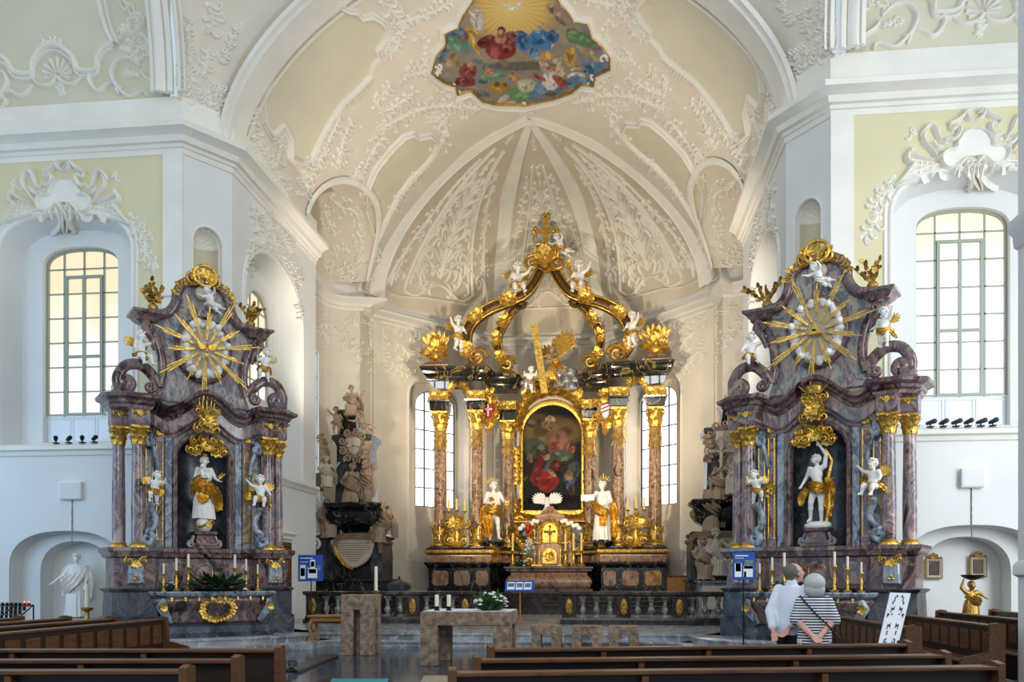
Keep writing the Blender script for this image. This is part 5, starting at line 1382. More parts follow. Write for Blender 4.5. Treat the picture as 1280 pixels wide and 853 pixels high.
# --- mensa, tabernacle and what stands on it
MC = .35; MY = 36.7
T = thing('altar_table', 'long rose marble altar table with dark top below the gilded tabernacle', 'altar table', (MC, MY, 1.05))
m = MB(); m.slab(rect(MC-1.8,MC+1.8,MY-.75,MY+1.0), [(1.9,-.08),(1.93,0),(2.0,0),(2.04,.08),(2.1,.08),(2.12,.05)]); put(m, 'top', 'darkm' if 0 else 'redm2', T, T)
m = MB(); m.slab(rect(MC-1.72,MC+1.72,MY-.7,MY+.9), [(1.2,-.02),(1.3,.05),(1.42,.09),(1.56,.08),(1.68,.0),(1.76,-.1),(1.84,-.12),(1.9,-.05)]); put(m, 'stipes', 'pink', T, T, 60)
m = MB(); m.slab(rect(MC-1.85,MC+1.85,MY-.85,MY+1.0), [(1.05,0),(1.14,0),(1.2,-.06)]); put(m, 'plinth', 'redm2', T, T)
TB = thing('tabernacle', 'gilded tabernacle with arched doors and rose marble dome on the high altar', 'tabernacle', (MC, MY+.45, 2.12))
m = MB(); y0 = -.35
m.prism(arch(0,.55,0,1.5,.55,2,14), y0, .3, bev=.03); m.slab(rect(-.62,.62,-.4,.3), [(1.95,-.1),(2.1,-.05),(2.15,.02),(2.2,.0),(2.35,-.25),(2.5,-.42),(2.62,-.5)]); m.build('case', M['pink'], TB)
g = MB(); 
for a_, d_ in ((arch(0,.36,1.02,1.55,.36,2,14), .05),(arch(0,.33,.1,.5,.33,2,14), .08)): g.prism(a_, y0-d_, y0+.02, bev=.03)
dr = g.build('door', M['gold'], TB)
g = MB(); b = V((0,y0-.1,1.1)); crossmb(g, b, .62, .025, .3, .66); g.tube([(0,y0-.12,1.35),(-.14,y0-.13,1.52),(0,y0-.12,1.5),(.14,y0-.13,1.52),(0,y0-.12,1.35)], .02, 6); g.build('crucifix', M['bronze'], dr)
g = MB()
gcluster(g, (0,y0-.1,.45), (1,0,0), (0,0,1), (0,-1,0), .26, .26, 10, 2)
for sg in (-1,1):
    for x in (.46,.66):
        g.lathe([(.075,0),(.08,.04),(.05,.08),(.045,.8),(.07,.86),(.08,.92)], 12, (sg*x, y0-.02, .1)); g.lathe([(.06,0),(.045,.06),(.04,.7),(.07,.78)], 12, (sg*x, y0-.02, 1.05))
    g.bbox(sg*.56-.2, sg*.56+.2, y0-.12, .1, .98, 1.06); g.bbox(sg*.56-.22, sg*.56+.22, y0-.14, .1, 0, .1)
    gstrip(g, [V((sg*.85,y0,.1)), V((sg*1.0,y0,.5)), V((sg*.78,y0,.9)), V((sg*.85,y0,1.3)), V((sg*.7,y0,1.7))], (0,-1,0), .28, 3+sg, 1.3)
    gscroll(g, (sg*.92,y0-.05,.25), (sg,0,0), (0,0,1), (0,-1,0), .24, 1.6, 1, sg, .06); gscroll(g, (sg*.66,y0-.05,1.85), (sg,0,0), (0,0,1), (0,-1,0), .2, 1.6, 1, -sg, .05)
    gstrip(g, [V((sg*.4,y0-.1,1.0)), V((sg*.4,y0-.1,1.5)), V((sg*.28,y0-.1,1.85)), V((0,y0-.1,2.0))], (0,-1,0), .14, 5+sg, 1.3)
g.build('gilt_carving', M['gold'], TB, 60)
s = MB()
for sg in (-1,1):
    s = MB()
    for k in range(7): s.ell((sg*(.55+.12*k), y0-.05, 1.95-.05*k+.08*(k%2)), (.12,.1,.1), 8, 6)
    s.build('stucco_cloud', M['whitefig'], TB, 180)
# dove-like angel spreading its wings in front of the painting
A = thing('white_angel', 'small white winged figure spreading its wings below the altar painting', 'statue', atY(684,638,38.3))
m = MB(); m.cone((0,0,0),(0,-.03,.36),.15,.1,10); m.ell((0,-.06,.5),.085,10,8); m.cone((-.08,-.02,.35),(-.2,-.14,.25),.04,.03,8); m.cone((.08,-.02,.35),(.2,-.14,.28),.04,.03,8); m.cone((-.1,0,0),(-.16,-.1,-.12),.1,.05,8); m.cone((.1,0,0),(.14,-.1,-.12),.1,.05,8)
remesh(m, 'body', .016, M['whitefig'], A, 3)
for sg in (-1,1):
    w_ = MB(); wing(w_, (sg*.07,.05,.36), (sg,0,.1), (0,.1,1), .62, 8); w_.build('wing', M['whitefig'], A, 60)
# sanctuary lamp hanging before the painting
c = atY(712-52, 662, 36.6); L_ = thing('sanctuary_lamp', 'small red glass sanctuary lamp beside the tabernacle', 'lamp', c)
m = MB(); m.lathe([(.03,-.2),(.09,-.15),(.11,0),(.12,.14),(.1,.2)], 12); m.build('glass', M['redglass'], L_, 60)
m = MB(); m.lathe([(.13,.19),(.14,.23),(.05,.3),(.01,.34)], 12); m.lathe([(.02,-.34),(.06,-.3),(.1,-.2),(.03,-.19)], 10); m.tube([(0,0,-.34),(0,0,-.9)], .025, 6); m.build('gilt_stand', M['gold'], L_, 60)
for i, (px_, zt, lb) in enumerate(((641,672,'leftmost tall yellow candle on the high altar table'),(707,669,'tall yellow candle next to the tabernacle on its right'),(717,671,'middle tall yellow candle right of the tabernacle'),(727,671,'rightmost tall yellow candle on the high altar table'))):
    c = atY(px_, 709, MY-.35); c.z = 2.12; t = atY(px_, zt, MY-.35); candlestick((lb, c), 1.42, 'gold', 'candley', 'candles on the high altar', .5)
bunch('flower_bouquet', 'blue and white flower bouquet left of the tabernacle', 'flowers', atY(660,697,MY-.3), .5, .8, 30, ['paper','white'], 'greybal' if 0 else 'frame', 2, 26, sx=.7)
bunch('altar_greenery', 'low green and white flower arrangement at the left end of the high altar table', 'flowers', V((atY(651,706,MY-.4).x, MY-.4, 2.12)), .4, .3, 40, ['white'], 'green', 3, 10)
# seated gilt angel right of the tabernacle
c = atY(713,705,36.55); c.z = 2.12
S1 = dict(PUT['sit']); putto('sit', c, -.3, 1.3, 'small seated gilded angel between the candles right of the tabernacle', 'alab', 'gold', True)
# candelabra
for sg, px_ in ((-1,571),(1,795)):
    c = atY(px_, 690, 36.25); c.z = ZP; t = thing('candelabrum', 'tall gilded three-candle candelabrum between the %s columns of the high altar' % ('left' if sg < 0 else 'right'), 'candelabrum', c)
    g = MB(); gcluster(g, (0,0,.45), (1,0,0), (0,0,1), (0,-1,0), .42, .5, 14, 6, .5); gcluster(g, (0,-.05,1.1), (1,0,0), (0,0,1), (0,-1,0), .5, .42, 14, 7, .5)
    g.lathe([(.3,0),(.32,.06),(.2,.12),(.1,.3),(.14,.5),(.07,.8),(.1,1.0),(.05,1.2),(.08,1.4),(.05,1.5)], 14)
    for q in (-1,1):
        gscroll(g, (q*.3,-.06,.3), (q,0,0), (0,0,1), (0,-1,0), .24, 1.6, 1, q, .06); gscroll(g, (q*.36,-.06,1.0), (q,0,0), (0,0,1), (0,-1,0), .24, 1.6, 1, -q, .06)
        g.tube([(0,-.02,1.15),(q*.2,-.02,1.2),(q*.33,-.02,1.32),(q*.34,-.02,1.5)], .035, 6)
    for x, z in ((-.34,1.5),(0,1.55),(.34,1.5)): g.lathe([(.03,0),(.1,.04),(.11,.07),(.05,.09)], 10, (x,-.02,z))
    g.build('stem', M['gold'], t, 60)
    for x, z in ((-.34,1.56),(0,1.61),(.34,1.56)):
        m = MB(); m.lathe([(.05,0),(.047,.5),(.01,.52)], 10, (x,-.02,z)); m.build('candle', M['candley'], t, 60)
# console busts in gold carrying the saints
for sg, px_ in ((-1,618),(1,753)):
    b = atY(px_, 677, 37.0); t = thing('statue_console', 'black ledge with gilded carved bracket under the %s white saint of the high altar' % ('left' if sg < 0 else 'right'), 'bracket', (b.x, 37.0, b.z-.85))
    m = MB(); m.slab(rect(-.42,.42,-.35,.5), [(.62,-.1),(.68,-.05),(.74,.03),(.82,.05),(.85,.0)]); m.build('ledge', M['blackm'], t)
    g = MB(); gcluster(g, (0,-.3,.3), (1,0,0), (0,0,1), (0,-1,0), .36, .5, 16, 8, .5); gcluster(g, (0,-.42,.35), (1,0,0), (0,0,1), (0,-1,0), .2, .3, 9, 9, .5); g.cone((0,.1,.55),(0,-.1,-.05),.26,.1,10); g.build('gilt_carving', M['gold'], t, 60)
# the two white and gold saints
def rays(px_): pass
def halo_(t, c, r=.12, n=9, up=True):
    m = MB()
    for k in range(n):
        a = pi*(.1+.8*k/(n-1)); d = V((cos(a),0,sin(a))); m.tube([V(c)+d*r*.55, V(c)+d*r*(1.25+.3*(k%2))], [.007,.003], 4)
    m.build('halo', M['gold'], t)
def ex_staff(t):
    m = MB(); m.tube([(.22,-.1,.38),(.235,-.1,.72)], .008, 6); gcluster(m, (.23,-.1,.62), (1,0,0), (0,0,1), (0,-1,0), .07, .12, 9, 2, .6); m.build('gilt_attribute', M['gold'], t, 60); halo_(t, (-.03,.06,.96), .1)
b = atY(617,676,37.0)
statue('saint_statue', 'white and gold saint statue with raised head standing left of the altar painting', 'statue', b, .15, 2.58, dict(look=(.6,-1,.35), elB=(.17,-.06,.66), haB=(.21,-.12,.64), elA=(-.15,.0,.64), haA=(-.06,-.1,.62), knB=(.07,-.06,.28), anB=(.09,-.02,.04), toB=(.13,-.1,.018)), 'whitefig',
  [(0,0,.80,.085,.06),(0,0,.70,.112,.085),(0,0,.56,.105,.085),(0,0,.47,.115,.09)], 'whitefig', [([(-.16,.04,.62),(-.1,-.1,.56),(.04,-.12,.5),(.13,-.02,.44)], [.1,.18,.2,.16]),([(-.1,-.06,.5),(-.1,-.08,.35),(-.08,-.05,.18),(-.1,-.02,.04)], [.14,.17,.15,.12]),([(-.15,.05,.55),(-.16,.06,.35),(-.13,.06,.15)], [.14,.17,.14]),([(-.05,-.09,.72),(-.03,-.11,.66)], [.05,.08])], 'gold', 'whitefig', ex_staff, seed=3)
def ex_book(t):
    m = MB(); m.bbox(-.32,-.2,-.16,-.13,.66,.76,.004); m.bbox(-.2,-.09,-.17,-.14,.66,.76,.004); m.build('open_book', M['paper'], t); halo_(t, (.0,.06,.97), .1, 7)
b = atY(753,677,37.0)
statue('saint_statue', 'white and gold saint statue holding out an open white book right of the altar painting', 'statue', b, -.25, 2.62, dict(look=(-.8,-1,.1), elA=(-.16,-.08,.68), haA=(-.2,-.15,.66), elB=(.15,.0,.65), haB=(.1,-.1,.6)), 'whitefig',
  [(0,0,.80,.085,.06),(0,0,.70,.112,.085),(0,0,.5,.11,.09),(0,.0,.25,.13,.11),(0,.01,.02,.15,.12)], 'whitefig', [([(-.05,.06,.78),(-.12,-.08,.66),(-.02,-.12,.52),(.12,-.06,.44)], [.08,.14,.2,.15]),([(.12,.04,.7),(.17,.04,.45),(.16,.04,.2),(.18,.03,.06)], [.12,.18,.17,.12]),([(.03,-.11,.52),(.05,-.12,.36),(.03,-.12,.24)], [.12,.13,.08])], 'gold', 'whitefig', ex_book, seed=5)
# angel with a great gilded cross above the painting, silver clouds
cr_ = thing('gilded_cross', 'great slanting gilded cross held by the angel above the altar painting', 'cross', atY(681,492,37.9))
m = MB(); a = atY(681,492,37.9); b = atY(668,406,37.8)
def beam(m, a, b, w, d):
    t = (b-a).normalized(); s_ = t.cross(V((0,-1,0))).normalized()*w; q = V((0,d,0))
    vs = [p+s_*i+q*j for p in (a,b) for i, j in ((-1,-1),(1,-1),(1,1),(-1,1))]; m.add(vs, [(0,1,2,3),(4,5,6,7),(0,1,5,4),(1,2,6,5),(2,3,7,6),(3,0,4,7)])
beam(m, a, b, .15, .11); put(m, 'upright', 'gold', cr_, cr_, 0); m = MB(); beam(m, atY(663,471,37.75), atY(692,468,37.75), .13, .1); put(m, 'crossbar', 'gold', cr_, cr_, 0)
def ex_w(t):
    for sg, L_, o in ((1,.66,(1,.1,.75)),(-1,.42,(-1,.2,.1))):
        w_ = MB(); wing(w_, (sg*.05,.08,.76), o, (-.4*sg,.15,1), L_, 8); w_.build('wing', M['gold'], t, 60)
b = atY(690,486,37.9)
statue('angel_statue', 'white and gold angel with spread golden wings embracing the great cross', 'statue', b, -.15, 1.9, dict(look=(-.8,-.8,.3), elA=(-.2,-.08,.72), haA=(-.26,-.12,.8), elB=(.14,-.1,.66), haB=(-.02,-.16,.62), chest=(-.03,-.02,.71), knA=(-.1,-.12,.33), anA=(-.1,.0,.12), knB=(.09,-.05,.27), anB=(.16,.05,.08)), 'alab',
  [(0,0,.60,.09,.07),(0,0,.5,.12,.1),(0,-.02,.34,.13,.11),(0.03,0,.2,.14,.1)], 'gold', [([(.0,-.1,.74),(.12,-.06,.6),(.2,.05,.5),(.3,.08,.42)], [.08,.14,.14,.05])], 'gold', 'alab', ex_w, seed=9)
cl = thing('silver_cloud', 'silvery cloud bank beside the angel above the altar painting', 'cloud ornament', atY(702,478,38.2)); rg = random.Random(4)
for (px_, py_, r) in ((697,468,.3),(705,462,.34),(713,466,.32),(719,475,.28),(708,476,.36),(699,480,.28),(714,484,.26),(662,484,.24),(654,478,.2)):
    m = MB(); c = atY(px_, py_, 38.2+rg.uniform(-.1,.1)); m.ell(c, (r,r*.7,r*.85), 12, 8); gscroll(m, c+V((0,-r*.66,0)), (1,0,0), (0,0,1), (0,-1,0), r*.6, 1.5, rg.uniform(0,6), 1, r*.14); put(m, 'puff', 'silver', cl, cl, 60)
# putti
def pat(px_, py_, Y): return atY(px_, py_, Y)
putto('climb', pat(661,490,37.5), .2, 1.2, 'putto sprawling at the foot of the great cross above the painting', 'whitefig', 'alab', True)
putto('reach', pat(573,440,36.8), .7, 1.6, 'putto leaning on the lowest left volute of the altar crown', 'whitefig', 'gold', True)
putto('reach', pat(790,436,36.8), -.7, 1.6, 'putto leaning on the lowest right volute of the altar crown', 'whitefig', 'gold', True, flip=True)
putto('sit', pat(647,368,36.9), .3, 1.75, 'winged putto seated on the upper left arm of the altar crown', 'whitefig', 'gold', True)
tp = putto('sit', pat(724,366,36.9), -.3, 1.75, 'putto standing on the upper right arm of the altar crown', 'whitefig', 'gold', True)
tm = thing('gilded_torch', 'gilded torch held by the putto on the right arm of the altar crown', 'torch', pat(713,350,36.85)); g = MB(); g.tube([(0,0,-.3),(-.05,0,.5)], [.03,.06], 8); gcluster(g, (-.06,0,.65), (1,0,0), (0,0,1), (0,-1,0), .16, .26, 9, 2); g.build('torch_flame', M['gold'], tm, 60)
putto('fly', pat(702,327,37.3), 0, 1.3, 'white putto clinging to the cross on top of the altar crown', 'whitefig', 'gold', False)
# gilt flaming urns on the outer corners
for sg, px_, py_ in ((-1,546,463),(1,820,458)):
    b = atY(px_, py_, 36.7); b.z = 10.72; t = thing('flaming_urn', 'gilded leafy flame ornament on the outer %s corner of the high altar' % ('left' if sg < 0 else 'right'), 'ornament', b)
    m = MB(); m.slab(rect(-.4,.4,-.4,.4), [(0,.2),(.08,.2),(.12,.1),(.3,-.08),(.4,-.15)]); m.build('plinth', M['pink'], t)
    g = MB(); gcluster(g, (0,0,.75), (1,0,0), (0,0,1), (0,-1,0), .8, .5, 13, 2, .3, .9); gcluster(g, (0,-.12,.85), (1,0,0), (0,0,1), (0,-1,0), .45, .7, 11, 3, .3, .9); gcluster(g, (0,0,.7), (0,1,0), (0,0,1), (1,0,0), .5, .5, 10, 5, .45)
    for k in range(6): a = pi*(.25+.5*k/5); g.leaf((0,0,.8), (cos(a),-.1,sin(a)), (0,-1,0), 1.0, .2, .5, 3)
    g.lathe([(.15,.35),(.25,.45),(.3,.62),(.2,.8),(.05,.95)], 12); g.build('flame', M['gold'], t, 60)
# steps in front of the high altar and the altar platform
m = MB()
for k in range(5): m.slab([(-6.2+.35*k,31.2+.42*k),(6.6-.35*k,31.2+.42*k),(6.6-.35*k,41),(-6.2+.35*k,41)], [(.3+.15*k-.02*(k>0),-.02),(.42+.15*k,-.02),(.43+.15*k,0),(.445+.15*k,0),(.45+.15*k,-.01)])
struct(m, 'floor_altar_steps', M['raild'], 30)
# ---------------------------------------------------------------- the two side altars
def wz(x):
    a = abs(x)
    if a > 1.25: return 0
    if a > .85: t = (1.25-a)/.4; return -.17*(.5-.5*cos(pi*t))
    t = (.85-a)/.85; return -.17+.45*(.5-.5*cos(pi*t))
def side_altar(sd):
    left = sd < 0; side = 'left' if left else 'right'
    loc = (-6.63,19.2,.3) if left else (7.31,19.24,.3); rz = radians(41 if left else -28)
    T = thing('side_altar', 'marble side altar on the %s with a %s in its golden sunburst' % (side, 'dove' if left else 'triangle'), 'altar', loc, rz, 'side altars')
    RT = Matrix.Translation(loc) @ Matrix.Rotation(rz,4,'Z')
    W = lambda p: RT @ V((p[0], p[1], p[2]-.3))               # p given with z above the nave floor
    def b(m, nm, mt, par=T, sm=40): m.v = [(v[0],v[1],v[2]-.3) for v in m.v]; return m.build(nm, M[mt], par, sm)
    # plinth, pedestal zone
    m = MB(); pl = [(-2.0,.9),(-2.0,-.15),(-1.15,-.35),(-1.1,-.05),(1.1,-.05),(1.15,-.35),(2.0,-.15),(2.0,.9)][::1]
    def ccw(p): return p if sum(p[i][0]*p[(i+1)%len(p)][1]-p[(i+1)%len(p)][0]*p[i][1] for i in range(len(p))) > 0 else p[::-1]
    pl = ccw(pl)
    m.slab(pl, [(.3,.1),(.72,.1),(.76,.04),(1.3,.02),(1.34,.08),(1.38,.1),(1.4,.02)]); pb = b(m, 'plinth', 'darkm')
    m = MB(); m.slab(pl, [(1.4,-.02),(2.08,-.02)]); ped = b(m, 'pedestal', 'redm2')
    m = MB(); m.slab(pl, [(2.06,-.02),(2.1,.05),(2.16,.06),(2.22,.12),(2.3,.12),(2.31,.02)]); b(m, 'pedestal_cornice', 'redm2', ped)
    for sg in (-1,1):
        m = MB(); m.prism([(sg*1.57-.17,1.5),(sg*1.57+.17,1.5),(sg*1.57+.15,1.9),(sg*1.57,2.02),(sg*1.57-.15,1.9)], -.42, -.2, bev=.02); pp = b(m, 'pier_panel', 'greym', ped)
        g = MB(); 
        for q in (-1,1): gscroll(g, (sg*1.57+q*.15,-.42,2.0), (q,0,0), (0,0,1), (0,-1,0), .09, 1.5, 1, q, .025)
        for k in range(5): g.leaf((sg*1.57,-.42,1.98), (cos(pi+pi*k/4),0,-.9), (0,-1,0), .16, .09, .5, 2, 5)
        b(g, 'gilt_ornament', 'gold', pp, 60); g = MB()
        for k in range(3): a = pi/2+2*pi*k/3; g.ell((sg*1.57+.04*cos(a),-.43,1.62+.04*sin(a)), .035, 7, 5)
        b(g, 'gilt_trefoil', 'gold', pp, 60)
        m = MB(); x0, x1 = sorted((sg*.55, sg*1.05)); c = .08; m.prism([(x0+c,1.48),(x1-c,1.48),(x1,1.48+c),(x1,1.98-c),(x1-c,1.98),(x0+c,1.98),(x0,1.98-c),(x0,1.48+c)], -.06, .0, bev=.02); b(m, 'inlay_panel', 'redm', ped)
    m = MB(); m.prism(arch(0,.2,1.5,1.8,.18,2,10), -.07, .0, bev=.015); dp = b(m, 'tabernacle_panel', 'redm', ped)
    g = MB(); q = arch(0,.16,1.53,1.78,.15,2,10); g.tube([V((p[0],-.08,p[1])) for p in q+[q[0]]], .014, 5); b(g, 'gilt_edge', 'gold', dp)
    # retable with dark niche
    f = Face((0,.12,0), (1,0,0), (0,-1,0)); m = MB()
    top = [(1.4-2.8*i/40, 5.5+wz(1.4-2.8*i/40)) for i in range(41)]
    nz = arch(0,.58,2.3,4.35,.6,2,20)
    f.wall(m, [(-1.4,2.3),(1.4,2.3)]+top, [dict(c=nz, inner=nz, d=.12)])
    m.box(-1.4,-1.36,.12,.7,2.3,5.4); m.box(1.36,1.4,.12,.7,2.3,5.4)
    ret = b(m, 'retable', 'mixm')
    m = MB()
    m.grid(lambda u, v: V((-.58*cos(pi*u), .24+.42*sin(pi*u), 2.3+2.1*v)), 20, 4)
    m.grid(lambda u, v: V((-.58*cos(pi*u)*cos(pi/2*v), .24+.42*sin(pi*u)*cos(pi/2*v), 4.38+.58*sin(pi/2*v))), 20, 8); b(m, 'niche', 'blackm' if 0 else 'darkm', ret, 60)
    m = MB(); f.trimline(m, [(.64,2.3)]+arch(0,.64,2.3,4.35,.66,2,24)[2:]+[(-.64,2.3)], .07, .07); b(m, 'niche_frame', 'redm2', ret)
    for sg in (-1,1):
        for x, w, mt in ((.8,.07,'greym'),(1.0,.1,'redm'),(1.22,.1,'greym')):
            m = MB(); m.bbox(sg*x-w, sg*x+w, .02, .14, 2.3, 5.2, .02); pr = b(m, 'pilaster', mt, T)
            if x != .8:
                g = MB(); q = [(sg*x-w*.65,2.5),(sg*x+w*.65,2.5),(sg*x+w*.65,4.75),(sg*x-w*.65,4.75)]; P = [V((p[0],.012,p[1])) for p in q+[q[0]]]
                for a_, c_ in zip(P, P[1:]): g.tube([a_, c_], .014, 5)
                b(g, 'gilt_frame', 'gold', pr)
        g = MB(); gcluster(g, (sg*1.0,.0,3.62), (1,0,0), (0,0,1), (0,-1,0), .14, .2, 9, 3, .6); b(g, 'gilt_rosette', 'gold', ret, 60); g = MB(); gcluster(g, (sg*1.0,.0,4.95), (1,0,0), (0,0,1), (0,-1,0), .12, .1, 7, 4, .6); b(g, 'gilt_rosette', 'gold', ret, 60)
        # scrolled bracket, lower and upper
        def sband(P, w, nm, par=T):
            Q = cr(P, 6); m = MB(); m.tube(Q, [w*(.8+.3*sin(pi*i/(len(Q)-1))) for i in range(len(Q))], 8, flat=1.1, up=(0,-1,0)); return b(m, nm, 'greym', par, 60)
        def scr(c, r, a0, tn, s_): return [V((c[0]+p[0], c[1], c[2]+p[1])) for p in spiral((0,0), r, a0, tn, 16, .25, s_)]
        lo = scr((sg*1.32,-.2,2.5), .15, pi/2 if 1 else 0, 1.2, sg)[::-1]
        br = sband(lo+[V((sg*1.18,-.2,2.75)), V((sg*1.12,-.18,2.95)), V((sg*1.2,-.2,3.15)), V((sg*1.22,-.3,3.28))], .075, 'scroll_bracket')
        up_ = scr((sg*1.2,-.1,4.72), .12, pi*.5, 1.1, -sg)
        sband([V((sg*1.05,-.06,4.1)), V((sg*1.1,-.08,4.4)), V((sg*1.22,-.1,4.84))]+up_, .055, 'upper_scroll')
    # columns
    for sg in (-1,1):
        for x, y, r in ((1.47,-.12,.15),(1.82,.22,.14)):
            col = bpy.data.objects.new('column', None); C.objects.link(col); col.parent = T; col.location = (sg*x, y, 2.0)
            s = MB(); s.lathe([(r*1.0,.1),(r*1.02,.9),(r*.97,1.4),(r*.88,2.32)], 24); s.build('shaft', M['redm'], col, 60)
            s = MB(); s.lathe([(r*1.4,0),(r*1.42,.03),(r*1.3,.06),(r*1.12,.07),(r*1.2,.1),(r*1.05,.12)], 24); s.build('gilt_base', M['gold'], col, 60)
            s = MB(); capital(s, (0,0,2.3), r*.92, .42, 0, 2); s.build('capital', M['gold'], col, 60)
            s = MB(); w = r*1.35; s.slab(rect(-w,w,-w,w), [(2.72,-.03),(2.76,0),(3.06,0),(3.1,.05),(3.14,.06)]); s.build('impost_block', M['redm'], col)
            g = MB()
            for q in (-1,1): gscroll(g, (q*w*.5,-w-.02,3.0), (q,0,0), (0,0,1), (0,-1,0), .06, 1.4, 1, q, .018)
            g.leaf((0,-w-.01,3.05), (0,-.2,-1), (0,-1,0), .16, .1, .4, 2, 5); g.build('gilt_ornament', M['gold'], col, 60)
    # entablature following the wave
    def path(y0):
        P = [(-2.02,.7,0),(-2.02,.05,0)]+[(-2.02+.0,.0-.02,0)] + [(-1.72,-.3,0),(-1.25,-.3,0)]
        n = 36
        for i in range(n+1):
            x = -1.15+2.3*i/n; P.append((x, -.04-.1*(max(0,cos(x*1.3)))**2*.8, wz(x)))
        P += [(1.25,-.3,0),(1.72,-.3,0),(2.02,-.02,0),(2.02,.05,0),(2.02,.7,0)]
        return P
    m = MB(); P = [V(p)+V((0,0,5.42)) for p in path(0)]
    m.sweep(P, [(-.35,-.02),(-.02,-.02),(.0,.05),(.06,.09),(.08,.15),(.2,.2),(.22,.27),(.16,.3),(-.35,.31)]); ent = b(m, 'cornice', 'redm2', T, 35)
    m = MB(); P = [V(p)+V((0,0,5.0)) for p in path(0)][4:-4]
    m.sweep(P, [(-.3,0),(-.06,0),(-.04,.06),(.02,.1),(-.02,.14),(-.04,.42),(-.3,.42)]); b(m, 'frieze', 'redm', T, 35)
    # gable
    half_ = [(1.12,5.68),(1.0,6.0),(.93,6.35),(.96,6.75),(1.08,7.1),(1.3,7.4),(1.42,7.52),(1.42,7.6),(1.2,7.64),(.9,7.66),(.72,7.8),(.62,8.02),(.6,8.2),(.48,8.42),(.25,8.56),(0,8.6)]
    poly = [(p[0],p[1]) for p in half_]+[(-p[0],p[1]) for p in half_[::-1][1:]]
    m = MB(); m.prism(poly, .1, .5, bev=.04); gb = b(m, 'gable', 'mixm', T)
    for sg in (-1,1):
        m = MB(); Q = cr([V((sg*p[0], .05, p[1])) for p in half_[1:7]], 5); m.tube(Q, .075, 8, flat=1.4, up=(0,-1,0)); b(m, 'gable_edge', 'redm2', gb, 60)
        m = MB(); Q = cr([V((sg*p[0], .05, p[1]+.02)) for p in half_[8:]], 5); m.tube(Q, .08, 8, flat=1.5, up=(0,-1,0)); b(m, 'gable_edge', 'redm2', gb, 60)
        m = MB(); x0, x1 = sorted((sg*1.0, sg*1.5)); m.slab(rect(x0,x1,-.12,.45), [(7.44,-.06),(7.5,0),(7.56,.03),(7.6,.1),(7.66,.1),(7.67,.02)]); b(m, 'shoulder_cornice', 'redm2', T)
        m = MB(); m.tube([V((sg*1.28,-.02,7.42)), V((sg*1.32,-.05,7.25)), V((sg*1.18,-.05,7.05)), V((sg*1.1,.0,6.8))]+[], [.09,.1,.08,.05], 8); m.tube([V((c_[0],-.1,c_[1])) for c_ in spiral((sg*1.24,7.28), .12, 0, 1.4, 16, .2, sg)], .035, 6); b(m, 'shoulder_volute', 'redm2', T, 60)
        # side volute on the cornice
        m = MB(); Q = [V((sg*1.02,.05,6.0)), V((sg*1.15,.0,6.22)), V((sg*1.4,.0,6.42)), V((sg*1.7,.0,6.38)), V((sg*1.86,.0,6.15))]+[V((c_[0],0,c_[1])) for c_ in spiral((sg*1.72,5.98), .16, 0 if sg > 0 else pi, 1.2, 14, .25, -sg)]
        m.tube(cr(Q, 4), .075, 8, flat=1.7, up=(0,-1,0)); m.tube([V((c_[0],-.02,c_[1])) for c_ in spiral((sg*1.2,5.95), .13, pi/2, 1.3, 14, .25, sg)], .06, 8)
        m.slab(rect(sg*1.8-.2,sg*1.8+.2,-.15,.4), [(5.7,.02),(5.76,.02),(5.8,-.04),(5.95,-.04)]); b(m, 'cornice_volute', 'redm2', T, 60)
    # glory: oval with clouds, rays
    oc = V((.0,.0,6.95)); R_ = Matrix.Translation((0,.06,6.95))
    m = MB(); el = [(.66*cos(2*pi*k/40), 6.98+.8*sin(2*pi*k/40)) for k in range(40)]; m.prism(el, -.02, .15, bev=.05); ov = b(m, 'oval_frame', 'redm2', T, 60)
    m = MB(); el = [(.56*cos(2*pi*k/40), 6.98+.7*sin(2*pi*k/40)) for k in range(40)]; m.prism(el, -.06, .1, bev=.03); b(m, 'glory_disc', 'alabw', ov, 60)
    rg = random.Random(9 if left else 12); m = MB()
    for k in range(26):
        a = 2*pi*k/26+rg.uniform(-.1,.1); e = rg.uniform(.85,1.02); m.ell((.5*cos(a)*e,-.07,6.98+.64*sin(a)*e), (rg.uniform(.07,.13),.07,rg.uniform(.06,.12)), 9, 7)
    b(m, 'cloud_wreath', 'whitefig', ov, 180)
    for k, a in enumerate((.2,1.0,2.2,2.9,4.1,5.3)):
        hd = MB(); c = V((.52*cos(a),-.16,6.98+.62*sin(a))); hd.ell(c, (.075,.075,.085), 10, 8); hd.cone(c+V((0,-.07,.01)), c+V((0,-.09,-.01)), .012, .015, 6); hairball(hd, c+V((0,0,.02)), .075, 10, k)
        ch_ = b(hd, 'cherub_head', 'whitefig', ov, 180)
    m = MB(); NR = 14
    for k in range(NR):
        a = 2*pi*(k+.35)/NR; L_ = (1.2 if k % 2 == 0 else .9)*(1.08 if .8 < a < 2.4 else 1)*rg.uniform(.9,1.05)
        for q, l in ((-.05,.8),(0,1),(.05,.84)):
            d = V((cos(a+q),0,sin(a+q))); s_ = V((-d.z,0,d.x)); p0 = V((0,-.14,6.98))+d*.2; p1 = V((0,-.24,6.98))+d*L_*l; w0, w1 = .008, .019
            m.add([p0-s_*w0, p0+s_*w0, p1+s_*w1*.8, p1+d*.08, p1-s_*w1*.8, p0+V((0,.03,0)), p1+V((0,.04,0))], [(0,1,2,3,4),(0,4,6,5),(1,5,6,2),(2,6,3),(3,6,4),(0,5,1)])
    b(m, 'gilt_ray', 'gold', ov, 0)
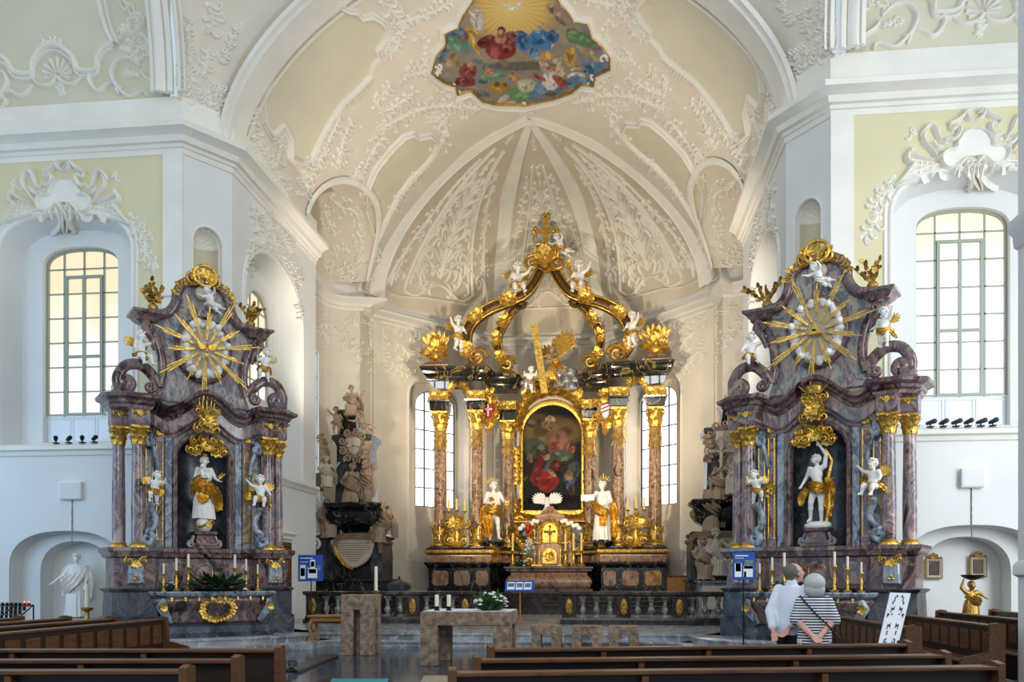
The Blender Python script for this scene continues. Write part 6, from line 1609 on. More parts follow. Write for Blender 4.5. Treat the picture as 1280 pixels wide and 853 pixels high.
    if left:
        g = MB(); g.cone((0,-.2,7.02),(0,-.24,6.9),.03,.05,8); g.ell((0,-.24,7.06),.035,8,6); g.cone((0,-.27,7.06),(0,-.31,7.05),.012,.006,5)
        for q in (-1,1):
            for k in range(4): g.leaf((q*.03,-.22,7.0), (q,-.1,.5-.3*k), (0,-1,0), .26-.03*k, .07, .2, 1, 5)
        for k in range(3): g.leaf((0,-.22,6.9), ((k-1)*.3,-.1,-1), (0,-1,0), .14, .06, .1, 1, 4)
        b(g, 'dove', 'gold', ov, 60)
    else:
        g = MB(); tr_ = [(-.17,6.86),(.17,6.86),(0,7.16)]; g.prism(tr_, -.24, -.14, bev=.02); tri_ = b(g, 'triangle', 'gold', ov, 0)
        g = MB(); g.ell((0,-.25,6.96), (.045,.015,.025), 10, 6); b(g, 'eye', 'iron', tri_, 180)
    # crest
    g = MB(); gcluster(g, (-.05 if left else -.1,.02,8.68), (1,0,0), (0,0,1), (0,-1,0), .34, .26, 14, 5, .5)
    for q in (-1,1): gscroll(g, (q*.24,-.02,8.6), (q,0,0), (0,0,1), (0,-1,0), .17, 1.6, 1, q, .05); gstrip(g, [V((q*.3,.0,8.52)), V((q*.55,0,8.42)), V((q*.68,0,8.15))], (0,-1,0), .16, 3, 1.2)
    g.tube([V((.26*cos(a),-.06,8.7+.24*sin(a))) for a in [2*pi*k/20 for k in range(21)]], .045, 7); b(g, 'gilt_crest', 'gold', T, 60)
    m = MB(); m.prism([(.2*cos(2*pi*k/20), 8.32+.18*sin(2*pi*k/20)) for k in range(20)], .0, .14, bev=.03); b(m, 'crest_shield', 'alabw', T, 60)
    # gilded crown over the niche and halo
    g = MB(); c = V((0,-.22,5.28)); gcluster(g, c, (1,0,0), (0,0,1), (0,-1,0), .3, .36, 14, 6, .45); gcluster(g, c+V((0,-.06,.02)), (1,0,0), (0,0,1), (0,-1,0), .2, .26, 10, 7, .45)
    for q in (-1,1): gscroll(g, c+V((q*.2,-.03,-.2)), (q,0,0), (0,0,1), (0,-1,0), .12, 1.6, 1, q, .035); gscroll(g, c+V((q*.2,-.03,.22)), (q,0,0), (0,0,1), (0,-1,0), .1, 1.6, 1, -q, .03)
    if left:
        for k in range(5): a = pi*(.15+.7*k/4); g.tube([c+V((.16*cos(a),0,.22)), c+V((.2*cos(a),0,.42+.08*sin(a)))], [.03,.012], 6); g.ell(c+V((.2*cos(a),0,.46+.08*sin(a))), .025, 6, 5)
    else:
        for q in (-1,1): g.tube([c+V((-q*.2,.0,0)), c+V((q*.32,-.05,.5))], [.02,.012], 6)
        g.lathe([(.16,.3),(.18,.36),(.2,.45),(.1,.5),(.02,.55)], 12, c)
    b(g, 'gilt_cartouche', 'gold', T, 60)
    g = MB()
    for k in range(13):
        a = pi*(-.04+1.08*k/12); g.leaf((cos(a)*.12,-.1,4.55+sin(a)*.08), (cos(a)*1.2,-.3,sin(a)*.75), (0,-1,0), .38+.08*(k%2), .13, .7, 3, 6)
    for q in (-1,1):
        for j, (x, z, r_) in enumerate(((.2,4.62,.12),(.38,4.58,.1),(.3,4.8,.09),(.12,4.82,.1))): gscroll(g, (q*x,-.22,z), (q,0,0), (0,0,1), (0,-1,0), r_, 1.5, j, q, r_*.28)
    gcluster(g, (0,-.18,4.72), (1,0,0), (0,0,1), (0,-1,0), .22, .2, 10, 3, .5); b(g, 'gilt_canopy_rays', 'gold', T, 60)
    # altar table
    cx = 0; A = thing('side_altar_table', 'curved marble altar table with candles in front of the %s side altar' % side, 'altar table', W((cx,-.75,.3)), rz, 'side altar tables')
    def a_(m, nm, mt, par=A, sm=40): return m.build(nm, M[mt], par, sm)
    tp = [(-1.32,.32),(-1.32,-.3),(-1.1,-.46),(1.1,-.46),(1.32,-.3),(1.32,.32)]; tp = ccw(tp)
    m = MB(); m.slab(tp, [(.88,-.1),(.92,-.03),(.94,0),(1.0,.02),(1.02,0)]); a_(m, 'top', 'greym')
    m = MB(); m.slab(tp, [(.3,-.3),(.36,-.26),(.48,-.28),(.62,-.2),(.74,-.1),(.8,-.06),(.84,-.06),(.88,-.1)]); bo = a_(m, 'body', 'redm2', A, 60)
    m = MB(); m.slab(tp, [(.0,-.02),(.08,-.02),(.1,-.06),(.24,-.12),(.3,-.26)]); a_(m, 'plinth', 'darkm')
    for sg in (-1,1):
        m = MB(); m.tube([(sg*1.12,-.3,.84),(sg*1.2,-.33,.7),(sg*1.08,-.24,.5),(sg*.98,-.2,.34)], [.09,.11,.09,.06], 8); sv = a_(m, 'corner_volute', 'greym', A, 60)
        g = MB(); gcluster(g, (sg*1.17,-.42,.68), (1,0,0), (0,0,1), (0,-1,0), .11, .14, 9, 3, .5); g.build('gilt_ornament', M['gold'], sv, 60)
    g = MB()
    for k in range(8):
        x = -1.0+2*k/7; gd = MB(); gd.leaf((x,-.42,.9), (0,-.1,-1), (0,-1,0), .1, .05, .3, 1, 4); a_(gd, 'gilt_drop', 'gold', bo, 60)
    gst = [V((0,-.34,.8)), V((.22,-.36,.82)), V((.34,-.34,.68)), V((.3,-.28,.5)), V((.12,-.24,.4)), V((0,-.22,.38))]
    for sg in (-1,1): gstrip(g, [V((sg*p.x,p.y-.02,p.z)) for p in gst], (0,-1,0), .12, 4, 1.2)
    gcluster(g, (0,-.38,.84), (1,0,0), (0,0,1), (0,-1,0), .14, .09, 8, 2); a_(g, 'gilt_cartouche', 'gold', A, 60)
    for k, x in enumerate((-1.05,-.78,-.52,.52,.78,1.05)):
        p = W((x,-.62-.02*abs(x),1.32)); h = (.62,.74,.84)[k if k < 3 else 5-k]; e = ('outer','second','inner')[k if k < 3 else 5-k]
        candlestick(('white candle in gilded candlestick, %s at the %s end of the %s side altar table' % (e, 'left' if x < 0 else 'right', side), p), h, 'gold', 'candle', 'candles on the side altars', .34)
    if left:
        bunch('flower_arrangement', 'wide evergreen arrangement with red flowers on the left side altar table', 'flowers', W((.1,-.85,1.34)), .75, .25, 90, ['redfl','redfl','white'], 'greend', 5, 14, sx=1.1, fr=.06)
        bunch('altar_plant', 'small dark potted plant at the left end of the left side altar table', 'plant', W((-.95,-.85,1.33)), .2, .2, 24, ['white','paper'], 'greend', 6, 5)
    else:
        bunch('altar_plant', 'small green plant with white blooms on the right side altar table', 'plant', W((-.55,-.85,1.34)), .24, .26, 40, ['white'], 'green', 6, 6)
    # gilt plants on the shoulders
    for sg in (-1,1):
        t = thing('gilded_plant', 'gilded sprig on the %s shoulder of the %s side altar gable' % ('left' if sg < 0 else 'right', side), 'ornament', W((sg*1.12,.1,7.67)), rz, 'gilded sprigs on the side altars')
        g = MB(); rg = random.Random(int(3+sg+(5 if left else 0)))
        g.lathe([(.06,0),(.09,.05),(.12,.14),(.08,.2),(.03,.22)], 10)
        for k in range(7):
            a = pi/2+rg.uniform(-.9,.9); L_ = rg.uniform(.3,.62); p = [V((0,0,.15)), V((cos(a)*L_*.5, rg.uniform(-.05,.05), .15+sin(a)*L_*.5)), V((cos(a*1.02)*L_+rg.uniform(-.06,.06), rg.uniform(-.08,.08), .15+sin(a)*L_))]; g.tube(cr(p,4), .012, 5)
            for q in range(5):
                c = p[0].lerp(p[2], .3+.7*q/4); g.leaf(c, (rg.uniform(-1,1),-.4,rg.uniform(-.2,1)), (0,-1,0), .13, .09, .4, 1, 5)
        g.build('gilt_foliage', M['goldd'], t, 60); p = MB(); p.lathe([(.1,-.02),(.1,.02),(.05,.04)], 10); p.build('foot', M['redm2'], t)
    # putti
    nm = lambda s: '%s side altar' % side
    putto('sit', W((-1.42,-.12,6.42)), rz+.5, .95, 'white putto seated on the left volute of the '+nm(0), 'whitefig', 'gold', left, cat='putto statue')
    putto('stand' if not left else 'climb', W((1.38,-.12,6.4)), rz-.3, .85, 'white putto on the right volute of the '+nm(0), 'whitefig', 'gold', True)
    putto('fly', W((.12,-.2,7.72)), rz, .75, 'white putto hovering over the oval glory of the '+nm(0), 'whitefig', 'whitefig', False)
    putto('climb', W((-1.2,-.34,3.28)), rz+.2, .8, 'white putto perched on the left scroll bracket of the '+nm(0), 'whitefig', 'gold', True, flip=not left)
    putto('sit', W((1.22,-.34,3.34)), rz-.4, .95, 'white putto perched on the right scroll bracket of the '+nm(0), 'whitefig', 'gold', True, flip=True)
    # statue on its pedestal
    P = thing('statue_pedestal', 'scrolled red marble pedestal in the niche of the %s side altar' % side, 'pedestal', W((0,.12,2.31)), rz, 'pedestals of the niche statues')
    m = MB(); m.slab(rect(-.2,.2,-.22,.2), [(0,.1),(.05,.1),(.08,.04),(.3,-.02),(.34,.05),(.4,.06)]); m.build('block', M['redm2'], P)
    m = MB()
    for sg in (-1,1): m.tube([(sg*.24,-.12,.3),(sg*.3,-.14,.15)]+[(q[0],-.14,q[1]) for q in spiral((sg*.3,.1), .09, pi/2, 1.2, 12, .2, -sg)], .04, 7)
    m.build('side_scroll', M['mixm'], P, 60)
    if left:
        def ex(t):
            m = MB(); m.ell((0,0,-.07),.125,20,14); gl = m.build('globe', M['whitefig'], t, 180)
            g = MB(); g.tube([V((cos(a)*.13,-.06-.07*sin(a),-.06+.05*sin(2*a))) for a in [pi*k/10 for k in range(11)]], .02, 6); gcluster(g, (.04,-.13,-.07), (1,0,0), (0,0,1), (0,-1,0), .06, .06, 7, 2); g.build('gilt_snake', M['gold'], gl, 60)
            g = MB(); g.tube([(.17,-.12,.62),(.27,-.13,.72)], .006, 5); 
            for k in range(6): g.leaf((.2+.012*k,-.12,.65+.012*k), ((-1)**k*.6,-.3,.5), (0,-1,0), .06, .03, .3, 1, 4)
            g.build('gilt_lily', M['gold'], t, 60)
            c = MB(); c.ell((-.06,-.13,.83), (.04,.04,.045), 10, 8); c.cone((-.07,-.1,.79),(-.05,-.12,.68),.035,.045,8); c.cone((-.04,-.14,.77),(.03,-.17,.8),.016,.012,6); c.cone((-.03,-.13,.68),(.05,-.16,.64),.024,.016,6); remesh(c, 'infant', .01, M['whitefig'], t, 2)
            g = MB(); g.lathe([(.045,.985),(.05,1.0),(.06,1.03),(.02,1.05)], 10); g.build('gilt_crown', M['gold'], t, 60)
        statue('madonna_statue', 'white Madonna statue with golden mantle standing on a globe in the left side altar niche', 'statue', W((0,.02,2.98)), rz, 1.5, dict(look=(-.35,-1,-.1), elA=(-.15,-.05,.66), haA=(-.06,-.14,.66), elB=(.16,-.04,.66), haB=(.18,-.13,.62), knB=(.06,-.07,.27), chest=(.01,0,.71), pel=(-.02,0,.52)), 'whitefig',
          [(0,0,.80,.085,.06),(0,0,.70,.115,.085),(-.01,0,.55,.11,.09),(-.01,-.01,.3,.14,.11),(.01,0,.02,.17,.13)], 'whitefig', [([(.1,.0,.66),(-.05,-.13,.6),(-.14,-.08,.52),(-.15,.0,.38)], [.12,.24,.2,.1]),([(-.12,-.08,.56),(.02,-.14,.5),(.13,-.1,.4),(.2,-.02,.27),(.24,.0,.16)], [.12,.2,.2,.2,.1]),([(-.02,-.12,.46),(-.05,-.13,.34),(-.02,-.13,.26)], [.16,.18,.1])], 'gold', 'whitefig', ex, seed=2)
    else:
        def ex(t):
            g = MB(); g.tube([(.1,.08,-.02),(.16,.06,.3),(.12,.08,.6),(.19,.06,.9),(.1,.05,1.08)], [.045,.04,.035,.03,.02], 8); g.tube([(.13,.07,.55),(.22,.02,.66)], [.025,.012], 6); g.build('gilt_tree_trunk', M['gold'], t, 60)
            m = MB(); m.ell((0,0,-.03), (.19,.14,.07), 12, 8); m.ell((.1,.02,-.02), (.1,.1,.06), 10, 7); m.build('rock_base', M['whitefig'], t, 180)
        statue('saint_statue', 'white bare-chested saint with raised arm and golden loincloth in the right side altar niche', 'statue', W((0,.02,2.8)), rz, 1.52, dict(look=(-.5,-.9,.5), head=(-.01,-.02,.915), shB=(.1,0,.82), elB=(.13,-.02,.98), haB=(.05,-.03,1.1), elA=(-.16,.03,.67), haA=(-.2,-.06,.56), pel=(.02,0,.52), chest=(-.015,0,.71), knA=(-.07,-.08,.29), anA=(-.09,-.02,.07), toA=(-.11,-.1,.03)), 'whitefig',
          None, None, [([(-.14,.03,.5),(-.05,-.12,.53),(.08,-.11,.5),(.14,.02,.52)], [.1,.15,.15,.1]),([(.13,.03,.66),(.17,.05,.5),(.14,.06,.3),(.17,.05,.1)], [.08,.14,.14,.08]),([(-.12,-.06,.5),(-.2,-.05,.38),(-.22,-.05,.26)], [.09,.12,.06])], 'gold', 'whitefig', ex, seed=4)
    # step platform under the altar
    m = MB(); st = [W(p) for p in ((-2.5,1.2,0),(-2.5,-.9,0),(-1.7,-1.7,0),(1.7,-1.7,0),(2.5,-.9,0),(2.5,1.2,0))]
    m.slab(ccw([(p.x,p.y) for p in st]), [(-.02,.35),(.14,.35),(.15,.33)]); m.slab(ccw([(p.x,p.y) for p in st]), [(.14,0),(.25,0),(.26,.03),(.29,.03),(.3,.01)]); struct(m, 'floor_%s_altar_step' % side, M['step'], 30)
side_altar(-1); side_altar(1)
# ---------------------------------------------------------------- communion rail, stone furniture, pews
def crails(sg):
    xs = [1.7, 3.25, 4.8, 6.25]; xs = [x if sg > 0 else .4-x for x in xs]; Yr = 24.6; z0 = .3
    T = thing('communion_rail', 'dark marble communion rail with grey balusters on the %s of the choir entrance' % ('left' if sg < 0 else 'right'), 'balustrade', ((xs[0]+xs[-1])/2, Yr, z0))
    a, b = min(xs), max(xs); l = T.location.x; L = lambda x: x-l
    m = MB(); m.slab(rect(L(a)-.25,L(b)+.25,-.22,.22), [(0,.02),(.1,.02),(.12,-.02),(.2,-.03)]); m.build('base_rail', M['raild'], T)
    m = MB(); m.slab(rect(L(a)-.25,L(b)+.25,-.2,.2), [(.8,-.05),(.83,0),(.85,.03),(.92,.03),(.94,0)]); m.build('top_rail', M['raild'], T)
    bal = None
    for i, x in enumerate(xs):
        m = MB(); m.bbox(L(x)-.2, L(x)+.2, -.17, .17, .18, .82, .015); p = m.build('post', M['raild'], T)
        g = MB(); q = [(L(x)+.1*cos(2*pi*k/20), .5+.24*sin(2*pi*k/20)) for k in range(20)]; g.prism(q, -.19, -.165, bev=.01)
        for k in range(9): g.ell((L(x)+.05*(k%3-1), -.195, .36+.1*(k//3)+.03*(k%2)), (.03,.015,.04), 7, 5)
        g.build('gilt_relief', M['goldd'], p, 60)
        if i < 3:
            for k in (1,2,3):
                bx = L(x)+(xs[i+1]-x)*(k/4)
                if bal is None:
                    m = MB(); m.slab(rect(-.09,.09,-.09,.09), [(.18,0),(.25,0),(.26,-.02)]); m.lathe([(.06,.26),(.05,.29),(.095,.36),(.1,.43),(.05,.52),(.045,.54),(.07,.56),(.045,.59),(.06,.66),(.085,.7),(.05,.73)], 14); m.slab(rect(-.09,.09,-.09,.09), [(.73,-.02),(.75,0),(.82,0)]); bal = m.build('baluster', M['greybal'], T, 50); bal.location = (bx,0,0)
                else: c = bal.copy(); C.objects.link(c); c.parent = T; c.location = (bx,0,0)
crails(-1); crails(1)
# rough stone altar
T = thing('stone_altar', 'rough travertine altar table on four legs in front of the choir steps', 'altar', (.18,16.1,0))
m = MB(); m.bbox(-.82,.84,-.68,.68,.74,1.0,.015); m.build('top', M['stone'], T)
for x, y in ((-.66,-.52),(.68,-.52),(-.62,.5),(.66,.5)):
    m = MB(); m.bbox(x-.16,x+.16,y-.16,y+.16,0,.75,.012); m.build('leg', M['stone'], T)
m = MB(); m.box(-.8,.82,-.5,.66,1.0,1.008); cl = m.build('altar_cloth', M['paper'], None); cl.location = (.18,16.1,0); tag(cl, 'thin white cloth lying on the rough stone altar', 'cloth')
for i, (px_, y) in enumerate(((546,'left'),(561,'right'))):
    p = atZ(px_, 761, 1.0); p = V((p.x*0+atY(px_,760,15.75).x, 15.75, 1.008)); t = thing('altar_candle', 'thick white candle in a dark holder, %s of the two on the stone altar' % y, 'candle', p, 0, 'candles on the stone altar')
    m = MB(); m.lathe([(.055,0),(.058,.015),(.04,.03),(.045,.08)], 14); m.build('holder', M['iron'], t); m = MB(); m.lathe([(.038,.07),(.038,.29),(.03,.295),(.005,.297)], 16); m.build('candle', M['candle'], t)
bunch('flower_arrangement', 'round white and green flower arrangement on the stone altar', 'flowers', (atY(613,762,15.9).x, 15.9, 1.0), .36, .36, 140, ['white','white','paper'], 'green', 8, 44, sx=1.0, fr=.11)
# ambo
A0 = atY(427,822,17.4); A1 = atY(466,822,17.4)
T = thing('stone_ambo', 'rough travertine ambo with slotted sides left of the stone altar', 'lectern', ((A0.x+A1.x)/2,17.7,0)); hw = (A1.x-A0.x)/2
m = MB(); m.bbox(-hw,hw,-.35,.35,.95,1.27,.015); m.build('top', M['stone'], T)
for x, y in ((-1,-1),(1,-1),(-1,1),(1,1)):
    m = MB(); m.bbox(*sorted((x*hw,x*hw*.22)), *sorted((y*.35,y*.1)), 0, .96, .01); m.build('leg', M['stone'], T)
mc_ = thing('microphone', 'thin black gooseneck microphone on the stone ambo', 'microphone', (T.location.x, 17.6, 1.27)); m = MB(); m.tube(cr([V((0,0,0)), V((0,0,.14)), V((.03,-.06,.24)), V((.06,-.12,.22))], 5), .007, 6); m.build('gooseneck', M['iron'], mc_); m = MB(); m.cone((.06,-.12,.22),(.075,-.15,.205),.015,.014,8); m.lathe([(.04,0),(.03,.015)], 10); m.build('head', M['iron'], mc_)
# stone stools
tn = ['left','middle','right']; src = None
for i, (a, b) in enumerate(((664,701),(715,752),(761,799))):
    p0 = atY(a,812,19.0); p1 = atY(b,812,19.0); w = (p1.x-p0.x)/2
    lab = 'rough stone stool, %s of the three before the choir steps' % tn[i]
    if src is None:
        src = thing('stone_stool', lab, 'stool', ((p0.x+p1.x)/2,19.25,0), 0, 'stone stools')
        m = MB(); m.bbox(-w,w,-.22,.22,.36,.56,.012); m.build('seat', M['stone'], src)
        for q in (-1,1): m = MB(); m.bbox(*sorted((q*w,q*w*.36)),-.22,.22,0,.365,.01); m.build('leg', M['stone'], src)
    else: dup(src, lab, ((p0.x+p1.x)/2,19.25,0))
# small wooden table with cabriole legs
p = atY(385,814,18.9); T = thing('side_table', 'small wooden table with curved legs beside the stone ambo', 'table', (p.x+.5,19.1,0))
m = MB(); m.bbox(-.5,.5,-.28,.28,.73,.77,.01); m.build('top', M['woodh'], T); m = MB(); m.bbox(-.44,.44,-.22,.22,.63,.735,.008); m.build('apron', M['woodh'], T)
for x in (-1,1):
    for y in (-1,1):
        m = MB(); m.tube(cr([V((x*.41,y*.2,.66)), V((x*.46,y*.24,.5)), V((x*.4,y*.2,.22)), V((x*.43,y*.23,.03)), V((x*.46,y*.26,.0))], 5), [.04]*6+[.035]*5+[.028]*5+[.022]*5, 8); m.build('leg', M['woodh'], T)
# display boards
def board(label, px0, py0, px1, py1, Y, sheets, zf, pole=True, tilt=0):
    a = atY(px0,py1,Y); b = atY(px1,py0,Y); w = (b.x-a.x)/2; h = b.z-a.z
    T = thing('display_board', label, 'display board', ((a.x+b.x)/2, Y, zf)); z0 = a.z-zf
    Mt = Mx((0,0,z0), 0, tilt)
    m = MB(Mt); m.bbox(-w,w,-.02,.02,0,h,.004); m.build('panel', M['blue'], T)
    for (u0,v0,u1,v1,mt) in sheets:
        m = MB(Mt); m.box(-w+2*w*u0,-w+2*w*u1,-.026,-.02,h*v0,h*v1); m.build('sheet' if mt == 'paper' else 'picture', M[mt], T)
    m = MB()
    if pole: m.tube([(0,.04,.02),(0,.04,z0+h*.4)], .016, 8); m.lathe([(.17,0),(.17,.015),(.03,.03)], 16, (0,.04,0)); m.build('stand', M['iron'], T)
    else:
        m.tube([(.02,.05,z0+.05),(.02,.05,.25)], .022, 8)
        for k in range(3): a_ = 2*pi*k/3+.3; m.tube([(.02,.05,.28),(.02+cos(a_)*.2,.05+sin(a_)*.2,.12),(.02+cos(a_)*.32,.05+sin(a_)*.32,.01)], .018, 6)
        m.build('stand', M['woodh'], T)
    return T
S3 = [(.08,.08,.3,.62,'paper'),(.1,.2,.28,.5,'photo'),(.4,.12,.78,.5,'paper'),(.44,.3,.74,.46,'photo'),(.5,.5,.7,.82,'paper'),(.53,.55,.67,.75,'photo'),(.78,.4,.92,.6,'photo'),(.08,.86,.6,.89,'paper'),(.08,.72,.4,.74,'paper'),(.34,.4,.42,.56,'photo')]
board('blue display board with white sheets beside the left monument', 373, 694, 403.5, 727, 20.9, S3, .29)
board('blue display board with pictures in front of the right monument', 916, 691, 943.5, 725, 17.5, [(.08,.1,.4,.6,'paper'),(.12,.3,.36,.66,'photo'),(.48,.1,.9,.5,'paper'),(.5,.4,.92,.72,'photo'),(.1,.86,.7,.9,'paper'),(.1,.78,.5,.8,'paper'),(.5,.1,.6,.3,'photo')], 0)
board('tilted blue display board on a wooden stand before the high altar steps', 631, 724, 667, 740, 21.6, [(.08,.15,.34,.85,'paper'),(.1,.4,.32,.75,'photo'),(.38,.15,.62,.85,'paper'),(.41,.35,.6,.75,'photo'),(.66,.15,.92,.85,'paper'),(.69,.35,.9,.75,'photo')], .3, False, -.6)
# font, paschal candle
p = atY(499,740,26.6); T = thing('baptismal_font', 'dark stone baptismal font with domed lid behind the left communion rail', 'font', (p.x,26.6,.3)); z = p.z-.3
m = MB(); m.lathe([(.3,0),(.3,.08),(.18,.14),(.11,.35),(.14,z-.12),(.22,z-.02)], 20); m.build('pedestal', M['blackm'], T)
m = MB(); m.lathe([(.15,z-.06),(.3,z),(.37,z+.1),(.38,z+.18),(.36,z+.2)], 24); m.build('bowl', M['darkm'], T); m = MB(); m.lathe([(.38,z+.2),(.36,z+.24),(.2,z+.34),(.06,z+.38),(.03,z+.42),(.05,z+.45),(.01,z+.5)], 24); m.build('lid', M['slate'], T)
p = atY(470,739,20.8); T = thing('paschal_candle', 'tall white candle on a brass stand right of the stone ambo', 'candle', (p.x,20.8,.3)); z = p.z-.3
m = MB(); m.lathe([(.16,0),(.15,.02),(.04,.06),(.03,z-.08),(.08,z-.04),(.09,z),(.04,z+.01)], 14); m.build('stand', M['goldd'], T); m = MB(); m.lathe([(.042,z),(.042,z+.6),(.01,z+.61)], 14); m.build('candle', M['candle'], T)
# mats on the floor, glass bowl
def flat(name, label, cat, q, mt, th=.012):
    m = MB(); P = [atZ(x, y, .005) for x, y in q]; c = sum(P, V())/4; a = [(v.x-c.x, v.y-c.y) for v in P]; 
    a = a if sum(a[i][0]*a[(i+1)%4][1]-a[(i+1)%4][0]*a[i][1] for i in range(4)) > 0 else a[::-1]
    m.slab(a, [(.003,-.01),(.003+th*.8,0),(.003+th,-.01)]); o = m.build(name, mt if not isinstance(mt,str) else M[mt], None); o.location = (c.x,c.y,0); return tag(o, label, cat)
flat('floor_mat', 'dark blue-grey mat on the floor left of the stone ambo', 'mat', ((360,836),(372,842),(424,822),(410,820)), 'slate', .05)
flat('floor_mat', 'turquoise mat on the floor at the bottom centre of the aisle', 'mat', ((415,850),(405,872),(480,872),(486,850)), plain('turquoise_carpet','2f8f95',.9), .02)
flat('floor_mat', 'beige patterned mat in front of the stone altar', 'mat', ((530,846),(518,868),(566,868),(574,846)), plain('beige_mat','a3927a',.9,noise=.5,nscale=30), .02)
p = atZ(365,838,.01); T = thing('glass_bowl', 'small round glass bowl on a dark tray on the floor by the pews', 'bowl', (p.x,p.y,0)); m = MB(); m.lathe([(.2,.003),(.22,.02),(.2,.03)], 16); m.build('tray', M['iron'], T); m = MB(); m.lathe([(.04,.03),(.1,.08),(.1,.14),(.08,.17),(.075,.16),(.09,.13),(.06,.06)], 16)
gm = newmat('clear_glass'); gm[2].inputs['Transmission Weight'].default_value = 1; gm[2].inputs['Roughness'].default_value = .05; m.build('bowl', gm[0], T, 60)
# --- pews
def pew(label, a, b, h=.9, group=None, back_at=1, paneled=False, seat=True):
    """a, b: ends of the top of the back; the seat lies on the left of a->b when back_at=1"""
    a = V((a[0],a[1],0)); b = V((b[0],b[1],0)); L = (b-a).length; rz = atan2(b.y-a.y, b.x-a.x)
    T = thing('church_pew', label, 'pew', ((a.x+b.x)/2,(a.y+b.y)/2,0), rz, group); s = back_at; H_ = L/2
    def bx(nm, x0, x1, y0, y1, z0, z1, mt, par=T, bv=.008):
        m = MB(); y0, y1 = sorted((y0*s, y1*s)); m.bbox(x0,x1,y0,y1,z0,z1,bv); return m.build(nm, M[mt], par)
    bk = bx('back', -H_, H_, 0, .035, .1, h-.02, 'wood')
    bx('top_rail', -H_, H_, -.1, .06, h-.035, h, 'woodl')
    if paneled:
        n = max(3, int(L/.36)); w = L/n
        m = MB()
        for k in range(n): m.bbox(*[-H_+w*(k+f) for f in (.14,.86)], *sorted((s*.034, s*.05)), .55, h-.1, .008)
        m.build('back_panels', M['woodl'], bk)
    else:
        n = max(2, int(L/1.1))
        for k in range(1, n): x = -H_+L*k/n; bx('bracket', x-.025, x+.025, -.08, 0, .5, h-.035, 'woodl', bk)
    for x in (-1,1):
        m = MB(); pr = [(-.1*s,0),(.5*s,0),(.5*s,.42),(.46*s,.5),(.12*s,.58),(.1*s,h+.02),(.0,h+.04),(-.1*s,h+.02)]
        x0, x1 = sorted((x*H_, x*(H_+.06))); n_ = len(pr); vs = [(x0,p[0],p[1]) for p in pr]+[(x1,p[0],p[1]) for p in pr]
        tri = tessellate_polygon([[V((p[0],p[1],0)) for p in pr]])
        m.add(vs, [(k,(k+1)%n_,(k+1)%n_+n_,k+n_) for k in range(n_)]+[tuple(t) for t in tri]+[tuple(i+n_ for i in t) for t in tri]); m.build('end_panel', M['woodl'], T)
    bx('seat', -H_, H_, .03, .46, .41, .45, 'woodl'); bx('kneeler', -H_, H_, -.34, -.18, .12, .16, 'wood'); bx('front_support', -H_, H_, .4, .43, .05, .42, 'wood')
    for x in (-1,1): bx('kneeler_leg', x*H_*.8-.03, x*H_*.8+.03, -.32, -.2, 0, .125, 'wood')
    return T
for i, (l, r_, nm) in enumerate((((617,811),(1128,804.5),'third from the front of the picture'),((600,824),(1174,818),'second'),((570,840),(1238,832),'nearest'))):
    pew('long dark oak pew right of the aisle, %s of the three seen from behind' % ('farthest','middle','nearest')[i], atZ(*l,.9), atZ(*r_,.9), .9, 'pews right of the aisle')
for i, (r_, ang) in enumerate((((346,811.5),6.5),((293,824),7),((229,837),7.5))):
    b = atZ(*r_,.9); d = V((cos(radians(ang)), sin(radians(ang)), 0)); pew('dark oak pew left of the aisle, %s of the three seen from behind' % ('farthest','middle','nearest')[i], b-d*5.2, b, .9, 'pews left of the aisle')
for i, (x, ye) in enumerate(((-4.5,13.3),(-5.4,13.35),(-6.25,13.4),(-7.1,13.4))):
    pew('panelled oak pew facing the aisle, %s row in front of the left niche' % ('first','second','third','fourth')[i], (x,8.4), (x,ye), .95, 'side pews on the left', -1, True)
for i, (x, y0, y1) in enumerate(((6.8,11.9,16.0),(8.15,12.6,16.8),(9.4,12.8,17.9),(10.7,13.5,18.6))):
    pew('panelled oak pew facing the aisle, %s row beside the right side altar' % ('first','second','third','fourth')[i], (x,y0), (x,y1), .95, 'side pews on the right', 1, True)
# floor plan board
P = [atY(1098,806,10.55), atY(1123,806,10.55), atY(1138.5,742,10.85), atY(1113,741,10.85)]
T = thing('plan_board', 'white slanted floor plan board printed with dark blue marks by the right pews', 'sign', (P[0].x+.1,10.7,0)); l = T.location
def bp(u, v, d=0): q = P[0]*(1-u)*(1-v)+P[1]*u*(1-v)+P[2]*u*v+P[3]*(1-u)*v; return q-l+V((0,-d,d*.3))
m = MB(); vs = [bp(0,0),bp(1,0),bp(1,1),bp(0,1)]; vs += [v+V((0,.02,0)) for v in vs]; m.add(vs, [(0,1,2,3),(7,6,5,4),(0,1,5,4),(1,2,6,5),(2,3,7,6),(3,0,4,7)]); m.build('panel', M['paper'], T, 0)
m = MB()
def mk(u, v, w, h): 
    for q in (u, 1-u): m.add([bp(q-w,v-h,.004),bp(q+w,v-h,.004),bp(q+w,v+h,.004),bp(q-w,v+h,.004)], [(0,1,2,3)])
for u, v, w, h in ((.38,.93,.04,.02),(.3,.87,.025,.05),(.24,.8,.03,.03),(.3,.68,.06,.02),(.24,.66,.02,.05),(.36,.7,.02,.04),(.14,.57,.06,.02),(.12,.55,.02,.04),(.32,.58,.03,.015),(.3,.36,.06,.02),(.24,.34,.02,.05),(.36,.36,.02,.05),(.28,.22,.03,.04),(.3,.1,.04,.015),(.24,.06,.03,.04),(.34,.04,.03,.02)): mk(u,v,w,h)
m.build('printed_marks', M['ink'], T, 0)
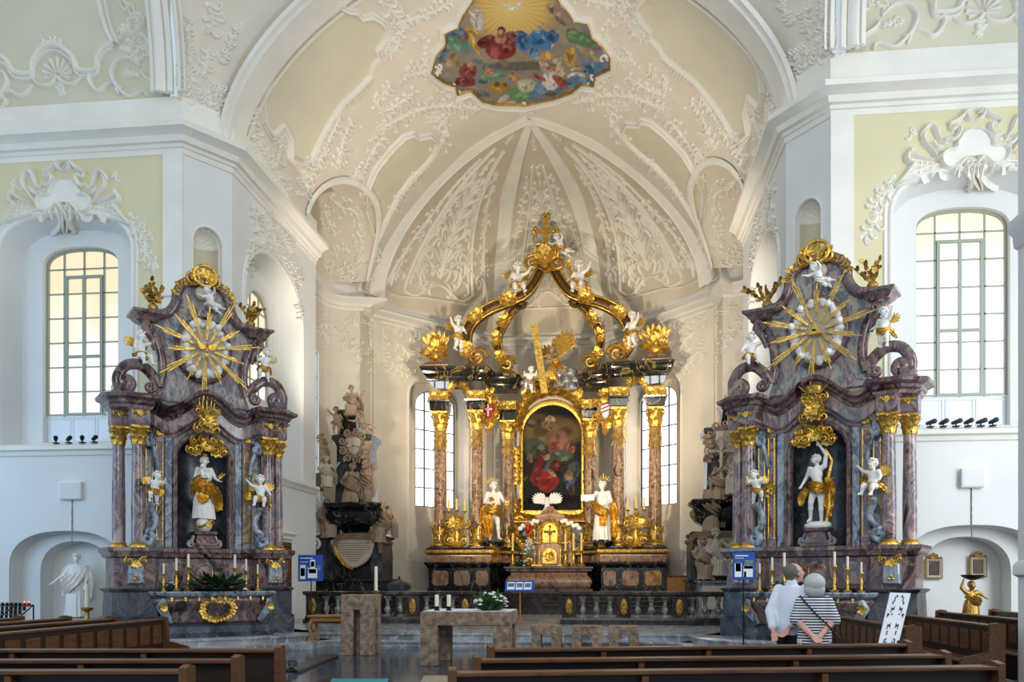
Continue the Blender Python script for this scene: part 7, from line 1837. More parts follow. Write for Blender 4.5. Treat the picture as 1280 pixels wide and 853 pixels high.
m = MB(); c0 = bp(.5,.3,-.03); m.tube([c0, V((c0.x-.1,c0.y+.1,.02))], .018, 6); m.tube([bp(.5,.6,-.03), V((c0.x+.1,c0.y+.45,.01))], .018, 6); m.bbox(c0.x-.25,c0.x+.1,c0.y-.1,c0.y+.2,0,.03,.005); m.build('stand', M['iron'], T)
# --- left niche: figure of Christ, great candle, candle rack
p = atY(96,773,21.3); b0 = p.z
T = thing('statue_plinth', 'plain stone plinth under the white statue in the left wall niche', 'pedestal', (p.x,21.35,0)); m = MB(); m.slab(rect(-.36,.36,-.3,.3), [(0,.04),(.08,.04),(.1,0),(b0-.06,0),(b0-.03,.03),(b0,.03)]); m.build('block', M['alabw'], T)
statue('white_statue', 'white robed statue with open lowered hands in the left wall niche', 'statue', V((p.x,21.3,b0)), .2, 1.72, dict(look=(.3,-1,-.15), elA=(-.19,-.02,.66), haA=(-.3,-.08,.56), pwA=(-.5,-.6,.6), elB=(.16,-.03,.64), haB=(.17,-.12,.5), knB=(.06,-.06,.27)), 'whitefig',
  [(0,0,.83,.09,.07),(0,0,.74,.135,.095),(0,0,.55,.125,.1),(0,-.01,.3,.14,.12),(0,.0,.02,.16,.14)], 'whitefig', [([(-.12,.03,.8),(-.15,-.02,.66),(-.13,-.04,.5),(-.15,-.02,.34)], [.1,.16,.18,.12]),([(.12,.02,.8),(.03,-.1,.62),(-.08,-.12,.5),(-.15,-.05,.4)], [.1,.2,.2,.12]),([(.12,.03,.8),(.17,.0,.62),(.17,-.02,.45),(.17,.0,.3)], [.1,.15,.16,.1])], 'whitefig', 'whitefig', seed=6, vox=.009)
p = atY(109,760,20.0); T = thing('standing_candle', 'thick ivory candle on a brass stand before the white statue', 'candle', (p.x,20.0,0)); z = p.z
m = MB(); m.lathe([(.2,0),(.2,.03),(.06,.08),(.04,z-.35),(.08,z-.3),(.05,z-.24),(.05,z-.1),(.14,z-.06),(.15,z),(.06,z+.01)], 16); m.build('stand', M['goldd'], T); m = MB(); m.lathe([(.06,z),(.06,z+.58),(.02,z+.59)], 16); m.build('candle', M['candle'], T)
p0 = atY(-30,768,17.6); p1 = atY(40,752,18.2); T = thing('votive_rack', 'black sloping metal rack of votive candles at the left wall', 'candle rack', ((p0.x+p1.x)/2,17.9,0)); w = (p1.x-p0.x)/2
m = MB(); m.tube([(-w,-.35,.62),(w,-.35,.62)], .015, 6); m.tube([(-w,.35,1.0),(w,.35,1.0)], .015, 6)
for x in (-w,0,w): m.tube([(x,-.35,.0),(x,-.35,.62),(x,.35,1.0),(x,.35,0)], .018, 6)
m.build('frame', M['iron'], T); m = MB()
for k in range(5): y = -.3+.15*k; z = .63+.085*k; m.bbox(-w,w,y-.06,y+.06,z,z+.012,.003)
m.build('tray', M['iron'], T); m = MB(); m.bbox(-w-.05,w+.05,-.42,.42,0,.05,.01); m.build('base', M['whitepaint'], T)
src = None
for k in range(5):
    for j in range(8):
        q = (T.location.x-w+.08+j*(2*w-.16)/7, 17.9-.3+.15*k, .643+.085*k); lit = (k == 4 and j in (6,7))
        if lit:
            t = thing('votive_candle', 'lit red votive candle, %s of the two burning on the black rack' % ('left' if j == 6 else 'right'), 'candle', q); m = MB(); m.lathe([(.028,0),(.035,.07),(.03,.075)], 10); m.build('cup', M['redglass'], t); m = MB(); m.lathe([(.008,.07),(.012,.085),(.002,.11)], 8); m.build('flame', emit('candle_flame_%d' % j,'ff5a30',6), t, 60)
        elif src is None:
            src = thing('votive_candle', 'unlit dark votive cup on the black candle rack', 'candle', q, 0, 'votive cups on the rack'); m = MB(); m.lathe([(.028,0),(.035,.07),(.028,.072),(.02,.02)], 10); m.build('cup', M['iron'], src); m = MB(); m.lathe([(.02,.01),(.02,.05),(.004,.055)], 8); m.build('wax', M['candle'], src)
        else: dup(src, None, q)
# --- right niche: two framed pictures and a gilt figure carrying a shell
for i, (px_, py_) in enumerate(((1167,711),(1222,709))):
    p = atY(px_,py_,21.75); T = thing('framed_picture', 'small dark painting in a gilded baroque frame, %s of two in the right wall niche' % ('left' if i == 0 else 'right'), 'picture', (p.x,21.76,p.z), 0, 'framed pictures in the right niche')
    m = MB(); m.box(-.12,.12,-.015,.0,-.17,.17); m.build('canvas', plain('dark_icon_%d' % i,'4a3020',.5,noise=.6,nscale=14), T)
    m = ringm([(-.19,-.24),(.19,-.24),(.19,.24),(-.19,.24)], [(-.12,-.17),(.12,-.17),(.12,.17),(-.12,.17)], -.03, 0); m.build('white_mat', M['alabw'], T, 0)
    m = MB(); gcluster(m, (0,-.03,.3), (1,0,0), (0,0,1), (0,-1,0), .13, .1, 9, 3); gstrip(m, [V((-.2,-.03,.24)), V((0,-.03,.27)), V((.2,-.03,.24))], (0,-1,0), .08, 2)
    for q in ((-.19,-.24,.19,-.24),(.19,-.24,.19,.24),(.19,.24,-.19,.24),(-.19,.24,-.19,-.24)): m.tube([(q[0],-.03,q[1]),(q[2],-.03,q[3])], .018, 6)
    m.build('gilt_frame', M['goldd'], T, 60)
p = atY(1214,774,20.6)
def ex_shell(t):
    m = MB()
    def sh(u, v): a = 2*pi*u; r = .26*v*(1+.05*cos(12*a)); return V((r*cos(a)+.02, r*sin(a)*.8-.02, 1.0+.09*v*v))
    m.grid(sh, 48, 5, wrap=True); m.grid(lambda u, v: sh(u, v)-V((0,0,.02+.02*(1-v))), 48, 5, wrap=True); m.build('shell_bowl', M['iron'], t, 60)
T = thing('statue_plinth', 'low wooden plinth under the golden shell bearer in the right niche', 'pedestal', (p.x,20.6,0)); m = MB(); m.slab(rect(-.3,.3,-.28,.28), [(0,.03),(.06,.03),(.08,0),(p.z-.14,0),(p.z-.1,.03),(p.z-.06,.03)]); m.build('block', M['woodl'], T)
statue('golden_statue', 'golden bearded figure carrying a dark shell bowl on its head in the right niche', 'statue', V((p.x,20.6,p.z-.06)), .1, .98, dict(CHILD, look=(.4,-1,-.1), elA=(-.24,-.02,.78), haA=(-.2,-.04,.97), elB=(.22,-.06,.62), haB=(.3,-.1,.55)), 'goldd', [(0,0,.5,.14,.1),(0,0,.35,.17,.13),(0,0,.15,.19,.15),(0,0,.02,.2,.16)], 'goldd', [([(-.12,.02,.6),(.05,-.16,.5),(.2,-.05,.42)], [.1,.2,.12])], 'goldd', 'bronze', ex_shell, child=True, seed=8, vox=.016)
# --- loudspeaker panels, ledge spotlights
for sd, q in ((-1,(74,602,101,625)),(1,(1202,585,1231,610))):
    a = atY(q[0],q[3],20.7); b = atY(q[2],q[1],20.7); T = thing('wall_speaker', 'flat white loudspeaker panel on the %s transept wall above the niche' % ('left' if sd < 0 else 'right'), 'loudspeaker', ((a.x+b.x)/2,20.8,a.z))
    w = (b.x-a.x)/2; h = b.z-a.z; m = MB(); m.bbox(-w,w,-.12,0,0,h,.02); m.build('case', M['whitepaint'], T); m = MB(); m.bbox(-w*.9,w*.9,-.13,-.11,h*.06,h*.94,.006); m.build('grille', M['wall'], T); m = MB(); m.tube([(0,-.02,0),(0,-.02,-1.15)], .012, 6); m.build('cable', M['greybal'], T)
def ledge_lamp(label, loc, rz, mt, grp):
    t = thing('spotlight', label, 'spotlight', loc, rz, grp); m = MB(); m.bbox(-.07,.07,-.05,.05,0,.03,.005); m.tube([(0,0,.03),(0,0,.08)], .016, 6); m.build('bracket', M['iron'], t); m = MB(); m.cone((-.05,.04,.1),(.06,-.07,.14),.042,.058,12); m.build('lamp_head', M[mt], t); return t
for k, px_ in enumerate((70,86,103,118)):
    p = atY(px_,557,20.72); ledge_lamp('small dark spotlight on the left wall ledge, number %s from the left below the window' % ('one','two','three','four')[k], (p.x,20.72,5.1), .4*(k%2)-.2, 'iron', 'spotlights on the left ledge')
for k, px_ in enumerate((1163,1179,1195,1210,1226,1241)):
    p = atY(px_,535,20.72); ledge_lamp('small grey spotlight on the right wall ledge, %s from the left below the window' % ('first','second','third','fourth','fifth','sixth')[k], (p.x,20.72,5.1), -.4*(k%2)+.2, 'lead', 'spotlights on the right ledge')
# --- wooden furniture behind the rail
p0 = atY(834,740,35.6); p1 = atY(858,720,35.6); T = thing('sacristy_chest', 'honey oak panelled chest behind the right communion rail', 'cabinet', ((p0.x+p1.x)/2,35.7,.3)); w = (p1.x-p0.x)/2; h = p1.z-.3
m = MB(); m.bbox(-w,w,-.25,.25,0,h-.04,.01); m.build('case', M['woodh'], T); m = MB(); m.bbox(-w-.04,w+.04,-.29,.28,h-.05,h,.012); m.build('top', M['woodl'], T)
for q in (-1,1): m = MB(); m.bbox(q*w*.5-w*.38,q*w*.5+w*.38,-.275,-.24,h*.14,h*.84,.012); m.build('door', M['woodh'], T)
p0 = atY(923,772,23.2); p1 = atY(941,727,23.2); T = thing('side_cabinet', 'narrow dark oak cabinet with a panelled door beside the right side altar', 'cabinet', ((p0.x+p1.x)/2,23.5,.3)); w = (p1.x-p0.x)/2; h = p1.z-.3
m = MB(); m.bbox(-w,w,-.25,.25,0,h-.05,.01); m.build('case', M['wood'], T); m = MB(); m.bbox(-w-.04,w+.04,-.29,.28,h-.06,h,.012); m.build('top', M['woodl'], T); m = MB(); m.bbox(-w*.8,w*.8,-.28,-.24,h*.1,h*.86,.012); d_ = m.build('door', M['woodl'], T); m = MB(); m.prism(arch(0,w*.5,h*.2,h*.65,w*.45,2,10), -.3, -.27, bev=.01); m.build('door_panel', M['woodh'], d_)
# nave pier at the right edge of the view
mb = MB(); Yp = 12.0; x0 = atY(1272.5,400,Yp+.7).x
mb.box(x0,x0+1.6,Yp,Yp+.7,-.05,15); mb.slab(rect(x0,x0+1.6,Yp,Yp+.7), [(6.2,0),(6.25,.04),(6.4,.05),(6.5,.1),(6.62,.1),(6.66,0)]); mb.slab(rect(x0,x0+1.6,Yp,Yp+.7), [(1.62,0),(1.66,.05),(1.78,.05),(1.84,.02),(1.86,0)]); struct(mb, 'wall_right_nave_pier', M['wall'])
# doorway in the left choir wall
f = Face((-7.2,21.95,0), (0,1,0), (1,0,0)); d1 = bpy.data.objects.new('door_1', None); C.objects.link(d1); d1['kind'] = 'structure'
m = MB(); vs = [f.p(q, d) for d in (.03,.0) for q in ((3.2,.3),(4.3,.3),(4.3,2.75),(3.2,2.75))]; m.add(vs, [(0,1,2,3),(0,1,5,4),(1,2,6,5),(2,3,7,6),(3,0,4,7)]); dl = m.build('door_leaf', M['woodl'], d1, 0)
m = MB()
for q in ((3.3,.45),(3.3,1.6)): f2 = Face(f.p((0,0),.03), f.u, f.n); f2.trimline(m, [(q[0],q[1]),(q[0]+.9,q[1]),(q[0]+.9,q[1]+1.0),(q[0],q[1]+1.0)], .04, .025, True)
m.build('door_panel', M['wood'], dl, 0)
m = MB(); f.trimline(m, [(3.08,.3),(3.08,2.86),(4.42,2.86),(4.42,.3)], .1, .08); f.trimline(m, [(2.9,3.02),(4.6,3.02)], .06, .12); m.build('door_surround', M['stucco'], d1, 0)
# ---------------------------------------------------------------- wall monuments in the choir
def mon(sd):
    side = 'left' if sd < 0 else 'right'; Y = 31.2
    if sd < 0: q = lambda x, y, dy=0: atY(370+x*.4222, 400+y*.4222, Y+dy)
    else: q = lambda x, y, dy=0: (lambda p: V((.25-p.x, p.y, p.z)))(atY(370+x*.4222, 400+y*.4222, Y+dy))
    c = q(165, 700); T = thing('tomb_monument', 'towering black marble tomb monument with pale figures on the %s of the choir' % side, 'monument', (c.x, Y+.6, .3))
    X = lambda x: (q(x,700).x); Z = lambda y: q(165,y).z
    def blk(nm, x0, x1, prof, d0, d1, mt, par=T):
        a, b = sorted((X(x0), X(x1))); m = MB(); m.slab(rect(a,b,Y+d0,Y+d1), [(Z(y) if y is not None else .3, o) for y, o in prof]); return put(m, nm, mt, par, T)
    blk('base', 72, 262, [(None,.1),(812,.1),(805,0),(780,0),(774,.08),(768,.08)], -.5, 1.6, 'blackm')
    blk('plinth', 82, 255, [(768,0),(700,0),(650,-.04),(646,.04),(640,.08),(634,.02)], -.2, 1.6, 'blackm')
    blk('side_pier', 70, 118, [(768,0),(652,0),(648,.06),(640,.06)], -.4, 1.2, 'darkm'); blk('side_pier', 232, 262, [(768,0),(668,0),(664,.06),(656,.06)], -.4, 1.0, 'darkm')
    a, b = X(105), X(256); cx = (a+b)/2; hw = abs(b-a)/2
    m = MB(); m.slab(rect(cx-hw,cx+hw,Y-.75,Y+.7), [(Z(640),-.55),(Z(632),-.5),(Z(622),-.46),(Z(606),-.18),(Z(588),-.02),(Z(574),.0),(Z(566),-.1),(Z(562),-.06),(Z(556),.05),(Z(548),.06),(Z(545),-.02)]); put(m, 'sarcophagus', 'blackm', T, T, 50)
    m = MB(); m.slab(rect(cx-hw*.5,cx+hw*.5,Y-.5,Y+.5), [(Z(655),.1),(Z(648),.02),(Z(634),.02)]); put(m, 'sarcophagus_foot', 'darkm', T, T)
    blk('stele', 108, 212, [(548,.06),(535,.0),(420,-.05),(370,-.05),(356,.02),(350,.1),(338,.1),(334,0)], .3, 1.5, 'darkm')
    blk('obelisk', 112, 172, [(334,0),(320,-.02),(285,-.1),(276,-.02),(264,.02),(258,-.04)], .4, 1.4, 'blackm')
    # shield-shaped inscription drapery
    sh = [(118,655),(160,648),(200,648),(242,652),(236,690),(222,715),(200,730),(182,735),(162,728),(138,708),(124,682)]
    pl = [(q(x,y).x, q(x,y).z) for x, y in sh]
    pl = pl if sum(pl[i][0]*pl[(i+1)%len(pl)][1]-pl[(i+1)%len(pl)][0]*pl[i][1] for i in range(len(pl))) > 0 else pl[::-1]
    m = MB(); m.prism([tuple(p)[:2] for p in cr([V((p[0],p[1],0)) for p in pl], 4, True)], Y-.62, Y-.45, bev=.05); ins = put(m, 'inscription_shield', 'alabw', T, T)
    m = MB()
    for k in range(9):
        z = Z(664+k*6.4); w = hw*(.66 if k < 4 else .66-.1*(k-3))
        m.box(cx+.05-w, cx+.05+w, Y-.632, Y-.61, z-.012, z+.012)
    put(m, 'inscription_lines', 'stone', ins, T, 0)
    m = MB(); swag(m, [q(112,668,-.6), q(128,644,-.7), q(165,640,-.75), q(205,640,-.75), q(244,648,-.6), q(250,690,-.55)], [.14,.2,.2,.2,.2,.1], .03, 4, 2); swag(m, [q(118,650,-.6), q(116,675,-.62), q(120,700,-.6)], [.18,.22,.1], .03, 3, 3); put(m, 'drapery', 'alab', ins, T, 60)
    m = MB(); swag(m, [q(116,672,-.66), q(124,698,-.68), q(142,722,-.68), q(168,738,-.68)], [.08,.12,.12,.08], .02, 2, 2); put(m, 'gilt_hem', 'gold', ins, T, 60)
    # coat of arms and side ornament
    m = MB(); ce = q(168,372,-.1); el = [(ce.x+.42*cos(2*pi*k/24), ce.z+.52*sin(2*pi*k/24)) for k in range(24)]; m.prism(el, Y+.05, Y+.4, bev=.08); [gscroll(m, (ce.x+.46*cos(a_), Y+.02, ce.z+.56*sin(a_)), (cos(a_),0,sin(a_)), (-sin(a_),0,cos(a_)), (0,-1,0), .15, 1.5, k_, 1 if cos(a_) > 0 else -1, .05) for k_, a_ in enumerate([2*pi*j_/9 for j_ in range(9)])]; ca_ = put(m, 'coat_of_arms', 'alab', T, T, 60)
    m = MB(); m.prism([(ce.x+x_*.26, ce.z+z_*.32) for x_, z_ in ((-1,1),(-1,-.1),(-.6,-.8),(0,-1.1),(.6,-.8),(1,-.1),(1,1))], Y-.0, Y+.08, bev=.03); m.box(ce.x-.26,ce.x+.26,Y-.03,Y+.02,ce.z-.03,ce.z+.03); m.box(ce.x-.03,ce.x+.03,Y-.03,Y+.02,ce.z-.3,ce.z+.3); put(m, 'shield', 'alabw', ca_, T, 60)
    m = MB(); gstrip(m, [q(72,340), q(86,380), q(92,420), q(98,460)], (0,-1,0), .3, 3, 1.3); gstrip(m, [q(216,360), q(208,400), q(212,440)], (0,-1,0), .28, 4, 1.3); gstrip(m, [q(68,455), q(66,490), q(72,520)], (0,-1,0), .3, 5, 1.3); put(m, 'carved_foliage', 'alab', T, T, 60)
    return q
KNEEL = dict(pel=(0,.03,.34), chest=(.02,-.02,.53), neck=(.03,-.03,.645), head=(.05,-.06,.735), shA=(-.08,-.01,.615), shB=(.125,-.03,.615), elA=(-.12,-.1,.5), haA=(-.02,-.17,.55), elB=(.17,-.1,.52), haB=(.08,-.19,.57), hiA=(-.05,.03,.32), hiB=(.05,.03,.32), knA=(-.06,-.16,.08), anA=(-.06,.1,.05), knB=(.07,-.2,.1), anB=(.06,.1,.05), toA=(-.06,.18,.02), toB=(.06,.18,.02), look=(.5,-1,.3))
SEAT = dict(pel=(0,.02,.28), chest=(0,.0,.47), neck=(0,-.005,.585), head=(-.01,-.03,.675), shA=(-.105,0,.555), shB=(.105,0,.555), elA=(-.17,-.05,.42), haA=(-.16,-.17,.38), elB=(.19,-.02,.46), haB=(.26,-.08,.56), hiA=(-.05,.0,.27), hiB=(.05,.0,.27), knA=(-.08,-.22,.27), knB=(.08,-.2,.25), anA=(-.07,-.22,.04), anB=(.1,-.17,.04), toA=(-.08,-.31,.02), toB=(.12,-.26,.02), look=(-.4,-1,.05))
KR = [(.02,-.02,.6,.07,.055),(.01,-.01,.5,.11,.085),(0,.02,.34,.12,.11),(0,-.02,.18,.14,.17),(0,-.02,.02,.17,.22)]
SR = [(0,0,.56,.075,.055),(0,0,.45,.11,.08),(0,0,.3,.13,.11),(0,-.1,.26,.14,.15),(0,-.14,.12,.13,.12),(0,-.15,.02,.15,.12)]
STR = [(0,0,.80,.085,.06),(0,0,.70,.112,.085),(0,0,.5,.11,.09),(0,.0,.25,.13,.11),(0,.01,.02,.15,.12)]
MK = [([(-.14,.06,.52),(-.1,-.08,.44),(.05,-.14,.36),(.18,-.04,.28)], [.1,.2,.22,.12]),([(.12,.06,.5),(.18,.08,.3),(.2,.06,.1)], [.12,.18,.12])]
MS = [([(-.14,.04,.66),(-.05,-.12,.58),(.1,-.1,.46),(.17,.0,.36)], [.1,.2,.2,.1]),([(.13,.04,.74),(.17,.05,.45),(.16,.04,.15)], [.12,.18,.14])]
q = mon(-1); f = 'of the left choir monument'
statue('monument_figure', 'pale seated figure on the very top '+f, 'statue', q(165,290,-.0), .2, 1.6, SEAT, 'alab', SR, 'alab', MK, 'alab', seed=11)
putto('reach', q(120,338,.1), .4, 1.05, 'naked pale putto beside the obelisk '+f, 'alab', 'alab', False)
putto('fly', q(200,350,-.1), 0, 1.1, 'pale putto reaching over the coat of arms '+f, 'alab', 'alab', False)
statue('monument_figure', 'pale kneeling robed cleric on the sarcophagus '+f, 'statue', q(162,546,-.3), .1, 1.85, KNEEL, 'alab', KR, 'alab', MK, 'alab', seed=12)
def ex_wp(t):
    for sg in (-1,1): w_ = MB(); wing(w_, (sg*.05,.08,.76), (sg,.2,.4), (-.3*sg,.15,1), .26, 7); w_.build('wing', M['alab'], t, 60)
statue('monument_figure', 'pale winged angel standing behind the kneeling cleric '+f, 'statue', q(208,546,.1), -.5, 1.65, dict(look=(-.7,-1,-.2), haA=(-.2,-.16,.7), elA=(-.17,-.06,.66), haB=(.1,-.16,.66)), 'alab', STR, 'alab', MS, 'alab', None, ex_wp, seed=13)
statue('monument_figure', 'white draped figure on a scroll bracket at the left edge '+f, 'statue', q(46,632,-.3), .3, 2.1, dict(look=(.5,-1,.1)), 'whitefig', STR, 'whitefig', MS, 'whitefig', seed=14)
m_ = thing('scroll_bracket', 'white scrolled bracket under the draped figure at the edge of the left monument', 'bracket', q(46,690,-.3)); g = MB(); g.slab(rect(-.4,.4,-.3,.6), [(.62,-.1),(.68,0),(.74,.0)]); gscroll(g, (-.15,-.2,.42), (1,0,0), (0,0,1), (0,-1,0), .28, 1.5, 1, 1, .09); gscroll(g, (.2,-.2,.3), (1,0,0), (0,0,1), (0,-1,0), .22, 1.5, 2, -1, .08); gcluster(g, (0,-.1,.1), (1,0,0), (0,0,-1), (0,-1,0), .25, .4, 9, 3); g.cone((0,.1,.5),(0,.3,-.1),.25,.1,8); g.build('carving', M['whitefig'], m_, 60)
statue('monument_figure', 'brownish mourning figure seated left of the sarcophagus '+f, 'statue', q(92,650,-.2), .6, 2.0, SEAT, 'alab', SR, 'alab', MK, 'alab', seed=15)
statue('monument_figure', 'brownish mourning figure seated right of the sarcophagus '+f, 'statue', q(262,664,-.2), -.6, 2.1, dict(SEAT, look=(.3,-1,.1)), 'alab', SR, 'alab', MK, 'alab', seed=16)
statue('monument_figure', 'small pale bust-like figure on the shelf left of the stele '+f, 'statue', q(90,500,-.1), .4, 1.6, SEAT, 'alabw', SR, 'alabw', MK, 'alabw', seed=17)
mon(1); f = 'of the right choir monument'
r = lambda x, y, dy=0: atY(850+x*.4225, 400+y*.4225, 31.0+dy)
statue('monument_figure', 'pale bust-like figure crowning the top '+f, 'statue', r(168,318,.0), -.2, 2.3, SEAT, 'alabw', SR, 'alabw', MK, 'alabw', seed=21)
t = thing('portrait_medallion', 'pale oval portrait medallion on the dark stele '+f, 'medallion', r(177,372,-.2)); m = MB(); m.prism([(.36*cos(2*pi*k/24), .5*sin(2*pi*k/24)) for k in range(24)], -.08, .1, bev=.05); m.build('disc', M['alabw'], t, 60); m = MB(); m.ell((0,-.1,.08), (.13,.07,.17), 12, 8); m.ell((0,-.08,-.2), (.22,.07,.15), 12, 8); m.build('portrait', M['alab'], t, 180); m = MB(); gstrip(m, [V((.42*cos(a),-.06,.56*sin(a))) for a in [2*pi*k/12 for k in range(13)]], (0,-1,0), .18, 3, 1.3); m.build('wreath', M['alabw'], t, 60)
statue('monument_figure', 'pale draped woman seated below the portrait medallion '+f, 'statue', r(170,525,-.2), -.3, 2.5, SEAT, 'alabw', SR, 'alabw', MK, 'alabw', seed=22)
statue('monument_figure', 'pale kneeling figure at the foot of the crucifix '+f, 'statue', r(118,538,-.2), -.2, 1.9, KNEEL, 'alab', KR, 'alab', MK, 'alab', seed=23)
t = thing('stone_crucifix', 'thin pale stone crucifix held up on the sarcophagus '+f, 'crucifix', r(122,470,-.4)); m = MB(); crossmb(m, V((0,0,-.6)), 2.0, .05, .22, .78); m.build('cross', M['alabw'], t); m = MB(); m.cone((0,-.07,.9),(0,-.07,.6),.07,.06,8); m.cone((0,-.07,.9),(-.35,-.07,1.0),.03,.02,6); m.cone((0,-.07,.9),(.35,-.07,1.0),.03,.02,6); m.cone((0,-.07,.6),(0,-.08,.15),.05,.025,8); m.ell((0,-.1,1.02), .07, 8, 6); remesh(m, 'corpus', .018, M['alabw'], t, 2)
statue('monument_figure', 'brownish figure bearing the left end of the sarcophagus '+f, 'statue', r(92,640,-.3), -.2, 2.0, dict(look=(.4,-1,-.2)), 'alab', STR, 'alab', MS, 'alab', seed=24)
statue('monument_figure', 'brownish seated old man at the foot '+f, 'statue', r(68,772,-.9), .2, 2.0, SEAT, 'alab', SR, 'alab', MK, 'alab', seed=25)
statue('monument_figure', 'white leaning draped figure at the foot '+f, 'statue', r(106,760,-.8), .2, 2.2, dict(SEAT, look=(.3,-1,.3)), 'alabw', SR, 'alabw', MK, 'alabw', seed=26)
t = thing('monument_base_slab', 'low pale marble pedestal under the seated figures at the foot of the right monument', 'pedestal', r(100,800,-.9)); a = r(50,800,-.9); b = r(150,772,-.9); m = MB(); z1 = b.z-t.location.z; zf = .3-t.location.z; w = (b.x-a.x)/2
m.slab(rect(-w,w,-.4,.7), [(zf,.03),(zf+.1,.03),(zf+.12,-.03),(z1-.12,-.03),(z1-.06,.03),(z1,.03)]); m.build('block', M['greym'], t); m = MB(); m.bbox(-w*.8,w*.8,-.44,-.38,zf+.25,z1-.18,.02); m.build('panel', M['alabw'], t)
# ---------------------------------------------------------------- two visitors
HS = .076
def person(label, loc, rz, h, J, hair, shirt, trousers, sleeve, hem, fat=1.0, hairfn=None, extra=None, tw=1.0):
    T = thing('person', label, 'person', loc, rz, 'visitors', h); B = {**ADULT, **J}; P = {k: V(v) for k, v in B.items()}
    remesh(fig_mb(J, False, fat), 'body', .0062, M['skin'], T, 2)
    # shirt: torso and sleeves as one garment
    m = MB(); g = 1.0*fat
    def ring_(p, rx, ry): return (p.x, p.y, p.z, rx, ry)
    loft(m, [(P['neck'].x,P['neck'].y+.002,.835,.036,.036),(P['chest'].x*.8,P['chest'].y,.80,.098*g,.062*g),(P['chest'].x,P['chest'].y,.71,.118*g,.086*g),(P['pel'].x,P['pel'].y,.60,.112*g,.09*g),(P['pel'].x,P['pel'].y,.52,.118*g,.094*g),(P['pel'].x,P['pel'].y,hem,.112*g*tw,.09*g*tw)], 7, .035, .4, 40, True, 3)
    for s in 'AB':
        a, e, w = P['sh'+s], P['el'+s], P['ha'+s]; k_ = .86 if sleeve > 1 else 1; m.ell(a, .05*g*k_, 10, 8); m.cone(a, e, .05*g*k_, .043*g*k_, 12)
        if sleeve > 1: q = e.lerp(w, sleeve-1); m.cone(e, q, .04*g, .03*g, 12); m.cone(e.lerp(q,.9), q, .034*g, .033*g, 12); nk_ = P['neck']; m.cone(nk_+V((0,.004,.0)), nk_+V((0,0,.022)), .042, .041, 12)
        else:
            q = a.lerp(e, sleeve); m.cone(a.lerp(e,.6), q, .049*g, .05*g, 12)
    remesh(m, 'shirt', .0068, shirt, T, 3)
    if extra: extra(T, P)
    m = MB(); m.ell(P['pel']+V((0,0,-.01)), (.098*g,.078*g,.075), 14, 9)
    for s in 'AB': m.cone(P['hi'+s], P['kn'+s], HS*g, .05*g, 12); m.cone(P['kn'+s], P['an'+s]+V((0,0,.02)), .05*g, .038*g, 12)
    remesh(m, 'trousers', .0075, trousers, T, 3)
    for s in 'AB':
        m = MB(); m.cone(P['an'+s]+V((0,.012,-.012)), P['to'+s], .032, .024, 10); m.box(P['an'+s].x-.02, P['an'+s].x+.02, P['to'+s].y, P['an'+s].y+.03, 0, .012); remesh(m, 'shoe', .006, M['black'], T, 2)
    hairfn(T, P)
    return T
def headT(P):
    hd = P['head']; lk = P['look'].normalized(); hx_ = lk.cross(V((0,0,1))).normalized(); hu = hx_.cross(lk).normalized()
    return (lambda a, b, c: hd+hx_*(a*HS)+lk*(b*HS)+hu*(c*HS)), Matrix((hx_, lk, hu)).transposed()
def man_hair(T, P):
    t, R = headT(P); m = MB()
    m.ell(t(0,-.28,.2), (.77*HS,.74*HS,.78*HS), 18, 12, R=R)
    for q in (-1,1): m.ell(t(q*.66,-.1,-.05), (.14*HS,.3*HS,.4*HS), 10, 8, R=R)
    m.ell(t(0,-.6,-.35), (.55*HS,.3*HS,.4*HS), 12, 8, R=R); remesh(m, 'hair', .006, plain('grey_brown_hair','6a6258',.7,noise=.35,nscale=60), T, 1)
def woman_hair(T, P):
    t, R = headT(P); m = MB()
    m.ell(t(0,-.14,.24), (1.04*HS,1.08*HS,1.0*HS), 18, 12, R=R); m.ell(t(0,-.42,-.4), (1.0*HS,.74*HS,.86*HS), 14, 10, R=R)
    for q in (-1,1): m.ell(t(q*.72,-.05,-.4), (.26*HS,.5*HS,.66*HS), 12, 8, R=R)
    remesh(m, 'hair', .006, plain('silver_hair','b9bcba',.55,noise=.25,nscale=70), T, 1)
st, nt, b = newmat('navy_and_white_stripes'); N = nt.nodes; tc = N.new('ShaderNodeTexCoord'); sp = N.new('ShaderNodeSeparateXYZ'); lnk(nt, tc.outputs['Object'], sp.inputs[0])
mu = N.new('ShaderNodeMath'); mu.operation = 'MULTIPLY'; mu.inputs[1].default_value = 2*pi/.0205; lnk(nt, sp.outputs['Z'], mu.inputs[0]); si = N.new('ShaderNodeMath'); si.operation = 'SINE'; lnk(nt, mu.outputs[0], si.inputs[0])
gt = N.new('ShaderNodeMath'); gt.operation = 'GREATER_THAN'; gt.inputs[1].default_value = .0; lnk(nt, si.outputs[0], gt.inputs[0]); mx = N.new('ShaderNodeMix'); mx.data_type = 'RGBA'; lnk(nt, gt.outputs[0], mx.inputs['Factor']); mx.inputs['A'].default_value = rgb('e4e8ee'); mx.inputs['B'].default_value = rgb('14182c'); lnk(nt, mx.outputs['Result'], b.inputs['Base Color']); b.inputs['Roughness'].default_value = .8
mp_ = atY(988,705,11.5); wp = atY(1018,717,11.1)
MJ = dict(look=(-.45,-.9,.25), head=(-.008,-.018,.915), elA=(-.13,.05,.65), haA=(-.05,.115,.53), elB=(.13,.07,.645), haB=(.06,.14,.5), pwA=(.3,1,.2), pwB=(-.3,1,.2))
person('grey-haired person in a white shirt and dark trousers gazing up at the altar', (mp_.x+.02,11.5,0), pi-.75, 1.83, MJ, None, plain('white_cotton','dfe4f2',.8,noise=.05), M['black'], 1.75, .475, 1.0, man_hair)
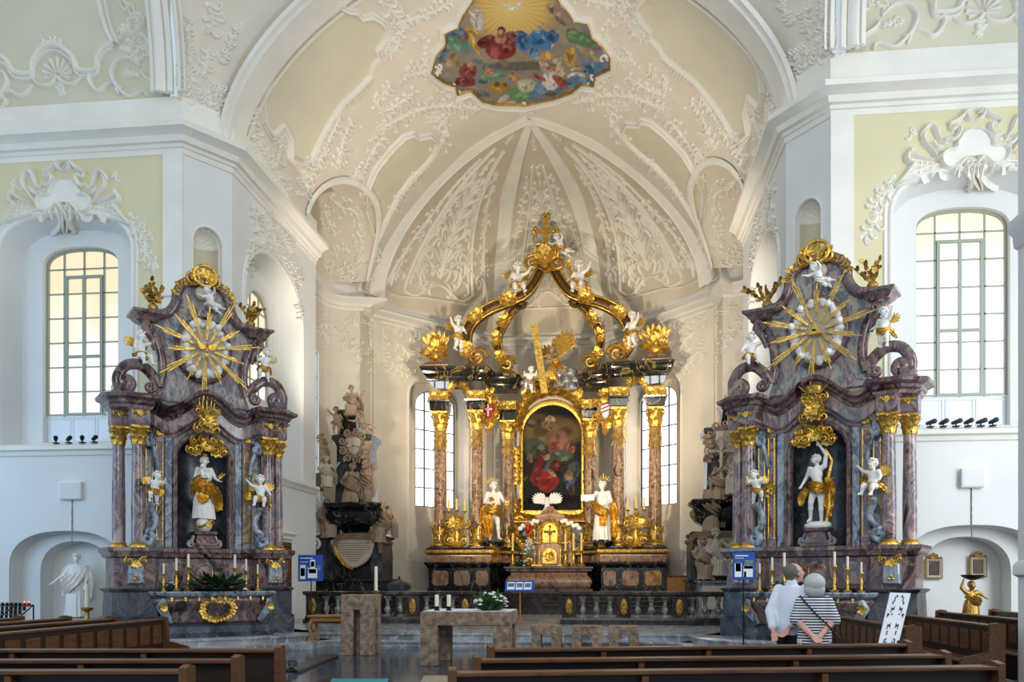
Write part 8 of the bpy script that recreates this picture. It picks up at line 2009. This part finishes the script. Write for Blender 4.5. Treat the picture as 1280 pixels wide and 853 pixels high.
WJ = dict(look=(.1,-1,.12), shA=(-.09,0,.785), shB=(.09,0,.785), elA=(-.135,.035,.655), haA=(-.03,.135,.545), elB=(.135,.035,.655), haB=(.03,.15,.54), pwA=(.2,1,.3), pwB=(-.2,1,.3))
def bag(T, P):
    m = MB(); pts = [V((.105,.03,.835)), V((.06,.098,.77)), V((-.02,.118,.68)), V((-.1,.112,.6)), V((-.15,.07,.53))]; m.tube(cr(pts,6), .006, 6); m.tube(cr([V((.105,.03,.835)), V((.06,-.085,.78)), V((-.05,-.11,.66)), V((-.15,-.03,.54))],6), .006, 6); s = m.build('bag_strap', M['black'], T)
    m = MB(); m.bbox(-.19,-.145,-.05,.08,.4,.535,.015); m.build('shoulder_bag', M['black'], T)
person('silver-haired person in a navy striped top with shoulder bag, hands clasped behind back', (wp.x,11.1,0), pi-.12, 1.66, WJ, None, st, plain('cream_trousers','d8d4c8',.8), .98, .425, 1.04, woman_hair, bag, 1.0)
WORLD = .5; EXPOSURE = 0.62
def LIGHTS():
    area('daylight_left_transept', (-16,13,5), (-9,20.8,2.5), 4, 6, 230, (.3,.6,1))
    area('daylight_right_transept', (16,12,9), (4,18,5), 4, 8, 620, (.86,.93,1))
    area('daylight_nave', (3,-3,10), (0,26,12), 8, 6, 700, (1,.96,.88))
    area('right_niche_fill', (16,15,3.5), (11,21,2), 3, 4, 190, (.9,.94,1))  # unseen fill light, added to brighten the right niche and lower wall
    for sg in (-1,1):
        area('daylight_apse_window_%d' % sg, (sg*4.6,37.6,7.3), (-sg*2,28,6), 1.6, 4.2, 22, (.85,.92,1))
        spot('altar_floodlight_%d' % sg, (sg*5.2,24.9,4.2), (0,38,8.5), 2000, 64, (1,.84,.62), .12)
        spot('choir_uplight_%d' % sg, (sg*6.0,24.5,5.2), (-sg*1.5,33,17), 1250, 110, (1,.88,.72), .12)
    spot('right_apse_wall_fill', (-5.4,25.2,4.5), (7,37.5,5.5), 1100, 50, (1,.84,.62), .15)  # added fill spot that brightens the right apse wall
    spot('choir_wash_left', (5.4,25.2,4.5), (-7,37,6.5), 350, 50, (1,.84,.62), .15)
# ---------------------------------------------------------------- camera, light, view
cam = bpy.data.cameras.new('camera'); co = bpy.data.objects.new('camera', cam); C.objects.link(co)
cam.sensor_width = 36; cam.lens = F*36/1280; cam.shift_x = 0; cam.shift_y = (YH-426.5)/1280
co.location = O; co.rotation_euler = (pi/2, 0, TH); cam.clip_end = 200
sc = bpy.context.scene; sc.camera = co
w = bpy.data.worlds.new('daylight'); sc.world = w; w.use_nodes = True
w.node_tree.nodes['Background'].inputs['Color'].default_value = (.72,.86,1,1)
w.node_tree.nodes['Background'].inputs['Strength'].default_value = WORLD
def area(name, loc, target, sx, sy, power, col=(1,1,1)):
    l = bpy.data.lights.new(name, 'AREA'); l.shape = 'RECTANGLE'; l.size = sx; l.size_y = sy; l.energy = power; l.color = col
    o = bpy.data.objects.new(name, l); C.objects.link(o); o.location = loc
    o.rotation_euler = (V(target)-V(loc)).to_track_quat('-Z','Y').to_euler(); return o
def spot(name, loc, target, power, ang, col=(1,.78,.52), size=.25, blend=.7):
    l = bpy.data.lights.new(name, 'SPOT'); l.energy = power; l.spot_size = radians(ang); l.spot_blend = blend; l.color = col; l.shadow_soft_size = size
    o = bpy.data.objects.new(name, l); C.objects.link(o); o.location = loc
    o.rotation_euler = (V(target)-V(loc)).to_track_quat('-Z','Y').to_euler(); return o
LIGHTS()
vs = sc.view_settings; sc.display_settings.display_device = 'sRGB'
vs.view_transform = 'Standard'; vs.look = 'None'; vs.gamma = 1; vs.use_curve_mapping = False; vs.exposure = EXPOSURE
sc.cycles.use_denoising = True
sc.cycles.max_bounces = 6; sc.cycles.diffuse_bounces = 4; sc.cycles.glossy_bounces = 3; sc.cycles.transmission_bounces = 3
sc.cycles.sample_clamp_indirect = 6; sc.cycles.caustics_reflective = False; sc.cycles.caustics_refractive = False
